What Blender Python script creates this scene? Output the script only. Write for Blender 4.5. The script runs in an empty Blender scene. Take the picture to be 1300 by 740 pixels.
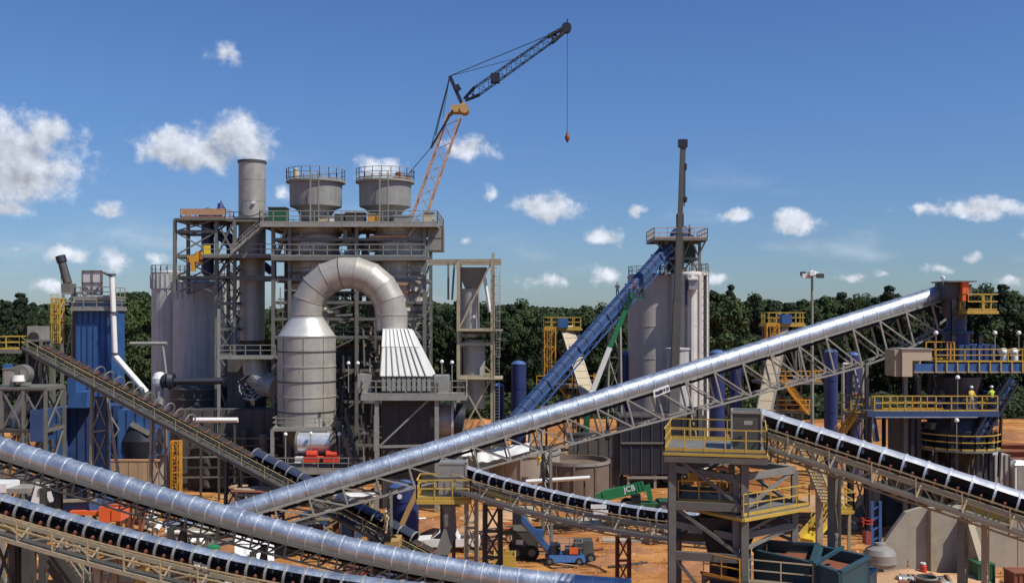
import bpy, math, random
import numpy as np
from mathutils import Vector as Vec, Matrix
random.seed(7)
rnd = random.uniform
R = math.radians
SC = bpy.context.scene
COL = SC.collection

# ------------------------------------------------------------------ camera, sky, sun, exposure
FPX = 1300.0; EYE = 20.0; HZ = 400.0          # focal length in photo pixels, eye height, horizon row
cam = bpy.data.cameras.new('camera'); camo = bpy.data.objects.new('camera', cam); COL.objects.link(camo)
camo.location = (0, 0, EYE); camo.rotation_euler = (R(90), 0, 0)
cam.sensor_width = 36; cam.lens = 36*FPX/1300; cam.shift_y = (HZ-370)/1300; cam.clip_end = 6000; cam.clip_start = .5
SC.camera = camo
SC.view_settings.view_transform = 'Standard'; SC.view_settings.look = 'None'
SC.view_settings.exposure = 0.0; SC.view_settings.gamma = 1
SUN_AZ, SUN_EL = 57.0, 54.0                   # degrees to the right of the viewer's back, height
ts = Vec((math.sin(R(SUN_AZ))*math.cos(R(SUN_EL)), -math.cos(R(SUN_AZ))*math.cos(R(SUN_EL)), math.sin(R(SUN_EL))))
sun = bpy.data.lights.new('sun', 'SUN'); sun.energy = 4.7; sun.angle = R(.5); sun.color = (1, .93, .82)
suno = bpy.data.objects.new('sun', sun); COL.objects.link(suno); suno.rotation_euler = ts.to_track_quat('Z', 'Y').to_euler()

INNER = None
class NT:
    def __init__(s, t): s.t = t; s.L = t.links.new
    def n(s, k, **kw):
        o = s.t.nodes.new(k)
        for a, b in kw.items():
            if a[0] == 'i' and a[1:].isdigit():
                if isinstance(b, bpy.types.NodeSocket): s.L(b, o.inputs[int(a[1:])])
                else: o.inputs[int(a[1:])].default_value = b
            elif a[:2] == 'I_': o.inputs[a[2:].replace('_', ' ')].default_value = b
            else: setattr(o, a, b)
        return o
    def m(s, op, a, b=0., c=0., clamp=False):
        o = s.t.nodes.new('ShaderNodeMath'); o.operation = op; o.use_clamp = clamp
        for i, x in enumerate((a, b, c)):
            if isinstance(x, bpy.types.NodeSocket): s.L(x, o.inputs[i])
            else: o.inputs[i].default_value = x
        return o.outputs[0]
    def v(s, op, a, b=(0, 0, 0), out=0):
        o = s.t.nodes.new('ShaderNodeVectorMath'); o.operation = op
        for i, x in enumerate((a, b)):
            if isinstance(x, bpy.types.NodeSocket): s.L(x, o.inputs[i])
            else: o.inputs[i].default_value = x
        return o.outputs[out]
    def mix(s, f, a, b, mode='MIX'):
        o = s.t.nodes.new('ShaderNodeMix'); o.data_type = 'RGBA'; o.blend_type = mode
        for i, x in ((0, f), (6, a), (7, b)):
            if isinstance(x, bpy.types.NodeSocket): s.L(x, o.inputs[i])
            else: o.inputs[i].default_value = x if i == 0 else (*x[:3], 1)
        return o.outputs[2]
    def sstep(s, x, a, b):
        o = s.t.nodes.new('ShaderNodeMapRange'); o.interpolation_type = 'SMOOTHSTEP'
        s.L(x, o.inputs[0]); o.inputs[1].default_value = a; o.inputs[2].default_value = b
        return o.outputs[0]

w = bpy.data.worlds.new('World'); SC.world = w; w.use_nodes = True
N = NT(w.node_tree); bg = w.node_tree.nodes['Background']
sky = N.n('ShaderNodeTexSky'); sky.sky_type = 'NISHITA'; sky.sun_disc = False
sky.sun_elevation = R(SUN_EL); sky.sun_rotation = math.atan2(ts.x, ts.y); sky.air_density = 1.0; sky.dust_density = .25; sky.ozone_density = 1.6
tc = N.n('ShaderNodeTexCoord'); sep = N.n('ShaderNodeSeparateXYZ'); N.L(tc.outputs['Generated'], sep.inputs[0])
az = N.m('ARCTAN2', sep.outputs[0], sep.outputs[1]); el = N.m('ARCSINE', sep.outputs[2])
cb = N.n('ShaderNodeCombineXYZ', i0=az, i1=el); ae = cb.outputs[0]
# (px, py, rx, ry, strength) of each cloud, turned into azimuth and elevation below
CL = [(20,215,75,34,1.),(60,170,26,22,1.),(-10,200,90,50,1.),(8,262,42,14,.75),(20,178,32,20,.8),(283,70,33,24,.62),(245,192,70,24,.95),(300,176,48,28,1.),(215,180,36,22,.8),
      (325,190,28,22,.9),(138,267,26,11,.72),(596,189,34,18,.85),(480,216,30,15,1.),(470,228,22,14,.9),(690,262,38,17,1.),(700,270,34,15,.8),
      (621,246,18,17,.55),(763,300,28,13,.9),(590,305,16,9,.6),(808,268,15,9,.8),(935,275,26,10,.9),(1011,282,28,15,1.),(1243,267,90,15,.72),
      (1168,269,15,12,.62),(1233,326,13,8,.85),(690,357,44,20,.6),(770,352,36,20,.65),(85,320,36,18,.7),(148,330,26,28,.66),(22,317,13,9,.6),
      (62,365,60,14,.5),(200,330,28,20,.6),(905,350,26,16,.5),(1085,352,34,10,.55),(1125,347,16,12,.6),(1190,345,30,14,.5),(1280,355,26,12,.55),(365,243,24,16,.6),
      (1380,300,70,22,.8),(-110,260,60,20,.8),(1500,220,90,30,.8)]
def ang(px, py):
    a = math.atan((px-650)/FPX); return a, math.atan((HZ-py)/FPX*math.cos(a))
wv = N.n('ShaderNodeTexNoise', I_Scale=38., I_Detail=4.); N.L(ae, wv.inputs['Vector'])
wob = N.v('SCALE', N.v('SUBTRACT', wv.outputs[1], (.5, .5, .5))); wob.node.inputs[3].default_value = .022
aw = N.v('ADD', ae, wob)
def cloudmask(aw):
  M = None
  for px, py, rx, ry, op in CL:
    a, e = ang(px, py)
    d = N.v('LENGTH', N.v('MULTIPLY', N.v('SUBTRACT', aw, (a, e, 0)), (FPX/rx*.80, FPX/ry*.80, 0)), out=1)
    v_ = N.m('SUBTRACT', op, d); M = v_ if M is None else N.m('MAXIMUM', M, v_)
  return M
M = cloudmask(aw); MU = cloudmask(N.v('ADD', aw, (.006, .014, 0)))     # MU: how much cloud stands between here and the sun
ns = N.n('ShaderNodeTexNoise', I_Scale=44., I_Detail=10., I_Roughness=.6); N.L(ae, ns.inputs['Vector'])
off = N.v('ADD', ae, (.007, .010, 0)); ns2 = N.n('ShaderNodeTexNoise', I_Scale=44., I_Detail=10., I_Roughness=.6); N.L(off, ns2.inputs['Vector'])
far = N.n('ShaderNodeTexNoise', I_Scale=3.2, I_Detail=6.); N.L(N.v('MULTIPLY', ae, (1, 2.4, 1)), far.inputs['Vector'])
farm = N.m('MULTIPLY', N.sstep(far.outputs[0], .5, .75), N.sstep(N.m('ABSOLUTE', az), .5, .75))
farmm = N.sstep(el, 1.2, .6)
M = N.m('MAXIMUM', M, N.m('SUBTRACT', N.m('MULTIPLY', farm, 2.), 1.))
dens = N.sstep(N.m('ADD', M, N.m('MULTIPLY', N.m('SUBTRACT', ns.outputs[0], .5), 1.45)), .0, .62)
wisp = N.n('ShaderNodeTexNoise', I_Scale=7., I_Detail=7.); N.L(N.v('MULTIPLY', ae, (1, 3.5, 1)), wisp.inputs['Vector'])
hz = N.m('MULTIPLY', N.sstep(wisp.outputs[0], .5, .8), N.m('MULTIPLY', N.sstep(el, .19, .0), .5))
relief = N.m('MULTIPLY', N.m('SUBTRACT', ns.outputs[0], ns2.outputs[0]), 1.3)
base = N.m('ADD', N.m('ADD', 1.20, relief), N.m('MULTIPLY', N.sstep(MU, .05, .75), -.30))
cloudc = N.v('SCALE', (7.6, 8.0, 8.9)); N.L(N.m('MULTIPLY', base, 1., clamp=False), cloudc.node.inputs[3])
hs = N.n('ShaderNodeHueSaturation'); hs.inputs['Saturation'].default_value = 1.14; hs.inputs['Value'].default_value = 1.0
N.L(sky.outputs[0], hs.inputs['Color'])
amount = N.m('MULTIPLY', N.m('MAXIMUM', N.m('MULTIPLY', dens, .92), hz), N.sstep(el, -.01, .005))
tint = N.mix(1., hs.outputs[0], N.mix(N.sstep(el, -.02, .26), (.56, .74, 1.10), (.77, .95, 1.30)), 'MULTIPLY')
N.L(N.mix(amount, tint, cloudc), bg.inputs[0]); bg.inputs[1].default_value = .08
w.cycles.sampling_method = 'MANUAL'; w.cycles.sample_map_resolution = 512

# ------------------------------------------------------------------ materials
def mat(name, col, rough=.6, metal=0., var=.18, scale=.6, rust=0., streak=0., bump=0., rustcol=(.16, .07, .03), island=0.):
    m = bpy.data.materials.new(name); m.use_nodes = True; n = NT(m.node_tree); b = m.node_tree.nodes['Principled BSDF']
    b.inputs['Metallic'].default_value = metal
    geo = n.n('ShaderNodeNewGeometry'); p = geo.outputs['Position']
    n1 = n.n('ShaderNodeTexNoise', I_Scale=scale, I_Detail=8., I_Roughness=.62); n.L(p, n1.inputs['Vector'])
    f = n.m('ADD', n.m('MULTIPLY', n.m('SUBTRACT', n1.outputs[0], .5), var*3.2), 1.)
    if streak:
        s_ = n.n('ShaderNodeTexNoise', I_Scale=1., I_Detail=6.); n.L(n.v('MULTIPLY', p, (2.6, 2.6, .12)), s_.inputs['Vector'])
        f = n.m('MULTIPLY', f, n.m('ADD', n.m('MULTIPLY', n.m('SUBTRACT', s_.outputs[0], .5), streak*3), 1.))
    if island: f = n.m('MULTIPLY', f, n.m('ADD', n.m('MULTIPLY', n.m('SUBTRACT', geo.outputs['Random Per Island'], .5), island*2), 1.))
    c = n.v('SCALE', col[:3]); n.L(f, c.node.inputs[3])
    if rust:
        n2 = n.n('ShaderNodeTexNoise', I_Scale=scale*2.3, I_Detail=9., I_Roughness=.7); n.L(n.v('MULTIPLY', p, (1, 1, .45)), n2.inputs['Vector'])
        c = n.mix(n.m('MULTIPLY', n.sstep(n2.outputs[0], .66-rust*.3, .8-rust*.2), .75), c, rustcol)
    n.L(c, b.inputs['Base Color'])
    n.L(n.m('ADD', rough, n.m('MULTIPLY', n.m('SUBTRACT', n1.outputs[0], .5), .35), clamp=True), b.inputs['Roughness'])
    if bump:
        n3 = n.n('ShaderNodeTexNoise', I_Scale=scale*5, I_Detail=6.); n.L(p, n3.inputs['Vector'])
        bp = n.n('ShaderNodeBump'); bp.inputs['Strength'].default_value = bump; bp.inputs['Distance'].default_value = .08
        n.L(n3.outputs[0], bp.inputs['Height']); n.L(bp.outputs[0], b.inputs['Normal'])
    return m
GALV = mat('galvanised_steel', (.47, .54, .62), .46, .84, .34, 1.1, .28, bump=.3, rustcol=(.36, .33, .29))
GALVD = mat('weathered_galvanised_steel', (.38, .38, .36), .5, .6, .25, 1.5, .2)
HOOP = mat('bright_galvanised_hoop', (.62, .65, .68), .4, .6, .12, 2.)
SEAM = mat('galvanised_seam_band', (.74, .76, .78), .35, .6, .12, 2.)
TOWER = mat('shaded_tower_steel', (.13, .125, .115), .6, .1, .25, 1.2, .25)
STEEL = mat('grey_painted_steel', (.175, .175, .155), .55, .15, .2, 1.2, .22)
STEELL = mat('light_grey_steel', (.31, .305, .27), .5, .2, .2, 1.2, .2)
STEELD = mat('dark_grey_steel', (.07, .07, .068), .6, .1, .25, 1.2, .2)
TANST = mat('dusty_tan_steel', (.36, .31, .21), .7, .05, .25, 1.2, .3)
YEL = mat('yellow_safety_paint', (.50, .34, .065), .5, 0, .18, 1.5, .2)
YELO = mat('orange_yellow_paint', (.62, .30, .03), .5, 0, .15, 1.5, .15)
BLUE = mat('blue_machine_paint', (.028, .066, .165), .6, 0, .3, .8, .3)
BLUEB = mat('bright_blue_paint', (.035, .11, .29), .5, 0, .28, .8, .3, streak=.12, rustcol=(.16, .12, .09))
NAVY = mat('navy_tank_paint', (.024, .038, .14), .45, 0, .18, .8, .05)
NAVYD = mat('dark_navy_panel', (.022, .027, .042), .5, .2, .25, .8, .15)
TEAL = mat('teal_machine_paint', (.02, .066, .088), .5, 0, .2, 1., .25)
ALU = mat('insulation_cladding', (.42, .40, .355), .45, .3, .2, .7, .08, streak=.1, bump=.1)
STK = mat('stack_steel', (.37, .36, .33), .5, .3, .22, .8, .15, streak=.15)
HOODW = mat('white_profiled_sheet', (.72, .72, .68), .5, 0, .08, .8, .03)
SILO = mat('grey_silo_shell', (.46, .48, .475), .6, .05, .14, .7, .14, streak=.3)
SILOW = mat('pale_silo_shell', (.68, .66, .61), .6, .05, .12, .6, .1, streak=.16)
SILOB = mat('brown_grey_silo_shell', (.45, .43, .395), .65, .0, .12, .6, .1, streak=.14)  # darker than the pale shell: the left silo's shade put into its colour
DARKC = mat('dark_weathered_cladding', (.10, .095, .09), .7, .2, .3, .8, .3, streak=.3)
BELT = mat('black_rubber_belt', (.035, .030, .027), .9, 0, .4, 2., .45, rustcol=(.14, .085, .055))
RUST = mat('rusty_red_steel', (.22, .075, .04), .75, .1, .3, 2., .4)
RED = mat('red_machine_paint', (.62, .06, .03), .45, 0, .15, 2., .1)
ORNG = mat('orange_machine_paint', (.75, .13, .03), .45, 0, .12, 2., .08)
CRANE = mat('faded_orange_crane_paint', (.50, .30, .19), .6, 0, .2, 2., .25)
WHITE = mat('white_paint', (.78, .78, .75), .4, 0, .07, 1., .04)
CREAM = mat('cream_rubber_belt', (.50, .43, .30), .8, 0, .15, 1.2, .15)
CONC = mat('concrete', (.35, .315, .25), .85, 0, .22, .5, .2, streak=.08, bump=.2, rustcol=(.22, .15, .10))
WOOD = mat('raw_timber', (.42, .25, .14), .8, 0, .2, 1.5, .1, island=.3)
TANW = mat('tan_plywood_wall', (.42, .29, .17), .8, 0, .15, .7, .15, streak=.2)
GREEN = mat('green_machine_paint', (.018, .19, .07), .45, 0, .15, 1.5, .1)
DKGRN = mat('dark_green_paint', (.02, .09, .045), .55, 0, .2, 1.5, .1)
GLASS = mat('dark_window_glass', (.015, .02, .025), .08, 0, .1, 1.)
TYRE = mat('black_tyre', (.02, .02, .02), .85, 0, .2, 3., .2)
BLACK = mat('black_cable', (.015, .015, .018), .6, 0, .1, 3.)
TARP = mat('white_tarpaulin', (.8, .8, .78), .6, 0, .05, .8, bump=.4)
SKIN = mat('skin', (.45, .26, .17), .6, 0, .05, 3.)
VEST = mat('lime_safety_vest', (.55, .75, .06), .7, 0, .08, 5.)
VESTY = mat('yellow_work_shirt', (.75, .55, .08), .8, 0, .08, 5.)
SHIRT = mat('tan_work_clothes', (.5, .40, .22), .8, 0, .1, 5.)
JEAN = mat('dark_work_trousers', (.05, .065, .10), .85, 0, .15, 5.)
INNER = mat('dusty_dark_inside', (.085, .066, .052), .95, 0, .25, 2., .2)  # brown dust, with the shade inside the covers painted into the colour
LEAF = [mat('foliage_%s' % k, c,   .7, 0, .3, .12, island=.4) for k, c in
        (('dark', (.029, .047, .018)), ('mid', (.037, .060, .021)), ('light', (.048, .074, .024)), ('pine', (.020, .036, .017)))]
BARK = mat('bark', (.045, .038, .028), .9, 0, .2, 2.)
for m_ in LEAF:
    m_.node_tree.nodes['Principled BSDF'].inputs['Specular IOR Level'].default_value = .2

# ------------------------------------------------------------------ builders
def X(px, D): return (px-650)/FPX*D
def Z(py, D): return EYE-(py-HZ)/FPX*D
def P(px, py, D): return Vec((X(px, D), D, Z(py, D)))
def tag(o, label=None, cat=None, group=None, kind=None):
    if label: o['label'] = label
    if cat: o['category'] = cat
    if group: o['group'] = group
    if kind: o['kind'] = kind
    return o
def thing(name, label, cat, loc, group=None, rz=0):
    o = bpy.data.objects.new(name, None); COL.objects.link(o); o.location = loc; o.rotation_euler = (0, 0, rz); o.empty_display_size = .5
    return tag(o, label, cat, group)
def rootloc(p):
    while p is not None and p.parent is not None: p = p.parent
    return Vec(p.location) if p is not None else Vec((0, 0, 0))
class MB:
    def __init__(s): s.v = []; s.f = []; s.s = []
    def add(s, vs, fs, sm=False):
        k = len(s.v); s.v += [tuple(v) for v in vs]; s.f += [tuple(i+k for i in f) for f in fs]; s.s += [sm]*len(fs); return s
    def box(s, x0, x1, y0, y1, z0, z1):
        return s.add([(x0,y0,z0),(x1,y0,z0),(x1,y1,z0),(x0,y1,z0),(x0,y0,z1),(x1,y0,z1),(x1,y1,z1),(x0,y1,z1)],
                     [(0,3,2,1),(4,5,6,7),(0,1,5,4),(1,2,6,5),(2,3,7,6),(3,0,4,7)])
    def hexa(s, a, b):       # bottom 4 pts, top 4 pts, counter-clockwise from above
        return s.add(list(a)+list(b), [(0,3,2,1),(4,5,6,7),(0,1,5,4),(1,2,6,5),(2,3,7,6),(3,0,4,7)])
    def beam(s, p, q, w, h=None):
        p = Vec(p); q = Vec(q); h = h or w; d = (q-p)
        if d.length < 1e-5: return s
        d.normalize(); a = d.cross(Vec((0, 0, 1)))
        a = Vec((1, 0, 0)) if a.length < 1e-3 else a.normalized()
        b = a.cross(d); a = a*w/2; b = b*h/2
        return s.add([p-a-b, p+a-b, p+a+b, p-a+b, q-a-b, q+a-b, q+a+b, q-a+b], [(0,1,2,3),(7,6,5,4),(0,4,5,1),(1,5,6,2),(2,6,7,3),(3,7,4,0)])
    def grid(s, rows, sm=True, flip=False):
        n = len(rows[0]); vs = [p for r in rows for p in r]; fs = []
        for i in range(len(rows)-1):
            for j in range(n-1):
                q = (i*n+j, i*n+j+1, (i+1)*n+j+1, (i+1)*n+j); fs.append(q[::-1] if flip else q)
        return s.add(vs, fs, sm)
    def tube(s, p, q, r, r2=None, n=12, caps=True):
        p = Vec(p); q = Vec(q); r2 = r if r2 is None else r2; d = (q-p).normalized(); a = d.cross(Vec((0, 0, 1)))
        a = Vec((1, 0, 0)) if a.length < 1e-3 else a.normalized()
        b = d.cross(a); ring = lambda c, rr: [c+(a*math.cos(2*math.pi*i/n)+b*math.sin(2*math.pi*i/n))*rr for i in range(n+1)]
        A, B = ring(p, r), ring(q, r2); s.grid([A, B], True, True)
        if caps: s.add(A[:-1], [tuple(range(n))[::-1]]); s.add(B[:-1], [tuple(range(n))])
        return s
    def lathe(s, cx, cy, prof, n=32, sm=True, a0=0., a1=360.):
        for (r1, z1), (r2, z2) in zip(prof, prof[1:]):
            A = [(cx+r1*math.cos(R(a0+(a1-a0)*i/n)), cy+r1*math.sin(R(a0+(a1-a0)*i/n)), z1) for i in range(n+1)]
            B = [(cx+r2*math.cos(R(a0+(a1-a0)*i/n)), cy+r2*math.sin(R(a0+(a1-a0)*i/n)), z2) for i in range(n+1)]
            s.grid([A, B], sm, True)
        return s
    def build(s, name, m, parent=None, label=None):
        me = bpy.data.meshes.new(name); o_ = rootloc(parent) if parent is not None else Vec((0, 0, 0))
        if parent is None and s.v:
            a = np.array(s.v); o_ = Vec((float((a[:,0].min()+a[:,0].max())/2), float((a[:,1].min()+a[:,1].max())/2), float(a[:,2].min())))
        me.from_pydata([(x-o_.x, y-o_.y, z-o_.z) for x, y, z in s.v], [], s.f)
        me.polygons.foreach_set('use_smooth', s.s); me.materials.append(m); me.update()
        o = bpy.data.objects.new(name, me); COL.objects.link(o)
        if parent is not None: o.parent = parent
        else: o.location = o_
        if label: o['label'] = label
        return o
_unit = {}
def unit(m, H):
    k = (m.name, H)
    if k not in _unit:
        b = MB()
        if H:
            b.box(-.5, .5, -.5, -.38, 0, 1); b.box(-.5, .5, .38, .5, 0, 1); b.box(-.07, .07, -.38, .38, 0, 1)
        else: b.box(-.5, .5, -.5, .5, 0, 1)
        me = bpy.data.meshes.new('beam'); me.from_pydata(b.v, [], b.f); me.materials.append(m); _unit[k] = me
    return _unit[k]
def bar(name, p, q, w, m, parent, h=None, H=False):
    """one straight member as its own object, sharing a unit mesh"""
    p = Vec(p); q = Vec(q); h = h or w; d = q-p; L = d.length
    if L < 1e-4: return
    d.normalize(); a = d.cross(Vec((0, 0, 1))); a = Vec((1, 0, 0)) if a.length < 1e-3 else a.normalized(); b = d.cross(a)
    M_ = Matrix((( a.x*w, b.x*h, d.x*L, 0), (a.y*w, b.y*h, d.y*L, 0), (a.z*w, b.z*h, d.z*L, 0), (0, 0, 0, 1)))
    M_.translation = p-rootloc(parent)
    o = bpy.data.objects.new(name, unit(m, H)); COL.objects.link(o); o.parent = parent; o.matrix_local = M_
    return o
def kids(o): return [c for c in ALLC.get(o.name, [])]
def copy_tree(o, parent=None):
    c = o.copy(); COL.objects.link(c)
    if parent is not None: c.parent = parent
    for ch in list(o.children): copy_tree(ch, c)
    return c
def railing(parent, pts, m=YEL, h=1.08, sp=1.6, w=.07, name='railing', toe=True, closed=False):
    b = MB(); pts = [Vec(p) for p in pts]
    if closed: pts.append(pts[0])
    up = Vec((0, 0, h))
    for p, q in zip(pts, pts[1:]):
        L = (q-p).length; n = max(1, round(L/sp))
        for k in (1, .55): b.beam(p+up*k, q+up*k, w)
        if toe: b.beam(p+Vec((0, 0, .09)), q+Vec((0, 0, .09)), .03, .15)
        for i in range(n+1): c = p.lerp(q, i/n); b.beam(c, c+up, w)
    return b.build(name, m, parent)
def platform(parent, x0, x1, y0, y1, z, rm=YEL, dm=STEEL, sides='fblr', h=1.08, rail=True, t=.22, sp=1.6, w=.07):
    b = MB(); b.box(x0, x1, y0, y1, z-.08, z); b.build('deck', dm, parent)
    b = MB()
    for p, q in (((x0,y0),(x1,y0)),((x0,y1),(x1,y1)),((x0,y0),(x0,y1)),((x1,y0),(x1,y1))): b.beam((*p, z-.08-t/2), (*q, z-.08-t/2), .14, t)
    n = max(2, int((x1-x0)/1.2))
    for i in range(1, n): b.beam((x0+(x1-x0)*i/n, y0, z-.16), (x0+(x1-x0)*i/n, y1, z-.16), .08, .14)
    b.build('edge_beam', dm, parent)
    if rail:
        C = {'f': ((x0,y0),(x1,y0)), 'b': ((x0,y1),(x1,y1)), 'l': ((x0,y0),(x0,y1)), 'r': ((x1,y0),(x1,y1))}
        for s_ in sides: railing(parent, [(*C[s_][0], z), (*C[s_][1], z)], rm, h, sp, w)
def frame(parent, o, xs, ys, zs, m=STEEL, cw=.3, bw=.24, brace='', yaw=0., H=True, bz=.13, base=None, skipbeams=False, bracem=None):
    """columns, beams and braces of an open steel frame; local x along yaw"""
    c, s_ = math.cos(yaw), math.sin(yaw)
    T = lambda x, y, z: Vec((o[0]+x*c-y*s_, o[1]+x*s_+y*c, z))
    for x in xs:
        for y in ys: bar('column', T(x, y, zs[0]), T(x, y, zs[-1]), cw, m, parent, H=H)
    for z in zs[1:]:
        if skipbeams: break
        for y in ys:
            for x0, x1 in zip(xs, xs[1:]): bar('beam', T(x0, y, z), T(x1, y, z), bw*.7, m, parent, h=bw)
        for x in xs:
            for y0, y1 in zip(ys, ys[1:]): bar('beam', T(x, y0, z-.004), T(x, y1, z-.004), bw*.7, m, parent, h=bw)
    k = 0
    for z0, z1 in zip(zs, zs[1:]):
        for y in (ys[0], ys[-1]):
            for x0, x1 in zip(xs, xs[1:]):
                t = brace[k % len(brace)] if brace else ' '; k += 1
                if t in 'X/': bar('brace', T(x0, y, z0), T(x1, y, z1), bz, bracem or m, parent)
                if t in 'X\\': bar('brace', T(x1, y+.02, z0), T(x0, y+.02, z1), bz, bracem or m, parent)
                if t == 'V':
                    bar('brace', T((x0+x1)/2, y, z1), T(x0, y, z0), bz, bracem or m, parent); bar('brace', T((x0+x1)/2, y, z1), T(x1, y, z0), bz, bracem or m, parent)
        for x in (xs[0], xs[-1]):
            for y0, y1 in zip(ys, ys[1:]):
                if brace and k % 2: bar('brace', T(x, y0, z0), T(x, y1, z1), bz, bracem or m, parent)
                k += 1
    return T
def ladder(parent, x, y, z0, z1, m=STEELL, w=.5, cage=True, name='ladder'):
    b = MB()
    for dx in (-w/2, w/2): b.beam((x+dx, y, z0), (x+dx, y, z1), .06)
    n = int((z1-z0)/.35)
    for i in range(n): b.beam((x-w/2, y, z0+.35*i+.1), (x+w/2, y, z0+.35*i+.1), .035)
    l = b.build(name, m, parent)
    if cage and z1-z0 > 3.5:
        c = MB(); z = z0+2.3
        while z < z1+.9:
            pr = [Vec((x+.42*math.cos(R(180+t)), y+.75*math.sin(R(180+t)), z)) for t in range(0, 181, 30)]
            for p, q in zip(pr, pr[1:]): c.beam(p, q, .03, .05)
            z += 1.0
        for t in (30, 90, 150): c.beam((x+.42*math.cos(R(180+t)), y+.75*math.sin(R(180+t)), z0+2.3), (x+.42*math.cos(R(180+t)), y+.75*math.sin(R(180+t)), z-1), .035)
        c.build('safety_cage', m, parent)
    return l
def stairs(parent, p, q, width, m=STEEL, rm=None, name='stair'):
    p = Vec(p); q = Vec(q); d = q-p; hd = Vec((d.x, d.y, 0)).normalized(); s_ = Vec((-hd.y, hd.x, 0))*width/2
    b = MB()
    for k in (-1, 1): b.beam(p+s_*k, q+s_*k, .08, .28)
    n = max(3, int(abs(d.z)/.24))
    for i in range(n): c = p+d*((i+.5)/n); b.beam(c-s_, c+s_, .26, .05)
    b.build(name, m, parent)
    b = MB()
    for k in (-1, 1):
        for hh in (.95, .5): b.beam(p+s_*k+Vec((0, 0, hh)), q+s_*k+Vec((0, 0, hh)), .055)
        for i in range(0, n+1, 5): c = p+d*(i/n)+s_*k; b.beam(c, c+Vec((0, 0, .95)), .055)
    b.build('stair_rail', rm or m, parent)
def lampost(x, y, z, h, label, group='ball lamps on posts along the walkways'):
    t = thing('lamp_post', label, 'lamp', (x, y, z), group)
    MB().tube((x, y, z), (x, y, z+h), .045, n=6).build('pole', STEELL, t)
    b = MB(); b.lathe(x, y, [(0, z+h+.32), (.12, z+h+.29), (.19, z+h+.17), (.20, z+h+.05), (.15, z+h-.02), (0, z+h-.02)][::-1], 12); b.build('lamp_shade', WHITE, t)
    return t
def ribs(b, x0, x1, y, z0, z1, n, w=.1, d=.09):
    for i in range(n+1): x = x0+(x1-x0)*i/n; b.box(x-w/2, x+w/2, y-d, y+.02, z0, z1)
def panelbox(parent, x0, x1, y0, y1, z0, z1, n, m, rib=None, name='body', ribname='panel_rib'):
    """a housing whose front is split into separate wall panels with ribs between them"""
    MB().box(x0+.03, x1-.03, y0+.05, y1, z0, z1).build(name, m, parent)
    for i in range(n):
        a = x0+(x1-x0)*i/n; c = x0+(x1-x0)*(i+1)/n
        MB().box(a+.05, c-.05, y0, y0+.045, z0+.03, z1-.03).build('wall_panel', m, parent)
    b = MB(); ribs(b, x0, x1, y0, z0, z1, n, .09, .10); b.build(ribname, rib or m, parent)

# ------------------------------------------------------------------ ground
def h_ground(x, y):
    h = 0.
    return h
g = bpy.data.materials.new('orange_clay_ground'); g.use_nodes = True; n = NT(g.node_tree); b_ = g.node_tree.nodes['Principled BSDF']
geo = n.n('ShaderNodeNewGeometry'); p_ = geo.outputs['Position']
a1 = n.n('ShaderNodeTexNoise', I_Scale=.06, I_Detail=9., I_Roughness=.6); n.L(p_, a1.inputs['Vector'])
a2 = n.n('ShaderNodeTexNoise', I_Scale=.5, I_Detail=9., I_Roughness=.7); n.L(n.v('MULTIPLY', p_, (.5, 1.6, 1)), a2.inputs['Vector'])
a3 = n.n('ShaderNodeTexNoise', I_Scale=3.5, I_Detail=6.); n.L(p_, a3.inputs['Vector'])
c = n.mix(n.sstep(a1.outputs[0], .38, .62), (.36, .135, .036), (.56, .28, .088))
c = n.mix(n.m('MULTIPLY', n.sstep(a2.outputs[0], .5, .62), .85), c, (.14, .058, .026))
c = n.mix(n.m('MULTIPLY', n.sstep(a2.outputs[0], .46, .3), .7), c, (.62, .42, .22))
c = n.mix(n.m('MULTIPLY', n.sstep(a3.outputs[0], .55, .75), .35), c, (.16, .07, .035))
sx = n.n('ShaderNodeSeparateXYZ'); n.L(p_, sx.inputs[0])
rut = n.n('ShaderNodeTexNoise', I_Scale=1., I_Detail=5., I_Distortion=.6); n.L(n.v('MULTIPLY', p_, (.07, .9, 1)), rut.inputs['Vector'])
c = n.mix(n.m('MULTIPLY', n.sstep(rut.outputs[0], .55, .63), .7), c, (.16, .062, .022))
c = n.mix(n.sstep(sx.outputs[1], 208, 222), c, (.05, .065, .025))
n.L(c, b_.inputs['Base Color']); b_.inputs['Roughness'].default_value = .95; b_.inputs['Specular IOR Level'].default_value = .15
bp = n.n('ShaderNodeBump'); bp.inputs['Strength'].default_value = .8; bp.inputs['Distance'].default_value = .35
n.L(n.m('ADD', a2.outputs[0], n.m('MULTIPLY', a3.outputs[0], .3)), bp.inputs['Height']); n.L(bp.outputs[0], b_.inputs['Normal'])
b = MB()
xs = [-4000, -900, -300, -150]+list(np.arange(-100, 101, 2.5))+[150, 300, 900, 4000]
ys = [-600, 0, 20, 40]+list(np.arange(55, 230, 2.5))+[260, 400, 900, 5000]
from mathutils import noise as mn
def hz_(x, y):
    if abs(x) > 110 or y < 50 or y > 228: return 0.
    return mn.fractal(Vec((x*.09, y*.13, 0)), 1.0, 2.1, 5)*.28
rows = [[(float(x), float(y), hz_(x, y)) for x in xs] for y in ys]
b.grid(rows, True); go = b.build('ground', g); tag(go, kind='structure')
clay = mat('clay_dirt', (.33, .15, .065), .95, 0, .3, .8, .25, bump=.6, rustcol=(.16, .065, .03))
clayl = mat('pale_dirt', (.50, .31, .17), .95, 0, .3, .8, .2, bump=.6, rustcol=(.24, .11, .05))
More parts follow.
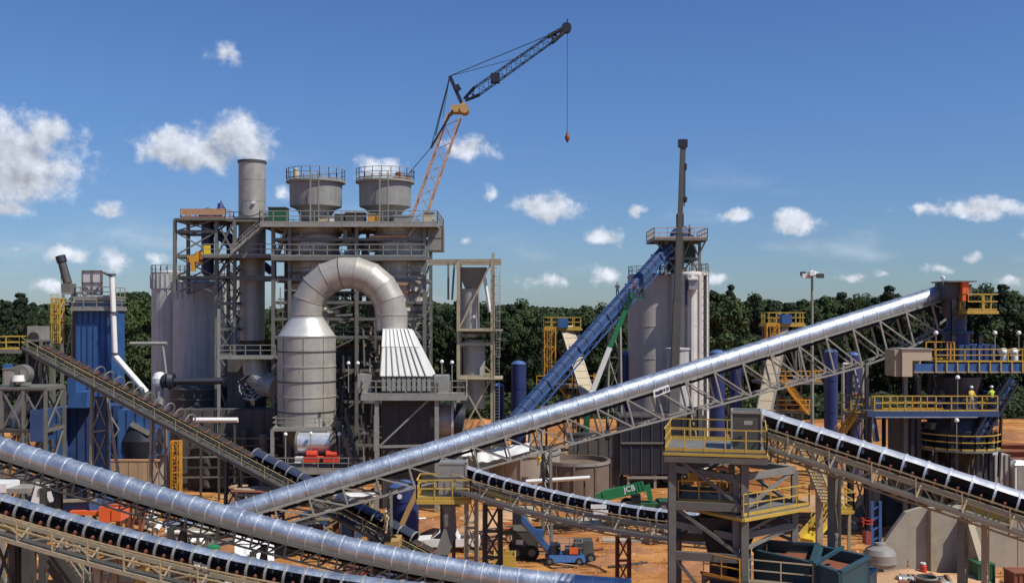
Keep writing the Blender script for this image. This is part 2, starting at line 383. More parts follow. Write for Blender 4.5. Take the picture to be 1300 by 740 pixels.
def mound(px, py, wpx, hpx, depth, label, m=None, seed=0):
    D = EYE*FPX/(py-HZ); cx = X(px, D); w_ = wpx/FPX*D/2; h_ = hpx/FPX*D
    b = MB(); nr, na = 9, 26; rows = []
    for i in range(nr+1):
        t = i/nr; row = []
        for j in range(na+1):
            a = 2*math.pi*(j % na)/na; k = 1+.22*mn.noise(Vec((math.cos(a)*1.3+seed, math.sin(a)*1.3, seed*.7)))
            r = t*k; z = h_*max(0, (1-t*t))*(1+.45*mn.noise(Vec((math.cos(a)*t*2.3+seed, math.sin(a)*t*2.3, 3.1+seed))))-.25*t
            row.append((cx+w_*r*math.cos(a), D+depth*r*math.sin(a), z))
        rows.append(row)
    b.grid(rows, True); o = b.build('dirt_mound', m or clay); return tag(o, label, 'dirt pile')
# ------------------------------------------------------------------ conveyors
def smooth_path(pts, deg, n=200):
    """pts: (px, py, D) rows -> evenly dense 3-D curve"""
    q = [P(*p) for p in pts]; xs_ = np.array([v.x for v in q]); t = np.linspace(xs_[0], xs_[-1], n)
    cy = np.polyfit(xs_, [v.y for v in q], 1 if deg < 3 else 2); cz = np.polyfit(xs_, [v.z for v in q], deg)
    return [Vec((a, float(np.polyval(cy, a)), float(np.polyval(cz, a)))) for a in t]
def resample(path, sp):
    L = [0.]
    for a, c_ in zip(path, path[1:]): L.append(L[-1]+(c_-a).length)
    n_ = max(2, round(L[-1]/sp)); out = []; j = 0
    for i in range(n_+1):
        d = L[-1]*i/n_
        while j < len(L)-2 and L[j+1] < d: j += 1
        out.append(path[j].lerp(path[j+1], (d-L[j])/max(1e-6, L[j+1]-L[j])))
    return out
def conveyor(name, label, path, sp, r, cov=(-30, 210), hoop=None, covers=None, covm=GALV, hoopm=HOOP, truss=None, trm=STEELL, bay=2, walk=None,
             railm=YEL, steel=STEELL, bars=.13, group=None, belt=True, hooprange=None, load=None, panels=()):
    N_ = resample(path, sp); n_ = len(N_); t = thing(name, label, 'conveyor', N_[0], group)
    F = []
    for i in range(n_):
        d = (N_[min(n_-1, i+1)]-N_[max(0, i-1)]).normalized(); s_ = d.cross(Vec((0, 0, 1))).normalized()
        if s_.y > 0: s_ = -s_
        u = s_.cross(d); u = -u if u.z < 0 else u
        F.append((d, s_, u))
    def at(i, s_, u): return N_[i]+F[i][1]*s_+F[i][2]*u
    fpx = lambda v: min(range(n_), key=lambda i: abs(N_[i].x/N_[i].y-(v-650)/FPX))
    if hooprange: hooprange = tuple(fpx(v) for v in hooprange)
    if covers: covers = tuple((fpx(a), fpx(b_)) for a, b_ in covers)
    panels = tuple((fpx(a), fpx(b_)) for a, b_ in panels)
    covers = covers or (0, n_-1)
    crange = [i for i in range(n_-1) if any(a <= i < b_ for a, b_ in ([covers] if isinstance(covers[0], int) else covers))]
    for i in crange:
        b = MB(); rows_o = []; rows_i = []; k = 14
        for e_, tt in ((i, .02), (i+1, .98)):
            j = e_
            ro, ri = [], []
            for q in range(k+1):
                a = R(cov[0]+(cov[1]-cov[0])*q/k)
                base_ = N_[i].lerp(N_[i+1], tt); d, s_, u = F[j]
                ro.append(base_+(s_*math.cos(a)+u*math.sin(a))*r); ri.append(base_+(s_*math.cos(a)+u*math.sin(a))*(r-.035))
            rows_o.append(ro); rows_i.append(ri)
        b.grid(rows_o, True); b.grid(rows_i, True, True)
        b.grid([rows_o[0], rows_i[0]], False); b.grid([rows_o[1], rows_i[1]], False, True)
        for q in (0, k): b.grid([[rows_o[0][q], rows_o[1][q]], [rows_i[0][q], rows_i[1][q]]], False)
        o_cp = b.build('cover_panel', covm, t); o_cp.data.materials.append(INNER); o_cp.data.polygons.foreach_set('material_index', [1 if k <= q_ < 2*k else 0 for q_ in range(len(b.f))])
    ho = hoop or cov
    hr = hooprange or (0, n_-1)
    for i in range(n_):
        if not (i in crange or i-1 in crange or hr[0] <= i <= hr[1]): continue
        b = MB(); d, s_, u = F[i]; k = 16; rows = []
        ht, hw_ = (.05, .055) if hoop else (.035, .03)
        for rr, dd in ((r-.05, -hw_), (r+ht, -hw_), (r+ht, hw_), (r-.05, hw_), (r-.05, -hw_)):
            rows.append([N_[i]+d*dd+(s_*math.cos(R(ho[0]+(ho[1]-ho[0])*q/k))+u*math.sin(R(ho[0]+(ho[1]-ho[0])*q/k)))*rr for q in range(k+1)])
        b.grid(rows, False); b.build('hoop', hoopm, t)
    bw_ = r*.82; bz_ = -.1*r if hoop else 0
    if belt:
        b = MB(); rows = [[at(i, bw_, bz_-.1*r), at(i, bw_*.5, bz_-.42*r), at(i, -bw_*.5, bz_-.42*r), at(i, -bw_, bz_-.1*r)] for i in range(n_)]
        b.grid(rows, True); rows = [[p-F[i][2]*.03 for p in rw] for i, rw in enumerate(rows)]; b.grid(rows, True, True)
        b.build('belt', BELT, t)
        b = MB(); rows = [[at(i, bw_, -r*1.15), at(i, -bw_, -r*1.15)] for i in range(n_)]; b.grid(rows); b.build('return_belt', BELT, t)
        for i in range(n_-1):
            b = MB(); c_ = N_[i].lerp(N_[i+1], .5); d, s_, u = F[i]
            b.tube(c_-s_*bw_*.5-u*r*.47, c_+s_*bw_*.5-u*r*.47, .06, n=6)
            for k in (-1, 1): b.tube(c_+s_*k*bw_*.52-u*r*.45, c_+s_*k*bw_*1.05-u*r*.1, .06, n=6)
            b.beam(c_-s_*r-u*r*.6, c_+s_*r-u*r*.6, .1, .08); b.build('idler', RUST, t)
            if not (i in crange and cov[0] < 20):     # end bracket of the idler, seen in the open side
                MB().beam(c_+s_*bw_*1.08-u*r*.62, c_+s_*bw_*1.08-u*r*.12, .1, .12).build('idler_bracket', RUST, t)
    for k in (-1, 1):
        b = MB()
        for i in range(n_-1): b.beam(at(i, k*r, -r*(.8 if hoop else .62)), at(i+1, k*r, -r*(.8 if hoop else .62)), .08, .22)
        b.build('stringer', steel, t)
    if load:
        b = MB()
        for i in range(n_-1): b.hexa([at(i, bw_*.5, -.4*r), at(i+1, bw_*.5, -.4*r), at(i+1, -bw_*.5, -.4*r), at(i, -bw_*.5, -.4*r)], [at(i, .1, -.1*r+rnd(0, .1)), at(i+1, .1, -.1*r+rnd(0, .1)), at(i+1, -.1, -.1*r), at(i, -.1, -.1*r)])
        b.build('crushed_load', load, t)
    if truss:
        nb = (n_-1)//bay; dp = lambda i: truss(i/(n_-1)) if callable(truss) else truss
        for k in (-1, 1):
            for j in range(nb):
                i0, i1 = j*bay, min(n_-1, (j+1)*bay)
                T0, T1 = at(i0, k*r, -r*.7), at(i1, k*r, -r*.7); B0 = at(i0, k*r, -dp(i0)); B1 = at(i1, k*r, -dp(i1))
                bar('truss_chord', B0, B1, bars*1.1, trm, t)
                bar('truss_post', T0, B0, bars, trm, t)
                if j % 2 == 0 or name == 'tube_conveyor': bar('truss_brace', T1 if name == 'tube_conveyor' and bay == 1 else T0, B0 if name == 'tube_conveyor' and bay == 1 else B1, bars*.85, trm, t)
                else: bar('truss_brace', B0, T1, bars*.85, trm, t)
                if k == 1: bar('cross_beam', B0, at(i0, -r, -dp(i0)), bars*.85, trm, t)
                if k == 1 and j % 2 == 0: bar('cross_brace', B0, at(i1, -r, -dp(i1)), bars*.6, trm, t)
            T0 = at(nb*bay, k*r, -r*.7); bar('truss_post', T0, at(nb*bay, k*r, -dp(nb*bay)), bars, trm, t)
    if walk:
        o_, ww, dz = walk[:3]; rng = walk[3] if len(walk) > 3 else (0, n_-1)
        b = MB(); I = range(rng[0], rng[1])
        for i in I:
            b.hexa([at(i, o_, dz-.06), at(i+1, o_, dz-.06), at(i+1, o_+ww, dz-.06), at(i, o_+ww, dz-.06)], [at(i, o_, dz), at(i+1, o_, dz), at(i+1, o_+ww, dz), at(i, o_+ww, dz)])
        b.build('walkway_deck', STEELD, t)
        b = MB()
        for i in I:
            b.beam(at(i, o_+ww, dz-.08), at(i+1, o_+ww, dz-.08), .08, .2)
            if i % 2 == 0: b.beam(at(i, r, -r*.8), at(i, o_+ww, dz-.1), .07)
        b.build('walkway_beam', steel, t)
        b = MB(); up = Vec((0, 0, 1))
        for i in I:
            for hh in (1.05, .58): b.beam(at(i, o_+ww, dz)+up*hh, at(i+1, o_+ww, dz)+up*hh, .065)
            if i % 2 == 0: b.beam(at(i, o_+ww, dz), at(i, o_+ww, dz)+up*1.05, .065)
        b.build('handrail', railm, t)
        for i0, i1 in panels:      # yellow mesh guards bolted to the rail
            for i in range(i0, min(i1, n_-1)):
                b = MB(); b.beam(at(i, o_-.1, dz)+up*.35, at(i+1, o_-.1, dz)+up*.35, .04, .55); b.build('guard_panel', YEL, t)
    return t, N_, F, at
def bent(parent, c_, half, z0, z1, m=STEEL, w=.26, spread=0., dirv=(0, 1), nx=2, H=True):
    """two-legged trestle under a conveyor"""
    d = Vec((dirv[0], dirv[1], 0)).normalized()*half; c_ = Vec((c_[0], c_[1], 0))
    a0 = c_-d*(1+spread); a1 = c_+d*(1+spread); t0 = c_-d; t1 = c_+d
    up = lambda p, z: Vec((p.x, p.y, z))
    bar('trestle_leg', up(a0, z0), up(t0, z1), w, m, parent, H=H); bar('trestle_leg', up(a1, z0), up(t1, z1), w, m, parent, H=H)
    L = lambda k, f: up((a0 if k == 0 else a1).lerp(t0 if k == 0 else t1, f), z0+(z1-z0)*f)
    for i in range(nx):
        f0, f1 = .06+i*.92/nx, .06+(i+1)*.92/nx
        bar('trestle_brace', L(0, f0), L(1, f1), w*.4, m, parent); bar('trestle_brace', L(1, f0), L(0, f1), w*.4, m, parent)
        bar('trestle_beam', L(0, f1), L(1, f1), w*.6, m, parent)
    for q in (a0, a1):
        MB().box(q.x-.45, q.x+.45, q.y-.45, q.y+.45, -.1, max(z0+.18, .2)).build('concrete_footing', CONC, parent)
def fuzzy_text(parent, o, ux, uz, wd, ht, n_, m, name='lettering'):
    """lettering too small to read in the photograph: uneven dark strokes the size of its letters"""
    b = MB(); ux = Vec(ux); uz = Vec(uz); nrm = ux.cross(uz).normalized()
    for i in range(n_):
        if i in (n_//3*2, n_-3): continue
        x0 = wd*(i+.12)/n_; x1 = wd*(i+.8)/n_; q = Vec(o)+nrm*.012
        k = random.choice((0, 1, 2, 3))
        b.beam(q+ux*x0+uz*0, q+ux*x0+uz*ht, .01, .035*ht/.3)
        segs = [((x0, 0), (x1, 0)), ((x0, ht), (x1, ht)), ((x0, ht/2), (x1, ht/2)), ((x1, 0), (x1, ht)), ((x0, ht), (x1, 0))]
        for s_ in random.sample(segs, 2+k % 2): b.beam(q+ux*s_[0][0]+uz*s_[0][1], q+ux*s_[1][0]+uz*s_[1][1], .05)
    return b.build(name, m, parent)

# A: the long galvanised tube that crosses the whole picture up to the right
A0, A1 = P(214, 676, 82), P(1207, 369, 97)
pathA = [A0.lerp(A1, i/60) for i in range(61)]
def trA(t): return float(np.interp(t, [0, .2, .47, .6, .86, .95, 1], [1.7, 2.15, 2.9, 3.35, 4.2, 3.6, 2.4]))
tA, NA, FA, atA = conveyor('tube_conveyor', 'longest bright galvanised tube conveyor rising right to the orange and yellow head platform', pathA, 1.42, .82, (-38, 218), truss=trA, bay=2, bars=.14, trm=STEELL, hoopm=SEAM)
MB().hexa([atA(1, .85, -2), atA(8, .85, -2.6), atA(8, -.8, -2.6), atA(1, -.8, -2)], [atA(1, .85, -1.9), atA(8, .85, -2.4), atA(8, -.8, -2.4), atA(1, -.8, -1.9)]).build('dribble_pan', STEELD, tA)
for px_, w_ in ((500, .22), (702, .24), (886, .4), (1091, .28)):
    i = min(range(len(NA)), key=lambda i: abs(NA[i].x/NA[i].y-(px_-650)/FPX)); c_ = NA[i]
    bent(tA, (c_.x, c_.y), 1.1, .1, c_.z-trA(i/(len(NA)-1))*.97, STEELD if px_ == 886 else STEEL, w_, .35, FA[i][1].xy, 3)
i = 31; sg = thing('sign_board', 'white sign hung below the long tube conveyor in front of the silo', 'sign', atA(i, .95, -1.3))
d, s_, u = FA[i]; o_ = P(828, 500, NA[31].y-1.2); ux = d*1.0
q0 = P(829, 495.5, 89.2); q1 = P(849, 487.5, 89.5); dn = Vec((.12, 0, -.62))
b = MB(); b.hexa([q0+dn, q1+dn, q1+dn+Vec((0, .06, 0)), q0+dn+Vec((0, .06, 0))], [q0, q1, q1+Vec((0, .06, 0)), q0+Vec((0, .06, 0))]); b.build('board', WHITE, sg)
uxs = (q1-q0).normalized(); fuzzy_text(sg, q0+dn+uxs*.12+Vec((.0, -.02, .2)), uxs, Vec((-.1, 0, 1)), (q1-q0).length-.25, .24, 11, NAVYD)
# small hangers so that the sign is fixed to the truss
b = MB(); b.beam(q0, q0+Vec((0, 0, .5)), .04); b.beam(q1, q1+Vec((0, 0, .5)), .04); b.build('hanger', STEELD, sg)

# B: tube conveyor, lower left foreground
pathB = smooth_path([(-90,541,62),(0,567,61.5),(119,602,60.7),(238,640,59.8),(304,660,59.3),(358,677,59),(412,691,58.5),(485,706,58),(553,717,57.5),(615,727,57),(696,738,56.5),(800,750,56)], 3)
tB, NB, FB, atB = conveyor('tube_conveyor', 'wide galvanised tube conveyor sweeping down from the left edge across the foreground', pathB, 1.03, .62, (-40, 220), covm=GALV, hoopm=SEAM, truss=1.25, bay=1, bars=.09, trm=STEELD, steel=STEEL)
for px_ in (60, 227, 330, 560):
    i = min(range(len(NB)), key=lambda i: abs(NB[i].x/NB[i].y-(px_-650)/FPX)); c_ = NB[i]; bent(tB, (c_.x, c_.y), .8, .1, c_.z-1.3, STEELD, .3, .3, FB[i][1].xy, 3)

# C: half-hooded conveyor with rail, bottom left corner
pathC = smooth_path([(-80,618,51.5),(0,639,51),(38,650,50.8),(86,667,50.5),(166,689,50),(258,710,49.5),(326,724,49),(401,737,48.5),(480,748,48),(560,757,47.5)], 3)
tC, NC, FC, atC = conveyor('open_side_conveyor', 'hooped conveyor with an open side and yellow-railed walkway in the bottom left corner', pathC, .93, .56, (42, 205), hoop=(-25, 205), covm=GALV, hoopm=GALVD, truss=1.15, bay=2, bars=.08, trm=TANST, walk=(.6, .75, -1.0), railm=mat('worn_rail', (.42, .33, .18), .6, .1, .2, 2., .3), steel=TANST, panels=((-80, 45),))
for px_ in (15, 138, 232):
    i = min(range(len(NC)), key=lambda i: abs(NC[i].x/NC[i].y-(px_-650)/FPX)); c_ = NC[i]; bent(tC, (c_.x, c_.y), .75, .1, c_.z-1.2, STEELD if px_ < 100 else TANST, .3, .2, FC[i][1].xy, 3)
q = P(245, 712, 48.2); sg = thing('sign_board', 'grey sign with worn lettering on the rail of the lower left conveyor', 'sign', q)
uxs = (P(268, 719.5, 48)-q).normalized(); q1 = q+uxs*.86; dn = Vec((0, 0, -.38))
b = MB(); th = Vec((0, .05, 0)); b.hexa([q+dn, q1+dn, q1+dn+th, q+dn+th], [q, q1, q1+th, q+th]); b.build('board', STEEL, sg)
fuzzy_text(sg, q+dn+uxs*.1+Vec((0, -.02, .1)), uxs, (0, 0, 1), .68, .18, 5, WHITE)

# D: dark conveyor from the head box at far left down to the middle bottom
D0, D1 = P(44, 430, 104), P(577, 711, 84)
pathD = [D0.lerp(D1, i/60) for i in range(61)]
nD = round((D1-D0).length/1.35)
f = lambda px_: int(nD*np.interp(px_, [44, 585], [0, 1])**.93)
tD, ND, FD, atD = conveyor('inclined_belt_conveyor', 'dark belt conveyor with side walkway falling from the grey head box at far left', pathD, 1.35, .66, (25, 205), hoop=(-5, 205), covers=((328, 398), (436, 520)), hooprange=(128, 245), covm=mat('dark_glossy_cover', (.10, .12, .17), .25, .6, .2, 2., .1), hoopm=GALVD, truss=1.5, bay=1, bars=.09, trm=TANST, walk=(.72, .85, -.85), railm=mat('olive_rail', (.40, .35, .17), .6, .1, .2, 2., .3), steel=STEELD, panels=((95, 132),))
for px_ in (122, 205, 300, 470):
    i = min(range(len(ND)), key=lambda i: abs(ND[i].x/ND[i].y-(px_-650)/FPX)); c_ = ND[i]; bent(tD, (c_.x, c_.y), .9, .1, c_.z-1.5, TANST if px_ != 300 else STEELD, .26, .25, FD[i][1].xy, 3)
# head box and platform of D
D = 104; x0, x1 = X(40, D), X(58, D)
b = MB(); b.box(x0, x1, D-.9, D+.9, Z(431, D), Z(414, D)); b.build('head_box', STEELL, tD)
MB().tube((X(48, D), D-1.0, Z(428, D)), (X(48, D), D+1.0, Z(428, D)), .55, n=18).build('head_pulley', BELT, tD)
hp = thing('head_platform', 'small yellow railed platform beside the grey conveyor head box at far left', 'platform', (X(22, D), D, Z(443, D)))
platform(hp, X(9, D), X(36, D), D-1.6, D+1.2, Z(443, D), t=.3, h=1.3, w=.09)
st = thing('head_tower', 'slim grey steel tower carrying the far left conveyor head', 'steel tower', (X(48, D), D, 0))
frame(st, (X(41, D), D-1, 0), (0, X(58, D)-X(41, D)), (0, 2.2), (0, 4.5, 8.2, 11.5, Z(432, D)), STEEL, .26, .2, '/\\')
b = MB(); b.box(X(38, D), X(46, D), D-.7, D+.5, Z(545, D), Z(446, D)); b.build('drop_chute', STEELD, st)

# E: short hooded conveyor in the middle, from its head box down to the hopper in the foreground tower
pathE = smooth_path([(588,601,75.5),(640,614,74),(675,624,72.8),(739,638,70.5),(791,650,68.7),(852,659,66.5),(912,664,64.5)], 2)
tE, NE, FE, atE = conveyor('open_side_conveyor', 'curved conveyor with pale hoops running from the small yellow platform down to the dark hopper', pathE, 1.3, .54, (52, 205), hoop=(-25, 205), covm=WHITE if False else HOOP, truss=1.55, bay=1, bars=.075, trm=TANST, walk=(.66, .7, -1.0), railm=mat('sandy_rail', (.45, .36, .19), .6, .1, .2, 2., .3), steel=STEELL, panels=((622, 672),))
for px_, w_ in ((617, .34), (792, .24)):
    i = min(range(len(NE)), key=lambda i: abs(NE[i].x/NE[i].y-(px_-650)/FPX)); c_ = NE[i]; bent(tE, (c_.x, c_.y), .55 if px_ == 617 else .4, .1, c_.z-1.55, STEELD if px_ == 617 else RUST, w_, .05, (1, .15), 3)
for k in range(2):
    q = P(750+k*2, 640+k*7, 68.3); MB().box(q.x, q.x+1.05, q.y-.05, q.y, q.z-.28, q.z).build('name_plate', WHITE, tE)
# F: hooded conveyor at right foreground
pathF = smooth_path([(966,534,58.5),(1034,555,57),(1085,571,56),(1138,589,55),(1192,606,54),(1248,626,53),(1299,641,52),(1390,671,50.3)], 2)
tF, NF, FF, atF = conveyor('open_side_conveyor', 'bright hooped conveyor running from the grey head box down to the right edge', pathF, 1.15, .66, (40, 205), hoop=(-25, 205), covm=HOOP, truss=1.6, bay=1, bars=.085, trm=TANST, walk=(.7, .75, -1.1), railm=mat('dusty_rail', (.42, .34, .18), .6, .1, .2, 2., .3), steel=TANST, panels=((1228, 1300),))
for px_ in (1078, 1222, 1262):
    i = min(range(len(NF)), key=lambda i: abs(NF[i].x/NF[i].y-(px_-650)/FPX)); c_ = NF[i]; bent(tF, (c_.x, c_.y+1), .8, .1, c_.z-1.6, STEEL if px_ != 1262 else TANST, .34 if px_ != 1262 else .26, .1, FF[i][1].xy, 3)

# G: blue enclosed conveyor climbing to the silo top
tG = thing('enclosed_conveyor', 'blue boxed conveyor climbing steeply to the platform on the tall silo', 'conveyor', P(655, 525, 112))
G0, G1 = P(652, 533, 112), P(866, 292, 131); nG = 12
d = (G1-G0).normalized(); s_ = d.cross(Vec((0, 0, 1))).normalized(); s_ = -s_ if s_.y > 0 else s_; u = s_.cross(d); u = -u if u.z < 0 else u
for i in range(nG*2):
    a, c_ = G0.lerp(G1, (i+.03)/(nG*2)), G0.lerp(G1, (i+.97)/(nG*2)); hw, hh = .68, .58
    b = MB(); b.hexa([a+s_*hw-u*hh, c_+s_*hw-u*hh, c_-s_*hw-u*hh, a-s_*hw-u*hh], [a+s_*hw+u*hh*.6, c_+s_*hw+u*hh*.6, c_-s_*hw+u*hh*.6, a-s_*hw+u*hh*.6])
    b.hexa([a+s_*hw*1.06+u*hh*.62, c_+s_*hw*1.06+u*hh*.62, c_-s_*hw*1.06+u*hh*.62, a-s_*hw*1.06+u*hh*.62], [a+s_*hw*.55+u*hh, c_+s_*hw*.55+u*hh, c_-s_*hw*.55+u*hh, a-s_*hw*.55+u*hh])
    b.build('cover_panel', BLUE, tG)
for i in range(0, nG+1, 2):
    a = G0.lerp(G1, i/nG); b = MB()
    for k in (-1, 1): b.beam(a+s_*.76*k-u*.9, a+s_*.76*k+u*.5, .15)
    b.beam(a+s_*.76-u*.9, a-s_*.76-u*.9, .15); b.build('collar_frame', BLUE, tG)
for i in range(nG*2):
    a, c_ = G0.lerp(G1, i/(nG*2)), G0.lerp(G1, (i+1)/(nG*2))
    for k in (-1, 1): bar('side_brace', a+s_*k*.72-u*(.6 if i % 2 else 1.1), c_+s_*k*.72-u*(1.1 if i % 2 else .6), .09, NAVY, tG)
b = MB()
for k in (-1, 1): b.beam(G0+s_*.72*k-u*1.12, G1+s_*.72*k-u*1.12, .12, .14)
for k in (-1, 1): b.beam(G0+s_*.72*k-u*.35, G1+s_*.72*k-u*.35, .08, .2)
b.build('side_rail', BLUEB, tG)
for px_, top in ((678, 0), (778, 0)):
    k = (px_-652)/(866-652); c_ = G0.lerp(G1, k*.95); bent(tG, (c_.x, c_.y), .9, .1, c_.z-1.2, STEELL, .26, .4, (s_.x, s_.y), 4)
# ------------------------------------------------------------------ left silos
def silo(name, label, cx, cy, r, z0, z1, m=SILO, group=None, rim=1.9, rimm=None, rail=True, bands=4, cone=.5, nrib=26, cat='silo'):
    t = thing(name, label, cat, (cx, cy, z0), group)
    b = MB(); b.lathe(cx, cy, [(r, z0), (r, z1-rim)], 40); b.build('shell', m, t)
    for i in range(bands):
        z = z0+(z1-rim-z0)*(i+1)/(bands+1); MB().lathe(cx, cy, [(r, z-.05), (r+.045, z-.05), (r+.045, z+.05), (r, z+.05)], 40, False).build('seam_band', m, t)
    b = MB(); b.lathe(cx, cy, [(r+.06, z1-rim), (r+.08, z1-rim), (r+.08, z1)], 40, False)
    for i in range(nrib):
        a = 2*math.pi*i/nrib; b.beam((cx+(r+.12)*math.cos(a), cy+(r+.12)*math.sin(a), z1-rim), (cx+(r+.12)*math.cos(a), cy+(r+.12)*math.sin(a), z1), .12)
    if rim > .2: b.build('rim', rimm or m, t)
    MB().lathe(cx, cy, [(r+.1, z1), (r*.35, z1+cone), (0, z1+cone)], 40).build('roof', m, t)
    if rail:
        pts = [(cx+(r+.05)*math.cos(R(a)), cy+(r+.05)*math.sin(R(a)), z1+.02) for a in range(0, 360, 20)]
        railing(t, pts, STEELL, 1.1, 1.3, .06, closed=True)
    return t
S = .0985; D = 130
GS = 'round grey silos at the left of the plant'
silo('silo', 'grey ribbed-rim silo at the left end of the row, in front of the trees', X(206, D), D+3, 2.3, 0, Z(347, D), group=GS)
silo('silo', 'largest grey silo with the ribbed rim beside the left steel tower', X(246, D-2), D, 3.15, 4, Z(360, D-2), group=GS)
silo('silo', 'grey silo half hidden behind the steel tower next to the tall stack', X(286, D), D+4, 2.6, 0, Z(348, D), group=GS)
t = thing('base_tank', 'dark riveted drum standing under the largest grey silo', 'tank', (X(246, 124), 126, 0))
c_ = (X(246, 124), 127.5); MB().lathe(*c_, [(3.9, 0), (3.9, Z(492, 124)), (3.0, Z(491, 124)+.1), (0, Z(491, 124)+.1)], 40).build('shell', STEELD, t)
for z in (Z(494, 124), Z(507, 124), Z(525, 124)): MB().lathe(*c_, [(3.9, z-.08), (4.0, z-.08), (4.0, z+.08), (3.9, z+.08)], 40, False).build('seam_band', STEEL, t)
# elbow pipe with dark duct
D = 112
t = thing('vent_pipe', 'pale standpipe with a rounded elbow beside the dark drum', 'pipe', (X(203, D), D, 0))
b = MB(); b.tube((X(203, D), D, 0), (X(203, D), D, Z(486, D)), .42, n=16); b.build('riser', STEELL, t)
b = MB(); b.lathe(X(203, D), D, [(.42, Z(490, D)), (.75, Z(486, D)), (.82, Z(480, D)), (.6, Z(474, D)), (.2, Z(472, D)), (0, Z(472, D))], 20); b.build('elbow_cap', WHITE, t)
b = MB(); b.tube((X(206, D), D, Z(483, D)), (X(213, D), D, Z(483, D)), .8, n=20); b.tube((X(215, D), D, Z(483, D)), (X(221, D), D, Z(483, D)), 1.0, .8, n=20); b.tube((X(221, D), D, Z(484, D)), (X(280, D), D+1, Z(484, D)), .38, n=14); b.build('dark_duct', NAVYD, t)
b = MB(); b.tube((X(206, D), D, Z(435, D)), (X(211, D), D, Z(474, D)), .14, n=8); b.tube((X(165, D), D, Z(436, D)), (X(212, D), D, Z(436, D)), .2, n=8); b.build('feed_pipe', STEELL, t)
t = thing('ground_pipe', 'white pipe lying level below the dark drum', 'pipe', (X(270, 110), 110, 4))
MB().tube((X(246, 110), 110, Z(533, 110)), (X(302, 110), 110, Z(533, 110)), .28, n=10).build('pipe', WHITE, t)
b = MB(); [b.box(X(k, 110)-.1, X(k, 110)+.1, 109.9, 110.1, 0, Z(535, 110)) for k in (255, 278, 298)]; b.build('post', STEELD, t)

# ------------------------------------------------------------------ blue filter house, far left
D = 112
t = thing('filter_house', 'tall blue ribbed filter house with a railed top beside a white pipe', 'filter house', (X(120, D), D, 0))
panelbox(t, X(97, D), X(141, D), D, D+4, Z(508, D), Z(391, D), 6, BLUEB, BLUE)
MB().box(X(90, D), X(97, D), D+.4, D+4, Z(560, D), Z(388, D)).build('lift_shaft', STEELD, t)
b = MB(); z = Z(508, D); x0, x1 = X(97, D), X(141, D)
b.hexa([(x0+1.2, D+1.3, z-3), (x1-1.2, D+1.3, z-3), (x1-1.2, D+2.6, z-3), (x0+1.2, D+2.6, z-3)], [(x0, D, z), (x1, D, z), (x1, D+4, z), (x0, D+4, z)]); b.build('hopper', BLUE, t)
platform(t, X(92, D), X(142, D), D-.6, D+4.4, Z(391, D), STEELL, STEELL, 'fblr', 1.15, w=.08)
platform(t, X(96, D), X(141, D), D-.2, D+4, Z(378, D), STEELL, STEELL, 'flr', 1.15, w=.08)
MB().box(X(94, D), X(140, D), D+.2, D+3.8, Z(391, D), Z(379, D)).build('top_housing', mat('pale_blue_paint', (.13, .21, .33), .5, .1, .3, 1., .2), t)
for a in (0, 1):
    for c in (0, 1): MB().box(X(105+12.5*a, D)+.05, X(117.5+12.5*a, D)-.05, D-.05, D+.05, Z(374-15*c, D)+.05, Z(359-15*c, D)-.05).build('white_panel', mat('board', (.55, .55, .55), .6, 0, .1, .8, .1) if a+c == 0 else bpy.data.materials['board'], t)
b = MB(); X0, X1, Z0, Z1 = X(105, D), X(130, D), Z(374, D), Z(344, D)
for p, q in (((X0, Z0), (X0, Z1)), ((X1, Z0), (X1, Z1)), ((X0, Z1), (X1, Z1)), ((X0, Z0), (X1, Z0)), (((X0+X1)/2, Z0), ((X0+X1)/2, Z1)), ((X0, (Z0+Z1)/2), (X1, (Z0+Z1)/2)), ((X0, (Z0+Z1)/2), ((X0+X1)/2, Z0)), ((X1, (Z0+Z1)/2), ((X0+X1)/2, Z0))):
    b.beam((p[0], D-.1, p[1]), (q[0], D-.1, q[1]), .14)
b.build('panel_frame', STEEL, t)
for k in (97, 138): bar('column', (X(k, D), D+.2, 0), (X(k, D), D+.2, Z(508, D)), .3, BLUE, t, H=True); bar('column', (X(k, D), D+3.6, 0), (X(k, D), D+3.6, Z(508, D)), .3, BLUE, t, H=True)
bar('brace', (X(97, D), D+.2, 0), (X(138, D), D+.2, 8), .2, BLUE, t)
frame(t, (X(75, D), D+1, 0), (0, X(92, D)-X(75, D)), (0, 2.4), (0, 5, 10, 14, Z(386, D), Z(372, D)), STEELL, .22, .18, '/\\')
t = thing('downpipe', 'long white pipe running down the filter house and slanting to the ground', 'pipe', (X(143, D-1), D-1, Z(500, D)))
b = MB(); pts = [P(142, 351, D-1), P(146, 452, D-1), P(186, 498, D-1)]; b.tube(pts[0], pts[1], .30, n=12); b.tube(pts[1], pts[2], .34, n=12); b.build('pipe', WHITE, t)
b = MB()
for p in (P(142, 350, D-1), P(145, 398, D-1), P(146, 450, D-1)): b.tube(p, p+Vec((0, 0, .2)), .42, n=12)
b.tube(P(142, 351, D-1), P(131, 346, D-1), .12, n=8); b.build('pipe_clamp', STEELD, t)
bar('pipe_support', P(186, 499, D-1), (X(190, D-1), D-1, 0), .2, STEEL, t)
# crane boom section leaning at the top
t = thing('loading_spout', 'dark leaning pipe spout above the filter house', 'spout', P(85, 362, D+2))
MB().tube(P(77, 327, D+2), P(86, 360, D+2), .42, .5, n=14).build('tube', STEELD, t); MB().tube(P(76.5, 325, D+2), P(79, 333, D+2), .55, n=14).build('collar', NAVYD, t)
b = MB(); b.beam(P(77, 330, D+2), P(78, 372, D+2), .05); b.beam(P(78, 330, D+2), P(84, 372, D+2), .05); b.build('cable', BLACK, t); b = MB(); b.box(X(80, D+2), X(92, D+2), D+1.5, D+3, Z(372, D+2), Z(360, D+2)); b.build('base_box', STEEL, t)
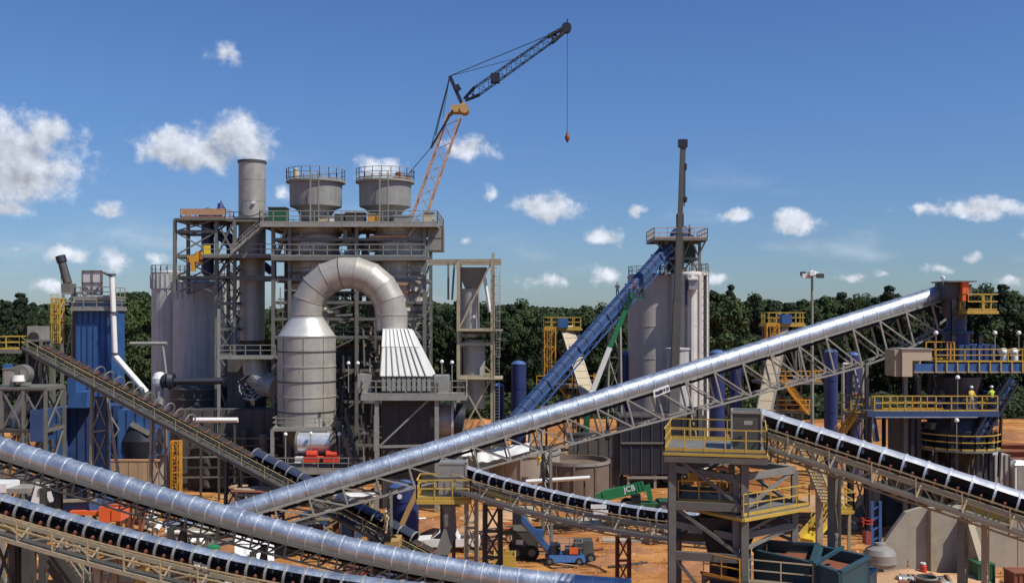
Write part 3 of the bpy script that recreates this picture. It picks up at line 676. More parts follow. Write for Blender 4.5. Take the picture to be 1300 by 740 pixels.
# yellow ladder tower
t = thing('ladder_tower', 'yellow caged ladder tower left of the blue filter house', 'ladder', (X(71, D), D, Z(436, D)))
frame(t, (X(65.5, D), D, 0), (0, X(76, D)-X(65.5, D)), (0, 1.0), (Z(436, D), Z(421, D), Z(407, D), Z(393, D), Z(379, D)), YEL, .13, .13, '/\\', bz=.08, H=False)
ladder(t, X(71, D), D-.1, Z(436, D), Z(379, D), YEL, .5)
bar('leg', (X(66, D), D+.5, 0), (X(66, D), D+.5, Z(436, D)), .25, STEEL, t); bar('leg', (X(76, D), D+.5, 0), (X(76, D), D+.5, Z(436, D)), .25, STEEL, t)
# lower blue machine hall
D = 107
t = thing('blue_machine_house', 'low dark blue machine housing below the left dark conveyor', 'machine', (X(125, D), D, 0))
panelbox(t, X(57, D), X(81, D), D, D+5, Z(596, D), Z(520, D), 3, BLUEB, BLUE)
panelbox(t, X(81, D), X(150, D), D+1.2, D+5, Z(596, D), Z(516, D), 6, BLUE, NAVY)  # recessed middle bay: darker paint stands in for its shade
panelbox(t, X(150, D), X(196, D), D, D+5, Z(582, D), Z(520, D), 4, BLUEB, BLUE)
MB().box(X(88, D), X(99, D), D-.5, D+2, Z(506, D), Z(480, D)).build('control_box', BLUEB, t)
MB().box(X(90, D), X(113, D), D-.6, D+2, Z(517, D), Z(497, D)).build('inlet_box', BLUEB, t)
b = MB(); b.hexa([P(164, 540, D-.4), P(188, 553, D-.4), P(188, 553, D+1.2), P(164, 540, D+1.2)], [P(168, 535, D-.4), P(192, 548, D-.4), P(192, 548, D+1.2), P(168, 535, D+1.2)]); b.build('grey_lid', STEELL, t)
b = MB(); b.lathe(X(174, D), D+1.5, [(0, Z(585, D)), (1.9, Z(582, D)), (2.2, Z(560, D)), (1.8, Z(545, D)), (0, Z(541, D))], 24); b.build('drum', NAVYD, t)
for k in (60, 100, 145, 192): bar('column', (X(k, D), D+.4, 0), (X(k, D), D+.4, Z(590, D)), .35, NAVY, t)
t = thing('blue_column', 'blue lattice bucket lift column standing before the blue housing', 'lift', (X(128, 101), 101, 0))
panelbox(t, X(121, 101), X(135, 101), 101, 102.2, 0, Z(503, 101), 1, BLUEB, BLUE)
for i in range(5): z = 1.5+i*1.8; bar('brace', (X(136, 101), 101.2, z), (X(150, 101), 101.2, z+1.8), .1, STEELL, t) if i % 2 else bar('brace', (X(150, 101), 101.2, z), (X(136, 101), 101.2, z+1.8), .1, STEELL, t)
bar('inclined_post', P(137, 510, 101), (X(154, 101), 101, Z(602, 101)-2), .22, STEELL, t)
t = thing('retaining_wall', 'tan boarded wall behind the left tube conveyor', 'wall', (X(165, 104), 104, 0))
for i in range(6): MB().box(X(128+12*i, 104)+.03, X(140+12*i, 104)-.03, 103.8, 104.2, 0, Z(585, 104)).build('board_panel', TANW, t)
MB().box(X(127, 104), X(202, 104), 103.75, 104.3, Z(585, 104), Z(583, 104)).build('cap_rail', WOOD, t)
# grey pipe stand + yellow ladder (215-228)
t = thing('caged_ladder', 'narrow yellow ladder frame standing by the grey standpipe', 'ladder', (X(222, 100), 100, 0))
frame(t, (X(217, 100), 100, 0), (0, .85), (0, .6), (0, Z(600, 100), Z(580, 100), Z(560, 100)), YELO, .12, .1, '/\\', bz=.07, H=False); ladder(t, X(222, 100), 99.9, 0, Z(560, 100), YELO, .5, cage=False)

# ------------------------------------------------------------------ screening rack, far left
D = 96
t = thing('screening_frame', 'grey steel rack with cross braces and mixed pipework at the left edge', 'steel frame', (X(28, D), D, 0))
frame(t, (X(2, D), D, 0), (0, X(30, D)-X(2, D), X(58, D)-X(2, D)), (0, 4), (0, 4, Z(547, D), Z(494, D)), STEEL, .28, .3, 'XX')
frame(t, (X(-40, D), D, 0), (0, X(-2, D)-X(-40, D)), (0, 4), (0, 4, Z(547, D), Z(494, D)), STEEL, .28, .3, '/')
MB().box(X(-10, D), X(58, D), D-.2, D+4, Z(494, D), Z(491, D)).build('deck', STEEL, t)
MB().box(X(-10, D), X(55, D), D-.2, D+4, Z(547, D), Z(544, D)).build('deck', STEELD, t)
t2 = thing('control_cabinet', 'pale grey cabinet on the steel rack at the left edge', 'cabinet', (X(9, D), D, Z(491, D)))
MB().box(X(2, D), X(16, D), D+.2, D+1.6, Z(491, D), Z(469, D)).build('body', STEELL, t2); MB().box(X(4, D), X(14, D), D+.14, D+.2, Z(489, D), Z(471, D)).build('door', STEELL, t2); MB().box(X(2, D)-.1, X(16, D)+.1, D+.1, D+1.7, Z(469, D), Z(468, D)).build('roof', STEEL, t2)
t2 = thing('blower', 'small blue blower with white fan ring next to the pale cabinet', 'blower', (X(22, D), D, Z(491, D)))
MB().tube((X(22, D), D+.3, Z(476, D)), (X(22, D), D+1.4, Z(476, D)), .95, n=20).build('casing', STEEL, t2); MB().lathe(X(22, D), D+.2, [(.1, Z(484, D)), (.6, Z(484, D)), (.5, Z(476, D))], 16).build('outlet', WHITE, t2); MB().box(X(24, D), X(31, D), D+.2, D+1.4, Z(490, D), Z(470, D)).build('motor', GALVD, t2)
MB().box(X(-3, D), X(3, D), D+1, D+2, Z(491, D), Z(463, D)).build('blue_post', BLUEB, t2)
# diagonal white pipes and chutes inside the rack
for i, (a, c, r_, m_) in enumerate((((16,530),(34,502),.4,WHITE),((22,540),(40,512),.35,STEELL),((4,505),(12,540),.5,STEELL),((20,552),(17,520),.45,WHITE),((44,492),(42,540),.5,NAVYD),((-5,520),(14,500),.3,GALVD))):
    MB().tube(P(*a, D+1.2+i*.2), P(*c, D+1.2+i*.2), r_, n=12).build('process_pipe', m_, t)
b = MB(); b.hexa([P(6,545,D+2), P(24,545,D+2), P(24,545,D+3), P(6,545,D+3)], [P(0,520,D+1), P(30,520,D+1), P(30,520,D+4), P(0,520,D+4)]); b.build('hopper', STEEL, t)
MB().box(X(40, D), X(56, D), D-.3, D+2, Z(560, D), Z(520, D)).build('blue_housing', BLUE, t)

# ------------------------------------------------------------------ left steel tower with blue hopper
D = 121
t = thing('steel_tower', 'open grey steel tower left of the tall stack, topped by an orange rail', 'steel tower', (X(250, D), D, 0))
xs_ = (0, X(275, D)-X(222, D), X(298, D)-X(222, D), X(343, D)-X(222, D))
frame(t, (X(222, D), D, 0), xs_[:2], (0, 5), (Z(372, D), Z(352, D), Z(325, D), Z(294, D), Z(279, D)), STEEL, .38, .34, 'X/', bz=.16)
frame(t, (X(275, D), D, 0), (0, X(298, D)-X(275, D)), (0, 5), (0, 6, Z(480, D), Z(450, D), Z(418, D), Z(385, D), Z(352, D), Z(325, D), Z(279, D)), STEEL, .38, .34, 'X', bz=.17)
for py_, x1_ in ((279, 350), (325, 350), (353, 372)): bar('beam', (X(298, D), D, Z(py_, D)), (X(x1_, D), D, Z(py_, D)), .3, STEEL, t, h=.5, H=True); bar('beam', (X(298, D), D+5, Z(py_, D)), (X(x1_, D), D+5, Z(py_, D)), .3, STEEL, t, h=.5, H=True)
platform(t, X(222, D), X(350, D), D, D+5, Z(278, D), STEELL, STEEL, 'b', 1.3, w=.08)
platform(t, X(262, D), X(372, D), D-1.4, D+5, Z(325, D), STEELL, STEEL, 'f', 1.3, w=.08)
stairs(t, (X(300, D), D-1.8, Z(323, D)), (X(350, D), D-1.8, Z(279, D)), 1.1, STEELL)
platform(t, X(232, D), X(288, D), D-.7, D+3, Z(277, D), WOOD, STEEL, 'flr', 1.0, w=.10)
b = MB(); b.beam((X(232, D), D-.78, Z(270.5, D)), (X(288, D), D-.78, Z(270.5, D)), .06, .62); b.build('orange_toe_net', WOOD, t)
t = thing('blue_hopper', 'dark blue pipe hopper with cone top inside the left steel tower', 'hopper', (X(256, D), D+2.4, Z(345, D)))
cx_ = X(256, D); b = MB(); b.lathe(cx_, D+2.4, [(.2, Z(352, D)), (.75, Z(345, D)), (.75, Z(279, D)), (1.1, Z(276, D)), (1.1, Z(268, D)), (.55, Z(263, D)), (0, Z(261, D))], 20); b.build('shell', NAVY, t)
b = MB(); b.tube(P(262, 285, D+3), P(300, 318, D+3), .5, n=12); b.tube(P(290, 300, D+3), P(345, 345, D+6), .5, n=12); b.build('slanting_duct', NAVY, t)
b = MB(); b.box(X(270, D), X(275, D), D+2, D+2.5, Z(279, D), Z(256, D)); b.lathe(X(274, D), D+2.2, [(0, Z(266, D)), (.7, Z(264, D)), (.3, Z(259, D)), (0, Z(251, D))], 8, False); b.build('motor_head', NAVY, t)
t = thing('notice_board', 'bright yellow board standing on the middle deck of the left tower', 'board', (X(265, D), D-.6, Z(325, D))); MB().box(X(261, D), X(269, D), D-.7, D-.55, Z(324, D), Z(312, D)).build('board', mat('vivid_yellow', (.8, .6, .03), .5, 0, .05, 2.), t)
t = thing('yellow_hoist', 'orange-yellow hoist gantry hanging at the left tower', 'hoist', (X(250, D), D-.6, Z(352, D)))
b = MB(); b.box(X(244, D), X(256, D), D-1.2, D+.4, Z(333, D), Z(325, D)); b.box(X(246, D), X(251, D), D-1.2, D-.6, Z(345, D), Z(333, D)); b.box(X(252, D), X(259, D), D-1.1, D-.6, Z(330, D), Z(320, D)); b.box(X(247, D), X(261, D), D-1, D-.7, Z(336, D), Z(334, D)); b.box(X(241, D), X(244, D), D-1, D-.7, Z(333, D), Z(325, D)); b.build('body', YELO, t); MB().box(X(244, D), X(248, D), D-.9, D-.8, Z(352, D), Z(350, D)).build('hook', STEELD, t)

# ------------------------------------------------------------------ tall stack
D = 123; cx_, cy_ = X(317.5, D), D+1
t = thing('chimney_stack', 'tallest plain grey steel stack rising above the plant', 'chimney', (cx_, cy_, 0))
b = MB(); r_ = 1.62; b.lathe(cx_, cy_, [(r_, Z(325, D)), (r_, Z(203, D)), (r_-.12, Z(203, D)), (r_-.12, Z(203, D)-1.5)], 48); b.build('upper_shaft', STK, t)
b = MB(); b.lathe(cx_, cy_, [(1.5, Z(432, D)), (1.5, Z(325, D)), (r_, Z(324, D))], 48); b.build('lower_shaft', STK, t)
b = MB(); b.lathe(cx_, cy_, [(r_, Z(206, D)), (r_+.1, Z(206, D)), (r_+.1, Z(203, D)), (r_-.1, Z(203, D))], 48, False); b.build('top_ring', STEELD, t)
for py_ in (228, 255, 283, 308, 345, 372, 402): z = Z(py_, D); rr = r_ if py_ < 325 else 1.5; MB().lathe(cx_, cy_, [(rr, z-.03), (rr+.025, z-.03), (rr+.025, z+.03), (rr, z+.03)], 48, False).build('weld_seam', STK, t)
b = MB(); b.lathe(cx_, cy_, [(1.5, Z(432, D)), (1.2, Z(438, D)), (1.2, Z(446, D)), (1.9, Z(458, D)), (2.1, Z(480, D)), (1.7, Z(512, D)), (1.7, 0)], 40); b.build('base_cone', DARKC, t)
b = MB()
for k in (-1,): b.tube((cx_+.6, cy_-r_-.25, Z(258, D)), (cx_+.6, cy_-r_+.1, Z(258, D)), .2, n=10)
b.build('sampling_port', WHITE, t)
b = MB(); pr = [Vec((cx_+(r_+.03)*math.sin(a), cy_-(r_+.03)*math.cos(a), Z(268+7*math.cos(a*1.5), D))) for a in np.linspace(-.9, .9, 9)]
for p, q in zip(pr, pr[1:]): b.beam(p, q, .05)
b.build('hanging_cable', BLACK, t)
t = thing('stack_breeching', 'round jointed duct elbow joining the foot of the stack to the pale vessel', 'duct', (X(330, 119), 119, Z(500, 119)))
q = [P(322, 455, 119), P(324, 474, 119), P(333, 486, 119), P(352, 492, 118)]
for a, c in zip(q, q[1:]): MB().tube(a, c, 1.35, n=24).build('duct_segment', ALU, t)
b = MB(); c0 = P(320, 492, 116)
for k in range(70):
    a = rnd(0, 6.28); rr = rnd(.3, 1.55); p = c0+Vec((rr*math.cos(a)*1.1, rnd(-.4, .2), rr*math.sin(a))); a2 = a+rnd(-.7, .7); p2 = c0+Vec((rr*math.cos(a2)*1.1, rnd(-.6, .2), rr*math.sin(a2)))
    b.beam(p, p2, .07)
tt = thing('rebar_tangle', 'bundle of bent silver rods hanging below the stack elbow', 'steel rods', c0); o = b.build('rods', GALV, tt); o['kind'] = 'stuff'
D = 118; t = thing('stack_walkway', 'railed steel walkway crossing the foot of the stack', 'walkway', (X(320, D), D, Z(452, D)))
platform(t, X(277, D), X(352, D), D-1, D+1.2, Z(452, D), STEELL, STEELL, 'f', 1.3, w=.08)
bar('post', (X(281, D), D-1, 0), (X(281, D), D-1, Z(392, D)), .3, STEELL, t, H=True); bar('post', (X(350, D), D+1, 0), (X(350, D), D+1, Z(452, D)), .3, STEEL, t)
MB().box(X(283, D), X(306, D), D+2, D+5, Z(560, D), Z(455, D)).build('dark_housing', DARKC, t)
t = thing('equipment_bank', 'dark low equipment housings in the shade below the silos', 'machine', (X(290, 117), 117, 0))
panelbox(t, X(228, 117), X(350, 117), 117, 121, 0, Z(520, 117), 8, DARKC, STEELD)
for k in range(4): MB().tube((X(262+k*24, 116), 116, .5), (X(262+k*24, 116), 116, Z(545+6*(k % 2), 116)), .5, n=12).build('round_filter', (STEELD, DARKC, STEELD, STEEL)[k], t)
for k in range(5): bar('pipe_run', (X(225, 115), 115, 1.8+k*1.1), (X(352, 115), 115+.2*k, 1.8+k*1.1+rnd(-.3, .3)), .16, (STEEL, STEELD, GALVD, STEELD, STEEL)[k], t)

# ------------------------------------------------------------------ main boiler structure
D = 118
t = thing('boiler_frame', 'big open steel frame holding the two flared hoppers and ringed towers', 'steel frame', (X(450, D), D, 0))
zs_ = (0, 5, Z(510, D), Z(470, D), Z(428, D), Z(405, D), Z(384, D), Z(355, D), Z(326, D), Z(304, D), Z(284, D))
xs_ = [X(k, D)-X(347, D) for k in (347, 368, 453, 539)]
frame(t, (X(347, D), D, 0), xs_, (0, 9), zs_, STEEL, .40, .32, ' / \\ X  ', bz=.16)
frame(t, (X(352, D), D+4.5, 0), [X(k, D)-X(352, D) for k in (352, 360, 440, 478)], (0,), zs_, STEELD, .34, .3, 'V', bz=.14)
platform(t, X(333, D), X(556, D), D-1.2, D+9.5, Z(284, D), STEELL, STEELL, 'fblr', 1.35, w=.085, t=.4)
platform(t, X(347, D), X(541, D), D-1.0, D+3, Z(326, D), STEELL, STEEL, 'f', 1.35, w=.085, t=.4)
platform(t, X(400, D), X(541, D), D+1.0, D+5, Z(384, D), STEELL, STEELD, 'f', 1.2, w=.08, t=.3)
platform(t, X(400, D), X(541, D), D+.5, D+5, Z(428, D), STEELL, STEELD, 'f', 1.2, w=.08, t=.3)
bar('brace', P(541, 340, D), P(546, 284, D), .25, STEEL, t); bar('brace', P(541, 436, D), P(519, 410, D), .22, STEELL, t)
for i in range(46):         # process pipes and ducts behind the columns: each is one pipe
    a = rnd(356, 535); py_ = rnd(335, 500); dd = rnd(1.5, 6)
    if random.random() < .5: q = (a, py_+rnd(14, 60))
    else: q = (min(536, a+rnd(20, 70)), py_+rnd(-2, 6))
    MB().tube(P(a, py_, D+dd), P(*q, D+dd), rnd(.09, .26), n=8, caps=False).build('process_pipe', random.choice((STEEL, STEELD, GALVD, DARKC, STEELL, RUST)), t)
for i in range(26):
    a = rnd(432, 462) if i % 2 else rnd(352, 530); py_ = rnd(290, 345) if i % 2 else rnd(345, 500); ww = rnd(5, 20); hh = rnd(4, 15)
    MB().box(X(a, D), X(a+ww, D), D+rnd(.8, 2), D+rnd(3, 5), Z(py_+hh, D), Z(py_, D)).build('equipment_box', random.choice((STEEL, STEELD, DARKC, STEELD, STEELL, RUST if i % 5 == 0 else STEEL)), t) if not (i % 2 and py_ < 284 and False) else None
for i in range(60):       # dense dark pipework and supports between the pale vessel and the hood
    a = rnd(425, 482); py_ = rnd(400, 570); q = (a+rnd(-3, 3), py_+rnd(20, 60)) if i % 3 else (min(484, a+rnd(10, 40)), py_+rnd(-2, 8))
    bar('support_member', P(a, py_, D+rnd(-1, 2)), P(*q, D+rnd(-1, 2)), rnd(.1, .3), random.choice((STEELD, STEEL, DARKC, STEELD, STEELL, RUST if i % 9 == 0 else STEELD)), t)
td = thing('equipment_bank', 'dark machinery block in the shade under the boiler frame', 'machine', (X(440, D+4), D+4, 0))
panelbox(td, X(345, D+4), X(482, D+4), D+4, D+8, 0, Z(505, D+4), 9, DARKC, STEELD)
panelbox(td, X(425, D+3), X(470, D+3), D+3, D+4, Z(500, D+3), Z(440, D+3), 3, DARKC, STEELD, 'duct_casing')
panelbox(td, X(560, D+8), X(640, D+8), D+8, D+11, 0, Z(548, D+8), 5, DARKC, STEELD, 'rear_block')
for i in range(90):       # small conduits, valves and brackets hung on the front of the frame
    a = rnd(349, 534); py_ = rnd(288, 470); k = i % 4
    if 368 < a < 512 and py_ > 322: a = rnd(515, 538) if a > 440 else rnd(349, 364)
    q = (a, py_+rnd(6, 34)) if k < 2 else (min(539, a+rnd(6, 30)), py_+rnd(-1, 1)); dd = rnd(-.5, .6)
    bar('conduit', P(a, py_, D+dd), P(*q, D+dd), rnd(.06, .14), random.choice((STEELL, GALVD, STEELD, STEELL, RUST if k == 0 else STEEL, WHITE if i % 11 == 0 else STEEL)), t)
stairs(t, P(412, 283+101, D+1.5), P(440, 284+62, D+1.5), 1.0, STEELL); stairs(t, P(500, 326, D+.5), P(530, 286, D+.5), 1.0, STEELL); stairs(t, P(525, 384, D+1), P(500, 328, D+1), 1.0, STEELL); stairs(t, P(352, 326, D+1.5), P(366, 288, D+1.5), .9, STEELL)
# ringed towers and flared hoppers
for j, (cxp, lab, lab2) in enumerate(((401, 'left of the two flared grey hoppers on the boiler frame', 'left ringed tower shell below the flared hoppers'), (489, 'right of the two flared grey hoppers, next to the orange crane', 'right ringed tower shell below the flared hoppers'))):
    cx_, cy_ = X(cxp, D+4), D+4
    tw = thing('ringed_tower', lab2, 'tower', (cx_, cy_, 5), 'ringed tower shells in the boiler frame')
    cc = X(cxp+(2 if j == 0 else 20), D+4)
    MB().lathe(cc, cy_-1, [(1.2, Z(440, D)), (2.7, Z(400, D)), (2.75, Z(287, D))], 36).build('shell', mat('ringed_shell_grey', (.50, .47, .41), .55, .1, .25, .9, .25, streak=.3) if j == 0 else bpy.data.materials['ringed_shell_grey'], tw)
    for k in range(9): z = Z(296+k*12.5, D); MB().lathe(cc, cy_-1, [(2.75, z-.12), (3.02, z-.12), (3.02, z+.12), (2.75, z+.12)], 32, False).build('stiffener_ring', random.choice((STEELL, GALVD, RUST if k in (1, 6) else STEEL)), tw)
    if j == 1:
        for k in range(3): MB().box(cc-3.2, cc+1.2, cy_-4.2, cy_-3.6, Z(302+k*30, D), Z(299+k*30, D)).build('plank', WOOD, tw)
    hp = thing('flared_hopper', lab, 'hopper', (cx_, cy_, Z(280, D)), 'flared hoppers on top of the boiler frame')
    MB().lathe(cx_, cy_, [(1.9, Z(281, D+4)), (1.95, Z(272, D+4)), (2.35, Z(266, D+4)), (3.05, Z(263, D+4)), (3.1, Z(235, D+4)), (3.1, Z(233, D+4))], 40).build('shell', mat('hopper_grey', (.26, .265, .26), .6, .2, .18, .9, .15, streak=.15) if j == 0 else bpy.data.materials['hopper_grey'], hp)
    MB().lathe(cx_, cy_, [(0, Z(229.5, D+4)), (3.5, Z(230.5, D+4)), (3.5, Z(233, D+4)), (3.0, Z(233, D+4))][::-1], 40, False).build('top_deck', STEELL, hp)
    railing(hp, [(cx_+3.45*math.cos(R(a)), cy_+3.45*math.sin(R(a)), Z(229.5, D+4)) for a in range(0, 360, 18)], STEELL, 1.25, 1.2, .065, closed=True)
    ladder(hp, X(cxp-2, D), cy_-3.95, Z(281, D), Z(217, D), STEELL, .8, cage=False)
    b = MB(); b.beam((X(cxp-7, D), cy_-4.1, Z(281, D)), (X(cxp-7, D), cy_-4.1, Z(218, D)), .09); b.beam((X(cxp+4, D), cy_-4.1, Z(281, D)), (X(cxp+4, D), cy_-4.1, Z(218, D)), .09); b.build('ladder_guard', STEELL, hp)
    b = MB(); x_ = X(cxp-25 if j == 0 else cxp+22, D+4); z_ = Z(229, D+4)
    if j == 0: b.lathe(x_, cy_, [(.35, z_), (.35, z_+.9), (.22, z_+1.1), (.3, z_+1.3), (0, z_+1.5)], 10); b.build('vent_cap', CREAM, hp)
    else:
        b.box(x_-1.1, x_+.9, cy_-.5, cy_+1, z_, z_+.5); b.lathe(x_-.5, cy_, [(0, z_+.5), (.35, z_+.5), (.35, z_+.9), (0, z_+1.)], 10); b.build('vent_fan', RUST, hp)
# deck clutter between them
for i, (a, c_, h_, m_, lab) in enumerate(((340, 362, 20, DKGRN, 'dark green cabin at the left end of the boiler roof deck'), (403, 415, 9, CREAM, 'tan crate by the ladder of the left flared hopper'), (424, 436, 12, STEELD, 'dark box between the flared hoppers'), (438, 462, 14, STEELD, 'black housing on the roof deck middle'), (466, 480, 12, YELO, 'tan-yellow crate left of the right hopper ladder'), (500, 522, 10, STEELL, 'grey duct box at the foot of the right hopper'), (538, 550, 14, CREAM, 'pale cabinet at the right end of the roof deck'), (418, 424, 9, WHITE, 'small white drum between the hoppers'))):
    o_ = thing('roof_cabinet', lab, 'cabinet', (X((a+c_)/2, D), D+1, Z(283, D))); MB().box(X(a, D), X(c_, D), D+.2, D+2, Z(284, D)+.02, Z(284-h_, D)).build('body', m_, o_); MB().box(X(a, D)-.08, X(c_, D)+.08, D+.1, D+2.1, Z(284-h_, D), Z(284-h_, D)+.12).build('lid', STEELL if i else STEELD, o_)
t = thing('gable_panel', 'square grey panel housing bolted to the right side of the boiler frame', 'panel', (X(551, D), D, Z(318, D))); MB().box(X(541, D), X(561, D), D+2, D+5, Z(317, D), Z(285, D)).build('body', STEELL, t)
b = MB(); [b.box(X(541, D), X(561.5, D), D+1.95, D+2.05, Z(k, D), Z(k, D)+.12) for k in (317, 301, 286)]; b.box(X(560.5, D), X(562, D), D+1.9, D+2.1, Z(317, D), Z(285, D)); b.build('frame', STEEL, t)

# ------------------------------------------------------------------ arch duct and pale vessel
D = 111
t = thing('arch_duct', 'large silver arched duct linking the pale vessel with the white hood', 'duct', (X(441, D), D, Z(402, D)))
cX, cZ, RM, rr = X(441, D), Z(400, D), 54.5*D/FPX, 20.6*D/FPX
nseg = 9; K = 24; rings = []
def ringpt(a, k, R_=rr): u = 2*math.pi*k/K; return Vec((cX-(RM+R_*math.cos(u))*math.cos(a), D+1+R_*math.sin(u), cZ+(RM+R_*math.cos(u))*math.sin(a)))
for i in range(nseg):
    a0, a1 = math.pi*i/nseg, math.pi*(i+1)/nseg; b = MB()
    b.grid([[ringpt(a0, k) for k in range(K+1)], [ringpt(a1, k) for k in range(K+1)]], True, True); b.build('duct_segment', ALU, t)
for i in range(nseg+1):
    a = math.pi*i/nseg; b = MB(); rows = [[ringpt(a+da, k, rr+dr) for k in range(K+1)] for da, dr in ((-.006, -.05), (-.006, .05), (.006, .05), (.006, -.05))]
    b.grid(rows, False, True); b.build('joint_flange', ALU if i != 4 else STEELD, t)
MB().tube((cX-RM, D+1, cZ), (cX-RM, D+1, Z(405, D)), rr, n=32, caps=False).build('duct_leg', ALU, t); MB().tube((cX+RM, D+1, cZ), (cX+RM, D+1, Z(419, D)), rr, n=32, caps=False).build('duct_leg', ALU, t)
t = thing('process_vessel', 'wide pale upright vessel with a cone shoulder under the arched duct', 'vessel', (X(387, D), D, Z(540, D)))
cx_, cy_ = X(387, D), D+1; rv = 36.8*D/FPX; z0, z1 = Z(541, D), Z(427, D)
for i in range(6):
    za, zb = z0+(z1-z0)*i/6, z0+(z1-z0)*(i+1)/6; MB().lathe(cx_, cy_, [(rv, za+.02), (rv, zb-.02)], 48).build('shell_course', ALU, t)
MB().lathe(cx_, cy_, [(rv, z1), (rr+.08, Z(404, D)), (rr+.08, Z(402, D))], 48).build('cone_shoulder', mat('sunlit_cladding', (.62, .61, .58), .4, .45, .1, .7, .05, bump=.08), t)  # lighter than the shell: sunlight on the upward slope put into the colour
for i in range(7):
    z = z0+(z1-z0)*i/6; MB().lathe(cx_, cy_, [(rv-.02, z-.07), (rv+.07, z-.07), (rv+.07, z+.07), (rv-.02, z+.07)], 48, False).build('band', STEELD if i in (1, 3, 5) else ALU, t)
b = MB()
for a in (230, 275, 315): b.beam((cx_+(rv+.02)*math.cos(R(a)), cy_+(rv+.02)*math.sin(R(a)), z0), (cx_+(rv+.02)*math.cos(R(a)), cy_+(rv+.02)*math.sin(R(a)), z1), .05)
b.build('vertical_seam', STEEL, t)
MB().lathe(cx_, cy_, [(rv-.02, z0), (1.4, z0-2.5), (1.4, z0-4)], 36).build('bottom_cone', STEEL, t)
t = thing('vessel_platform', 'grey steel stand with stair under the pale vessel, holding the white roller', 'platform', (X(400, D), D, 0))
xa, xb = X(354, D), X(470, D)
frame(t, (xa, D-3, 0), (0, X(424, D)-xa), (0, 6.5), (0, 4, Z(587, D), Z(541, D)), STEELL, .34, .34, '', H=True)
platform(t, xa, X(424, D), D-3, D+3.5, Z(541, D)+.1, STEELL, STEELL, 'fl', 1.1, w=.07)
platform(t, xa+.5, xb, D-5, D+2, Z(587, D), STEELL, STEELL, 'f', 1.2, w=.07, t=.4)
stairs(t, (X(452, D), D-2.4, Z(587, D)), (X(433, D), D-1, Z(528, D)), 1.5, STEEL)
stairs(t, (X(462, D), D-4.8, Z(587, D)-.2), (X(446, D), D-3.9, Z(545, D)), .9, STEEL)
for k in (360, 390, 430, 466): bar('column', (X(k, D), D-4.7, 0), (X(k, D), D-4.7, Z(589, D)), .3, STEELL, t, H=True)
t = thing('roller_drum', 'shiny white roller drum lying on the vessel stand', 'drum', P(400, 575, D-3))
b = MB(); b.tube(P(380, 562, D-3.2), P(421, 562, D-3.2), 1.12, n=28); b.build('drum', HOOP, t); b = MB(); b.tube(P(377, 562, D-3.2), P(380, 562, D-3.2), 1.28, n=28); b.tube(P(421, 562, D-3.2), P(424, 562, D-3.2), 1.28, n=28); b.build('flange', STEEL, t)
MB().box(X(379, D-3), X(390, D-3), D-4.9, D-4.2, Z(584, D-3), Z(577, D-3)).build('white_box', WHITE, t)
t = thing('red_drive', 'pair of bright red drive motors in front of the white roller', 'motor', P(409, 583, D-4))
for k in (0, 1):
    x_ = X(397+k*25, D-4); z_ = Z(585, D-4); b = MB(); b.box(x_-.8, x_+.8, D-5, D-4.2, z_, z_+.55); b.tube((x_-.5, D-4.6, z_+.8), (x_+.6, D-4.6, z_+.8), .4, n=12); b.build('motor', RED, t)
MB().tube(P(400, 580, D-4.6), P(420, 580, D-4.6), .12, n=8).build('shaft', RED, t)

# ------------------------------------------------------------------ white hood, dark house and round duct
D = 106
t = thing('hood_house', 'dark corrugated house capped by the white sloping hood', 'building', (X(520, D), D, 0))
zt, zm, zb_ = Z(418, D), Z(441, D), Z(477, D)
TL, TR, ML, MR, BL, BR = X(483, D), X(520, D), X(483, D), X(531, D), X(483, D), X(549, D)
for lv, (za, xa0, xa1, ya, zb2, xb0, xb1, yb) in enumerate(((zt, TL, TR, D+2.6, zm, ML, MR, D+1.5), (zm-.08, ML, MR, D+1.45, zb_, BL, BR, D-.2))):
    nn = 8 if lv == 0 else 8
    for i in range(nn):
        f0, f1 = (i+.03)/nn, (i+.97)/nn
        pa, pb = Vec((xa0+(xa1-xa0)*f0, ya, za)), Vec((xa0+(xa1-xa0)*f1, ya, za)); pc, pd = Vec((xb0+(xb1-xb0)*f0, yb, zb2)), Vec((xb0+(xb1-xb0)*f1, yb, zb2)); bk = Vec((0, .15, -.1))
        MB().hexa([pc, pd, pd+bk, pc+bk], [pa, pb, pb+bk, pa+bk]).build('hood_panel', HOODW, t)
        bar('hood_rib', pa-Vec((.03, .06, -.03)), pc-Vec((.03, .06, -.03)), .10, STEEL if lv else HOODW, t)
b = MB(); b.hexa([(BL+.05, D, zb_-.05), (BR-.1, D, zb_-.05), (BR-.1, D+5.5, zb_-.05), (BL+.05, D+5.5, zb_-.05)], [(TL+.05, D+2.9, zt-.15), (TR-.1, D+2.9, zt-.15), (TR-.1, D+5, zt-.15), (TL+.05, D+5, zt-.15)]); b.build('hood_body', HOODW, t)
MB().box(X(484, D), X(549, D), D, D+5.5, Z(486, D), zb_-.06).build('eave_box', STEELD, t)
for i in range(10): MB().box(X(485+6.4*i, D), X(489.5+6.4*i, D), D-.12, D-.01, Z(496, D), Z(480, D)).build('vent_louvre', STEELL, t)
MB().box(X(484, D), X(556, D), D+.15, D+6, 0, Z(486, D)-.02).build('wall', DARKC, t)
b = MB()
for i in range(36): x_ = X(486+1.95*i, D); b.box(x_, x_+.09, D+.05, D+.16, 0, Z(500, D))
b.build('corrugation', DARKC, t)
bar('brace', P(482, 566, D-1.2), P(549, 503, D-1.2), .18, STEELL, t); bar('beam', P(482, 567, D-1.2), P(556, 565, D-1.2), .24, STEELL, t)
platform(t, X(462, D), X(592, D), D-2, D+1.5, Z(499, D), STEELL, STEELL, 'flr', 1.4, w=.09, t=.5)
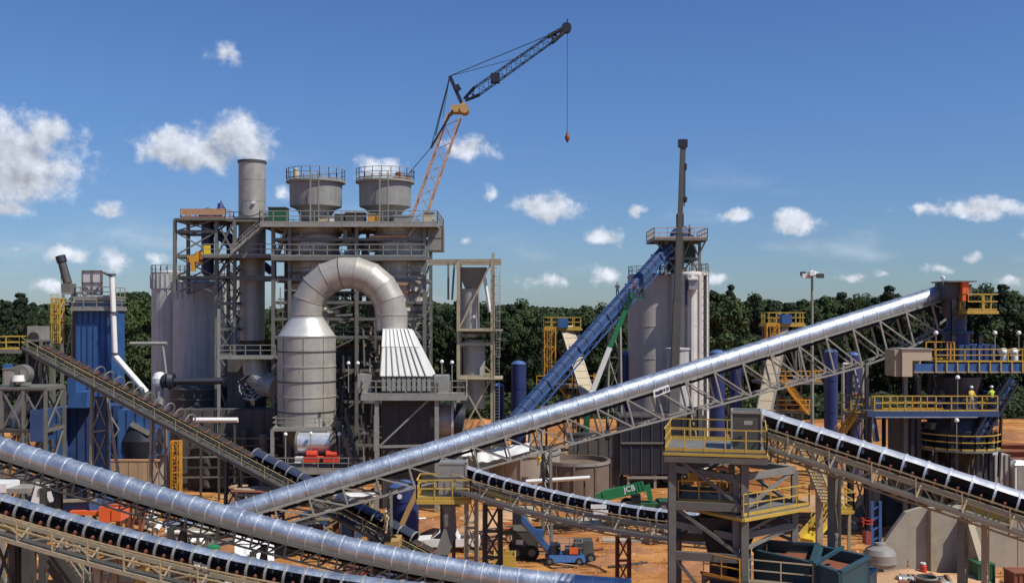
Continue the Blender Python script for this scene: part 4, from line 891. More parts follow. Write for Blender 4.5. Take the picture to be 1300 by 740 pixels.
for k in (481, 556): bar('column', (X(k, D), D-1.6, 0), (X(k, D), D-1.6, Z(499, D)), .42, STEELL, t, H=True)
MB().box(X(550, D), X(568, D), D+1, D+4, Z(499, D), Z(478, D)).build('vent_unit', STEELL, t); MB().box(X(452, D), X(470, D), D+1, D+4, Z(499, D), Z(476, D)).build('vent_unit', STEELL, t)
t = thing('round_duct_end', 'polished round duct end with a white flange right of the dark house', 'duct', P(568, 535, D+2))
MB().tube(P(553, 533, D+2), P(575, 533, D+2), 1.75, n=32).build('drum', STK, t); MB().tube(P(548, 533, D+2), P(553, 533, D+2), 2.0, n=32).build('ring', STEEL, t); MB().tube(P(574, 533, D+2), P(577, 533, D+2), 1.95, n=32).build('flange', HOODW, t); MB().tube(P(577, 533, D+2), P(589, 535, D+2), 1.9, n=32).build('fan_housing', BLUE if False else NAVYD, t)
b = MB(); [b.box(X(k, D+2)-.12, X(k, D+2)+.12, D+1, D+3, 0, Z(553, D+2)) for k in (557, 572, 585)]; b.build('saddle', STEEL, t)

for px_, py_, h_, lab in ((440, 499, 36, 'ball lamp on a post left of the white hood'), (452, 499, 36, 'second ball lamp on a post beside the white hood, nearer to it'), (560, 499, 38, 'ball lamp on a post right of the white hood'), (573, 499, 37, 'ball lamp on a post at the right end of the hood platform')): lampost(X(px_, 106), 107.2, Z(py_, 106), h_*106/FPX, lab)
for px_, py_, h_, lab in ((363, 588, 36, 'ball lamp at the left corner of the white roller stand'), (395, 588, 37, 'ball lamp in front of the white roller drum'), (431, 588, 36, 'ball lamp beside the stair of the vessel stand'), (463, 588, 38, 'ball lamp at the right end of the vessel stand')): lampost(X(px_, 106.5), 106.3, Z(py_, 106.5), h_*106/FPX, lab)
# ------------------------------------------------------------------ vessel tower right of the boiler
D = 116
t = thing('steel_tower', 'slim open steel tower holding the upright grey cylinder, right of the boiler', 'steel tower', (X(604, D), D, 0))
frame(t, (X(582, D), D, 0), (0, X(625, D)-X(582, D)), (0, 4.5), (0, 6, Z(478, D), Z(437, D), Z(419, D), Z(331, D)), TANST, .38, .34, '\\ / X/ / \\X', bz=.17)
bar('column', (X(626, D), D, Z(331, D)), (X(626, D), D, Z(321, D)), .3, TANST, t)
bar('beam', (X(541, D), D+1, Z(331, D)), (X(636, D), D-.1, Z(331, D)), .4, TANST, t, h=.4); bar('beam', (X(541, D), D+4.5, Z(332, D)), (X(636, D), D+4.5, Z(332, D)), .4, TANST, t, h=.4)
for k in (567, 575): bar('hanger', (X(k, D), D+3, Z(331, D)), (X(k-(3 if k > 570 else 0), D), D+3, Z(380, D)), .22, STEEL, t)
for k in (419, 480): MB().box(X(582, D), X(638, D), D-.8, D+4.6, Z(k, D)-.1, Z(k, D)+.02).build('deck', TANST, t)
ladder(t, X(631, D), D-.3, Z(478, D), Z(345, D), STEELL, .5)
ladder(t, X(631, D), D-.3, 0, Z(478, D), STEELL, .5, cage=False)
cx_ = X(601, D); t2 = thing('upright_cylinder', 'grey upright cylinder with flared hopper top inside the slim tower', 'vessel', (cx_, D+2.3, 6))
MB().lathe(cx_, D+2.3, [(1.25, Z(520, D)), (1.25, Z(440, D)), (1.05, Z(432, D))], 32).build('lower_shell', STK, t2); MB().lathe(cx_-.5, D+2.3, [(1.1, Z(428, D)), (1.1, Z(366, D))], 32).build('upper_shell', STK, t2)
b = MB(); b.hexa([(cx_-1, D+1.3, Z(366, D)), (cx_+.6, D+1.3, Z(366, D)), (cx_+.6, D+3.3, Z(366, D)), (cx_-1, D+3.3, Z(366, D))], [(cx_-2, D+.4, Z(339, D)), (cx_+1.5, D+.4, Z(339, D)), (cx_+1.5, D+4, Z(339, D)), (cx_-2, D+4, Z(339, D))]); b.build('flared_top', STEEL, t2)
MB().lathe(cx_, D+2.3, [(1.3, Z(420, D)), (1.5, Z(420, D)), (1.5, Z(424, D)), (1.3, Z(424, D))], 24, False).build('collar', STEELD, t2)
MB().tube(P(614, 345, D+1), P(622, 396, D+1), .2, n=8).build('white_pipe', WHITE, t2)
MB().tube((cx_+.1, D+1.2, Z(402, D)), (cx_+.1, D+1, Z(402, D)), .22, n=10).build('port', WHITE, t2)
# ------------------------------------------------------------------ orange lattice crane
def lattice(parent, a, c, wa, wc, n, m, t=.14, sd=Vec((0, 1, 0)), name='lattice_brace', cname='boom_chord'):
    a = Vec(a); c = Vec(c); d = (c-a).normalized(); s_ = sd; u = d.cross(s_).normalized()
    cor = lambda p, w_: [p+s_*w_/2*i+u*w_/2*j for i, j in ((-1, -1), (-1, 1), (1, 1), (1, -1))]
    A, C_ = cor(a, wa), cor(c, wc)
    for i in range(4): bar(cname, A[i], C_[i], t*1.3, m, parent)
    for k in range(n):
        p0 = [x.lerp(y, k/n) for x, y in zip(A, C_)]; p1 = [x.lerp(y, (k+1)/n) for x, y in zip(A, C_)]
        for i in range(4):
            j = (i+1) % 4
            if k % 2: bar(name, p0[i], p1[j], t*.6, m, parent)
            else: bar(name, p0[j], p1[i], t*.6, m, parent)
D = 160
t = thing('lattice_crane', 'tall crane with faded orange lattice mast and dark jib above the plant', 'crane', (X(505, D), D, 0))
base_, knee = P(481, 420, D), P(583, 130, D)
foot = base_+(base_-knee)*((base_.z-1.6)/(knee.z-base_.z))
wm = 19*D/FPX
lattice(t, foot+(knee-foot)*.05, foot+(knee-foot)*.96, wm*.9, wm*.85, 26, CRANE, .15)
lattice(t, foot, foot+(knee-foot)*.05, .8, wm*.9, 2, CRANE, .2)
b = MB(); kk = foot+(knee-foot)*.98; b.box(kk.x-.9, kk.x+1.1, D-1.1, D+1.1, kk.z-.7, kk.z+.4); b.beam((kk.x-1.4, D, kk.z-1.2), (kk.x+1.2, D, kk.z+.9), .5, .5); b.tube((kk.x+1.2, D-1.3, kk.z-.2), (kk.x+1.2, D+1.3, kk.z-.2), .7, n=12); b.build('mast_head', mat('crane_head_yellow', (.5, .32, .12), .6, 0, .2, 2., .3), t)
tip, jb = P(719, 36, D), P(590, 127, D)
lattice(t, jb.lerp(tip, .12), jb.lerp(tip, .84), 1.35, 1.1, 16, NAVYD, .1)
lattice(t, jb, jb.lerp(tip, .12), .4, 1.35, 2, NAVYD, .2); lattice(t, jb.lerp(tip, .84), tip, 1.1, .5, 4, NAVYD, .3)
b = MB(); m_ = jb.lerp(tip, .3); b.box(m_.x-.7, m_.x+.7, D-.7, D+.7, m_.z-.7, m_.z+.7); b.tube((tip.x, D-.5, tip.z), (tip.x, D+.5, tip.z), .8, n=14); b.beam(tip, tip+Vec((.2, 0, 1.4)), .2); b.build('jib_head', NAVYD, t)
top = P(571, 97, D); b = MB(); b.beam(jb+Vec((-.5, 0, -.5)), top, .55); b.beam(jb.lerp(top, .4), jb.lerp(top, .6), .9); b.build('jib_mast', NAVYD, t)
b = MB()
def rope(p, q, w_=.09): b.beam(p, q, w_)
rope(top, tip, .11); rope(top, jb.lerp(tip, .62), .07); q1 = P(547, 188, D-1); rope(top, q1, .12); rope(top+Vec((0, .5, 0)), P(553, 172, D+1), .12); rope(P(575, 140, D-1), q1, .3); rope(q1, P(516, 224, D-2), .12); rope(top, P(562, 150, D), .08)
rope(P(516, 224, D-2), P(440, 420, D-2), .12); b.build('pendant_rope', BLACK, t)
b = MB(); hk = P(719, 172, D); rope(tip+Vec((.15, 0, 0)), Vec((tip.x+.15, D, hk.z)), .07); b.build('hoist_rope', BLACK, t)
b = MB(); x_ = tip.x+.15; b.lathe(x_, D, [(0, hk.z-1.2), (.15, hk.z-1.0), (.36, hk.z-.6), (.38, hk.z-.2), (.2, hk.z+.2), (.1, hk.z+.6), (0, hk.z+.7)], 12); b.build('hook_block', ORNG if False else RUST, t)
b = MB(); f = foot; b.box(f.x-6, f.x+2, D-2.5, D+2.5, 1.2, 3.6); b.box(f.x-8, f.x-5, D-2.5, D+2.5, 1.4, 3.9); b.build('house', YELO, t)
b = MB(); [b.box(f.x-6, f.x+3, D+k-.5, D+k+.5, 0, 1.1) for k in (-2.6, 2.6)]; b.build('crawler_track', STEELD, t)

# ------------------------------------------------------------------ silo group under the blue conveyor
D = 128
GR = 'tall silos below the blue conveyor'
def plainsilo(lab, cxp, rp, top, m, dd, bands=6):
    cx_ = X(cxp, D+dd); r_ = rp*(D+dd)/FPX; cy_ = D+dd+r_
    t = thing('silo', lab, 'silo', (cx_, cy_, 0), GR); z1 = Z(top, D+dd)
    MB().lathe(cx_, cy_, [(r_, 0), (r_, z1), (r_+.08, z1), (r_+.08, z1+.25), (r_*.9, z1+.5), (0, z1+.7)], 40).build('shell', m, t)
    for k in range(bands): z = z1*(k+.5)/bands; MB().lathe(cx_, cy_, [(r_, z-.05), (r_+.04, z-.05), (r_+.04, z+.05), (r_, z+.05)], 40, False).build('seam_band', m, t)
    return t, cx_, cy_, r_, z1
tS, cx1, cy1, r1, z1_ = plainsilo('broad shaded brown-grey silo, left one of the tall pair', 836, 35, 352, SILOB, 2)
railing(tS, [(cx1+(r1-.1)*math.cos(R(a)), cy1+(r1-.1)*math.sin(R(a)), z1_+.3) for a in range(0, 360, 20)], STEELL, 1.2, 1.2, .06, closed=True)
tS, cx2, cy2, r2, z2_ = plainsilo('pale silo with ribs and ladder, right one of the tall pair', 880, 24.5, 349, SILOW, 0)
for a in (268, 292, 228): 
    q = (cx2+(r2+.12)*math.cos(R(a)), cy2+(r2+.12)*math.sin(R(a))); bar('buttress', (*q, 0), (*q, z2_), .35, SILOW, tS, h=.3)
for a in (250, 310): q = (cx2+(r2+.15)*math.cos(R(a)), cy2+(r2+.15)*math.sin(R(a))); bar('downpipe', (*q, 4), (*q, z2_), .28, STEELD, tS)
ladder(tS, X(897, D), cy2-r2*.75, 8, z2_+1, STEELL, .7)
railing(tS, [(cx2+(r2-.1)*math.cos(R(a)), cy2+(r2-.1)*math.sin(R(a)), z2_+.3) for a in range(0, 360, 20)], STEELL, 1.2, 1.2, .06, closed=True)
MB().box(X(873, D), X(884, D), D-.9, D+.3, Z(368, D), Z(354, D)).build('louvre_box', GALVD, tS)
MB().box(X(872, D), X(884.5, D), D-1.2, D+.3, Z(355.5, D), Z(353, D)).build('box_lid', WHITE, tS)
t = thing('dosing_tank', 'small round grey tank at the foot of the crane boom', 'tank', (X(860, D-4), D-4, 0)); MB().lathe(X(862, D-4), D-3, [(1.35, 0), (1.35, Z(444, D-4)), (1.5, Z(444, D-4)), (1.5, Z(442, D-4)), (0, Z(441, D-4))], 28).build('shell', SILO, t); MB().lathe(X(862, D-4), D-3, [(1.35, Z(470, D-4)), (1.42, Z(470, D-4)), (1.42, Z(468, D-4)), (1.35, Z(468, D-4))], 28, False).build('seam_band', STEEL, t)
# head frame
t = thing('silo_head_frame', 'steel head tower with dark drive units and orange-railed deck on the silos', 'steel tower', (X(866, D), D+2, Z(349, D)))
x0, x1 = X(846, D), X(889, D)
frame(t, (x0, D+.5, 0), (0, (x1-x0)/2, x1-x0), (0, 5), (Z(349, D), Z(328, D), Z(305, D)), STEEL, .32, .3, 'XV/', bz=.16)
platform(t, X(829, D), X(896, D), D-1, D+6, Z(303, D), mat('pinkish_rail', (.50, .33, .22), .6, .1, .1, 2., .2), STEEL, 'fblr', 1.25, w=.09)
for a, c_ in ((829, 846), (896, 889)): bar('bracket', P(a, 305, D), P(c_, 320, D), .2, STEEL, t)
b = MB(); b.lathe(X(868, D), D+2.5, [(1.3, Z(300, D)), (1.35, Z(294, D)), (.8, Z(288, D)), (0, Z(286, D))], 16); b.box(X(856, D), X(883, D), D+1.5, D+4, Z(303, D), Z(297, D)); b.build('head_cover', BLUE, t)
for a, c_, z0_, z1_2, m_ in ((849, 858, 345, 318, NAVYD), (871, 880, 333, 308, DKGRN), (860, 867, 340, 306, NAVYD), (880, 886, 328, 312, STEELD)): MB().box(X(a, D), X(c_, D), D+1.5, D+3.5, Z(z0_, D), Z(z1_2, D)).build('drive_unit', m_, t)
frame(t, (X(867, D), D+3.5, 0), (0, X(873, D)-X(867, D)), (0, 1.2), (Z(297, D), Z(282, D), Z(268, D)), NAVYD, .18, .18, '/', H=False)
# telescopic crane boom standing in front
D = 122
t = thing('telescopic_crane', 'dark telescopic crane boom standing almost upright before the silos', 'crane', (X(855, D), D, 0))
seg = [((856.5, 470), (859.5, 382), .92), ((859.5, 382), (862.5, 300), .74), ((862.5, 300), (866.8, 184), .54)]
for a, c_, w_ in seg:
    bar('boom_section', P(*a, D), P(*c_, D), w_, mat('dark_boom_steel', (.10, .095, .085), .55, .2, .2, 2., .2) if 'dark_boom_steel' not in bpy.data.materials else bpy.data.materials['dark_boom_steel'], t, h=w_)
    bar('boom_collar', P(*a, D), P(*a, D)+Vec((.02, 0, .5)), w_*1.15, STEELD, t)
bar('boom_section', Vec((X(853, D), D, 1.5)), P(856.5, 470, D), 1.2, STEEL, t)
b = MB(); p = P(867, 183, D); b.box(p.x-.55, p.x+.5, D-.4, D+.4, p.z-.4, p.z+.5); b.beam(p, P(869.5, 191, D), .25); b.box(X(868.5, D), X(871.5, D), D-.3, D+.3, Z(216, D), Z(208, D)); b.build('boom_head', NAVYD, t)
b = MB(); b.beam(P(870, 186, D), P(870, 250, D), .05); b.beam(P(869, 212, D), P(868.5, 262, D), .12); b.build('rope', BLACK, t)
b = MB(); b.lathe(X(869, D), D, [(0, Z(258, D)), (.3, Z(256, D)), (.35, Z(251, D)), (0, Z(248, D))], 10); b.build('hook_block', NAVYD, t)
b = MB(); b.box(X(838, D), X(872, D), D-1.4, D+1.4, .9, 2.2); b.build('carrier', STEELD, t)
for k in range(4):
    for s_ in (-1, 1): MB().tube((X(842+9*k, D), D+s_*1.3, .6), (X(842+9*k, D), D+s_*1.5, .6), .6, n=16).build('wheel', TYRE, t)

# ------------------------------------------------------------------ blue tanks
GT = 'dark blue domed storage tanks'
def bluetank(lab, px0, px1, top, D, z0=0, seam=3):
    r_ = (px1-px0)/2*D/FPX; cx_ = X((px0+px1)/2, D); cy_ = D+r_; z1 = Z(top, D)
    t = thing('storage_tank', lab, 'tank', (cx_, cy_, 0), GT)
    MB().lathe(cx_, cy_, [(r_, z0), (r_, z1-r_*.45)], 32).build('shell', NAVY, t)
    MB().lathe(cx_, cy_, [(r_*1.03, z1-r_*.5), (r_*1.03, z1-r_*.42), (r_*.7, z1-r_*.12), (r_*.2, z1), (0, z1)], 32).build('domed_top', mat('tank_top_blue', (.07, .14, .34), .45, .1, .1, 1.) if 'tank_top_blue' not in bpy.data.materials else bpy.data.materials['tank_top_blue'], t)
    for k in range(seam): z = z0+(z1-z0)*(k+1)/(seam+1); MB().lathe(cx_, cy_, [(r_, z-.04), (r_+.05, z-.04), (r_+.05, z+.04), (r_, z+.04)], 32, False).build('seam_band', NAVY, t)
    return t
bluetank('blue domed tank right of the slim steel tower, left of the blue conveyor', 649, 668, 458, 130)
bluetank('small blue tank behind the foot of the slim steel tower', 626, 640, 487, 132)
bluetank('blue domed tank touching the left side of the tall silos', 785, 802, 446, 133)
bluetank('blue domed tank just right of the pale silo', 903, 922, 444, 136)
bluetank('blue tank half behind the conveyor truss beside the light mast', 1049, 1066, 443, 128)
bluetank('tall blue tank with the pale stripe near the grey pipe frame', 1077, 1095, 447, 124)
bluetank('blue tank behind the tan ramp under the silver tube', 928, 944, 455, 138)
t = bluetank('stout blue tank with a round emblem at the end of the small yellow platform', 493, 530, 612, 90, 0, 2)
cx_, D = X(511, 90), 90; b = MB(); b.tube((cx_-.25, 89.93, Z(630, 90)), (cx_-.25, 89.98, Z(630, 90)), .22, n=14); b.build('emblem', WHITE, t)
t = thing('pipe_gantry', 'grey goal-shaped pipe gantry standing over the tall blue tank', 'gantry', (X(1085, 120), 120, 0))
b = MB(); b.tube((X(1070, 120), 120, Z(462, 120)), (X(1095, 120), 120, Z(462, 120)), .2, n=8); b.tube((X(1095, 120), 120, Z(462, 120)), (X(1095, 120), 120, 0), .2, n=8); b.tube((X(1070, 120), 120, Z(462, 120)), (X(1070, 120), 120, 0), .2, n=8); b.build('pipe', STEELL, t)

# ------------------------------------------------------------------ tan belt ramps with yellow platforms
def ramp(lab, a, c_, w_, D, plat, labp):
    p, q = P(*a, D), P(*c_, D-8); t = thing('belt_ramp', lab, 'conveyor', q, 'tan belt ramps')
    d = (q-p); n_ = 11
    s_ = d.cross(Vec((0, 0, 1))).normalized()*w_/2; up = s_.cross(d).normalized(); up = up if up.z > 0 else -up
    for i in range(n_):
        a0, a1 = p+d*((i+.03)/n_), p+d*((i+.97)/n_); o_ = up*.12; MB().hexa([a0-s_-o_, a1-s_-o_, a1+s_-o_, a0+s_-o_], [a0-s_, a1-s_, a1+s_, a0+s_]).build('belt_section', CREAM, t)
    b = MB(); [b.beam(p+s_*k*1.08-up*.15, q+s_*k*1.08-up*.15, .14, .4) for k in (-1, 1)]; b.build('side_frame', STEELL, t)
    for f_ in (.2, .6): c0 = p+d*f_; bent(t, (c0.x, c0.y), w_/2, 0, c0.z-.4, STEEL, .2, .1, (1, 0), 3)
    t2 = thing('head_platform', labp, 'platform', (X((plat[0]+plat[1])/2, D), D, 0))
    platform(t2, X(plat[0], D), X(plat[1], D), D-1, D+3, Z(plat[2], D), YEL, YEL, 'fblr', 1.5, w=.12, t=.3, sp=1.2)
    MB().box(X((plat[0]+plat[1])/2-6, D), X((plat[0]+plat[1])/2+6, D), D-1.5, D+2, Z(plat[2], D), Z(plat[2]-12, D)).build('drive_cover', BLUEB, t2)
    xs2 = (X(plat[0]+3, D), X(plat[1]-3, D))
    frame(t2, (xs2[0], D, 0), (0, xs2[1]-xs2[0]), (0, 2.5), (0, 6, Z(plat[2]+75, D), Z(plat[2], D)), STEEL, .24, .24, 'X')
    lx = X(plat[0]+6, D); frame(t2, (lx-.7, D-1.4, 0), (0, 1.6), (0, 1.0), (Z(plat[2]+72, D), Z(plat[2]+48, D), Z(plat[2]+24, D), Z(plat[2], D)), YELO, .16, .16, '/', bz=.1, H=False)
    ladder(t2, lx, D-1.5, Z(plat[2]+72, D), Z(plat[2], D), YELO, .6)
    platform(t2, X(plat[0]-10, D), X(plat[1]+18, D), D-2.2, D+3, Z(plat[2]+72, D), YELO, STEEL, 'fr', 1.4, w=.12, t=.3)
    stairs(t2, (X(plat[1]-2, D), D-2.8, Z(plat[2]+112, D)), (X(plat[0]+16, D), D-2.8, Z(plat[2]+72, D)), 1.2, YELO)
    platform(t2, X(plat[0]+4, D), X(plat[1]+6, D), D-2.4, D+3, Z(plat[2]+108, D), YELO, STEEL, 'fr', 1.4, w=.12, t=.3)
    for k in range(7): bx_ = rnd(plat[0], plat[1]+10); by = rnd(plat[2]+85, plat[2]+130); MB().box(X(bx_, D), X(bx_+rnd(4, 9), D), D-.5, D+2, Z(by+rnd(6, 14), D), Z(by, D)).build('equipment_box', random.choice((STEELD, STEEL, RUST, NAVYD)), t2)
ramp('tan belt ramp leaning to the right behind the blue conveyor', (719, 413), (748, 506), 1.75, 150, (691, 738, 416), 'yellow platform on top of the left tan belt ramp')
ramp('tan belt ramp behind the silver tube near the light mast', (992, 409), (968, 532), 1.75, 138, (971, 1020, 411), 'yellow platform on top of the right tan belt ramp')

# ------------------------------------------------------------------ light mast
D = 118
t = thing('floodlight_mast', 'tall thin mast with a ring of white floodlights', 'light mast', (X(1031, D), D, 0))
MB().tube((X(1031, D), D, 0), (X(1031, D), D, Z(346, D)), .24, .14, n=10).build('pole', STEELL, t)
MB().tube((X(1019, D), D, Z(350, D)), (X(1044, D), D, Z(350, D)), .07, n=6).build('crossarm', STEELL, t)
for k in range(7):
    a = math.pi*2*k/7; x_ = X(1031, D)+1.05*math.cos(a); y_ = D+.75*math.sin(a); b = MB(); z_ = Z(350, D)+(.25 if k % 2 else 0)
    b.box(x_-.28, x_+.28, y_-.2, y_+.25, z_-.28, z_+.22); b.build('floodlight', WHITE if k % 3 else STEELD, t)
MB().lathe(X(1031, D), D, [(0, Z(343, D)), (.5, Z(345, D)), (.55, Z(349, D)), (0, Z(350, D))][::-1], 12).build('crown_ring', WHITE, t)

# ------------------------------------------------------------------ container bank and low round tanks
D = 118
t = thing('storage_bins', 'row of dark navy ribbed bins standing in front of the silos', 'bin', (X(830, D), D, 0))
panelbox(t, X(788, D), X(893, D), D, D+5, Z(602, D), Z(530, D), 8, NAVYD, STEELD)
bar('beam', (X(788, D), D-.15, Z(562, D)), (X(893, D), D-.15, Z(562, D)), .12, STEEL, t, h=.2)
MB().box(X(786, D), X(895, D), D-.1, D+5.1, Z(530, D), Z(528, D)).build('top_rail', STEELD, t)
for k in (798, 832, 868, 892): bar('leg', (X(k, D), D+.3, 0), (X(k, D), D+.3, Z(602, D)), .3, STEELL, t, H=True)
bar('lower_beam', (X(796, D), D+.1, Z(606, D)), (X(893, D), D+.1, Z(606, D)), .2, STEELL, t, h=.3)
t = thing('corrugated_wall', 'dark brown corrugated wall left of the navy bins', 'wall', (X(754, D), D, 0))
for i in range(10): MB().box(X(722+6.6*i, D)+.03, X(728.6+6.6*i, D)-.03, D+.5+(.15 if i % 2 else 0), D+1.1, 0, Z(553, D)).build('sheet', DARKC, t)
MB().box(X(720, D), X(790, D), D+.4, D+1.2, Z(553, D), Z(550, D)).build('cap', STEELD, t)
for px_, r_, top, D, m_, lab in ((735, 3.6, 590, 111, mat('brown_tank', (.17, .13, .10), .8, .1, .25, .7, .3), 'low round brown tank with a pale rim below the tube conveyor'), (668, 3.9, 578, 113, mat('taupe_tank', (.33, .28, .24), .8, 0, .2, .7, .15), 'wide low taupe tank partly under a white sheet')):
    cx_ = X(px_, D); cy_ = D+r_; z1 = Z(top, D); t = thing('round_basin', lab, 'tank', (cx_, cy_, 0))
    MB().lathe(cx_, cy_, [(r_, 0), (r_, z1), (r_+.1, z1), (r_+.1, z1+.15), (r_-.15, z1+.15), (r_-.15, z1-.4), (0, z1-.4)], 40).build('shell', m_, t)
    MB().lathe(cx_, cy_, [(r_+.08, z1-.2), (r_+.14, z1-.2), (r_+.14, z1+.1), (r_+.08, z1+.1)], 40, False).build('rim', STEELL, t)
    for a in (230, 262, 300): bar('stiffener', (cx_+(r_+.05)*math.cos(R(a)), cy_+(r_+.05)*math.sin(R(a)), 0), (cx_+(r_+.05)*math.cos(R(a)), cy_+(r_+.05)*math.sin(R(a)), z1), .2, m_, t)
def sheet(lab, pts, D0, D1, name='tarpaulin', m=TARP, cat='tarpaulin', amp=.25, seed=0):
    (xa, ya), (xb, yb) = pts; n_ = 24; rows = []
    for j in range(7):
        f_ = j/6; row = []
        for i in range(n_+1):
            g_ = i/n_; D = D0+(D1-D0)*f_; row.append(Vec((X(xa+(xb-xa)*g_, D), D, Z(ya+(yb-ya)*g_, D0)+(.55*math.sin(f_*2.6))+amp*mn.noise(Vec((g_*7+seed, f_*3, 0))))))
        rows.append(row)
    b = MB(); b.grid(rows, True); b.grid([[p-Vec((0, 0, .06)) for p in r_] for r_ in rows], True, True); o = b.build(name, m); return tag(o, lab, cat)
sheet('crumpled white tarpaulin spread over the taupe tank', ((606, 588), (672, 574)), 110, 116)
sheet('small white tarpaulin piece left of the hopper box', ((562, 583), (602, 577)), 108, 112, seed=4)
t = thing('long_white_pipe', 'long straight white pipe laid against the low round tanks', 'pipe', P(720, 610, 107)); MB().tube(P(668, 611, 107), P(749, 606, 106.5), .22, n=10).build('pipe', WHITE, t)
b = MB(); [b.box(X(k, 107)-.1, X(k, 107)+.1, 106.9, 107.1, 0, Z(610.5, 107)) for k in (676, 712, 742)]; b.build('support', STEELD, t)

# ------------------------------------------------------------------ green and white boom lift, telehandler
D = 122
t = thing('boom_lift', 'green and white telescopic boom lift reaching up to the blue conveyor', 'boom lift', (X(748, D), D, 0))
bar('upper_boom', P(774, 441, D), P(800, 380, D), .5, GREEN, t, h=.55); bar('upper_boom', P(789, 408, D), P(803, 372, D), .36, GREEN, t, h=.4)
bar('lower_boom', P(752, 497, D), P(774, 441, D), .55, WHITE, t, h=.6); bar('lower_boom', P(746, 512, D), P(752, 497, D), .7, WHITE, t, h=.8)
b = MB(); x_, z_ = X(808, D), Z(378, D); b.box(x_-.9, x_+.8, D-.8, D+.8, z_-.1, z_+.05); b.build('basket_floor', GREEN, t); railing(t, [(x_-.9, D-.8, z_), (x_+.8, D-.8, z_), (x_+.8, D+.8, z_), (x_-.9, D+.8, z_)], DKGRN, 1.05, .8, .05, closed=True)
b = MB(); x_ = X(742, D); b.box(x_-2, x_+2.2, D-1.2, D+1.2, .7, 2.4); b.build('chassis', GREEN, t); bar('riser', (x_, D, 2.2), P(746, 512, D), .7, DKGRN, t)
for k in (-1.4, 1.4):
    for s_ in (-1.25, 1.25): MB().tube((x_+k, D+s_-.2, .6), (x_+k, D+s_+.2, .6), .6, n=16).build('wheel', TYRE, t)
D = 104
t = thing('telehandler', 'green telehandler with raised boom behind the curved conveyor', 'telehandler', (X(800, D), D, 0))
bar('boom', P(765, 629, D), P(806, 620, D), .55, GREEN, t, h=1.0); bar('inner_boom', P(756, 631, D), P(766, 628.5, D), .4, GREEN, t, h=.6); bar('inner_boom', P(805, 620, D), P(818, 617, D), .5, GREEN, t, h=.85)
for k in range(3): bar('collar', P(807+4*k, 619.5-k, D), P(809+4*k, 619-k, D), .62, GREEN, t, h=1.05)
b = MB(); b.hexa([P(823, 636, D-.3), P(829, 634, D-.3), P(829, 634, D+.4), P(823, 636, D+.4)], [P(818, 616, D-.3), P(825, 613, D-.3), P(825, 613, D+.4), P(818, 616, D+.4)]); b.build('boom_heel', GREEN, t)
b = MB(); b.box(X(790, D), X(840, D), D-1, D+1, .7, Z(637, D)); b.box(X(836, D), X(850, D), D-1, D+1, .7, Z(634, D)); b.build('chassis', DKGRN, t); MB().box(X(800, D), X(812, D), D-.95, D+.2, Z(640, D), Z(626, D)).build('cab', GLASS, t)
for k in (797, 840):
    for s_ in (-1.05, 1.05): MB().tube((X(k, D), D+s_-.2, .65), (X(k, D), D+s_+.2, .65), .65, n=18).build('wheel', TYRE, t)
def text(parent, s_, p, ux, size, m, name='lettering', ext=.01):
    cu = bpy.data.curves.new('lettering', 'FONT'); cu.body = s_; cu.size = size; cu.extrude = ext; cu.offset = .012*size
    o = bpy.data.objects.new('lettering', cu); COL.objects.link(o); dg = bpy.context.evaluated_depsgraph_get(); dg.update()
    me = bpy.data.meshes.new_from_object(o.evaluated_get(dg)); bpy.data.objects.remove(o); me.materials.clear(); me.materials.append(m)
    o = bpy.data.objects.new(name, me); COL.objects.link(o); o.parent = parent
    ux = Vec(ux).normalized(); nr = ux.cross(Vec((0, 0, 1))).normalized(); uz = nr.cross(ux)
    M_ = Matrix(((ux.x, uz.x, nr.x, 0), (ux.y, uz.y, nr.y, 0), (ux.z, uz.z, nr.z, 0), (0, 0, 0, 1))); M_.translation = Vec(p)-rootloc(parent); o.matrix_local = M_
    return o
text(t, 'JCB', P(792.5, 625, D-.3), P(806, 620, D)-P(792, 623.2, D), .78, WHITE)

# ------------------------------------------------------------------ small yellow platform at the middle, with its chute
D = 76
t = thing('transfer_platform', 'small yellow railed platform with grey head box in the bottom centre', 'platform', (X(565, D), D, 0))
platform(t, X(531, D), X(598, D), D-1.3, D+1.8, Z(629, D), YEL, YEL, 'flrb', 1.35, w=.085, t=.3, sp=1.3)
MB().box(X(558, D), X(592, D), D-.8, D+1.2, Z(628, D)+.02, Z(586, D)).build('head_box', GALVD, t)
b = MB(); b.box(X(557, D), X(593, D), D-.86, D-.79, Z(587, D), Z(585, D)); b.box(X(557, D), X(593, D), D-.86, D-.79, Z(603, D), Z(602, D)); b.box(X(591, D), X(593.5, D), D-.86, D+1.2, Z(628, D), Z(585, D)); b.build('box_rib', STEELL, t)
frame(t, (X(592, D), D-.8, 0), (0, .75), (0, 2), (0, 2.2, 4.4, Z(630, D)), TANST, .26, .18, '/\\', bz=.08)
frame(t, (X(560, D), D+.5, 0), (0, X(575, D)-X(560, D)), (0, 1.2), (1, 3.2, Z(630, D)), STEELD, .2, .18, '/', bz=.08)
b = MB(); D_ = D-1; b.hexa([P(563, 672, D_), P(580, 672, D_), P(580, 672, D_+1.2), P(563, 672, D_+1.2)], [P(561, 630, D_), P(577, 630, D_), P(577, 630, D_+1.2), P(561, 630, D_+1.2)])
b.hexa([P(552, 704, D_-.4), P(570, 704, D_-.4), P(570, 704, D_+.8), P(552, 704, D_+.8)], [P(563, 672, D_), P(580, 672, D_), P(580, 672, D_+1.2), P(563, 672, D_+1.2)]); b.build('chute', mat('dull_chute', (.17, .165, .15), .6, .3, .2, 1., .2), t)
for k in range(3): MB().box(X(565.5, D)+.0, X(574, D), D_-.06, D_+.0, Z(650+k*9, D_), Z(641+k*9, D_)+0.02).build('chute_patch', STEEL, t)
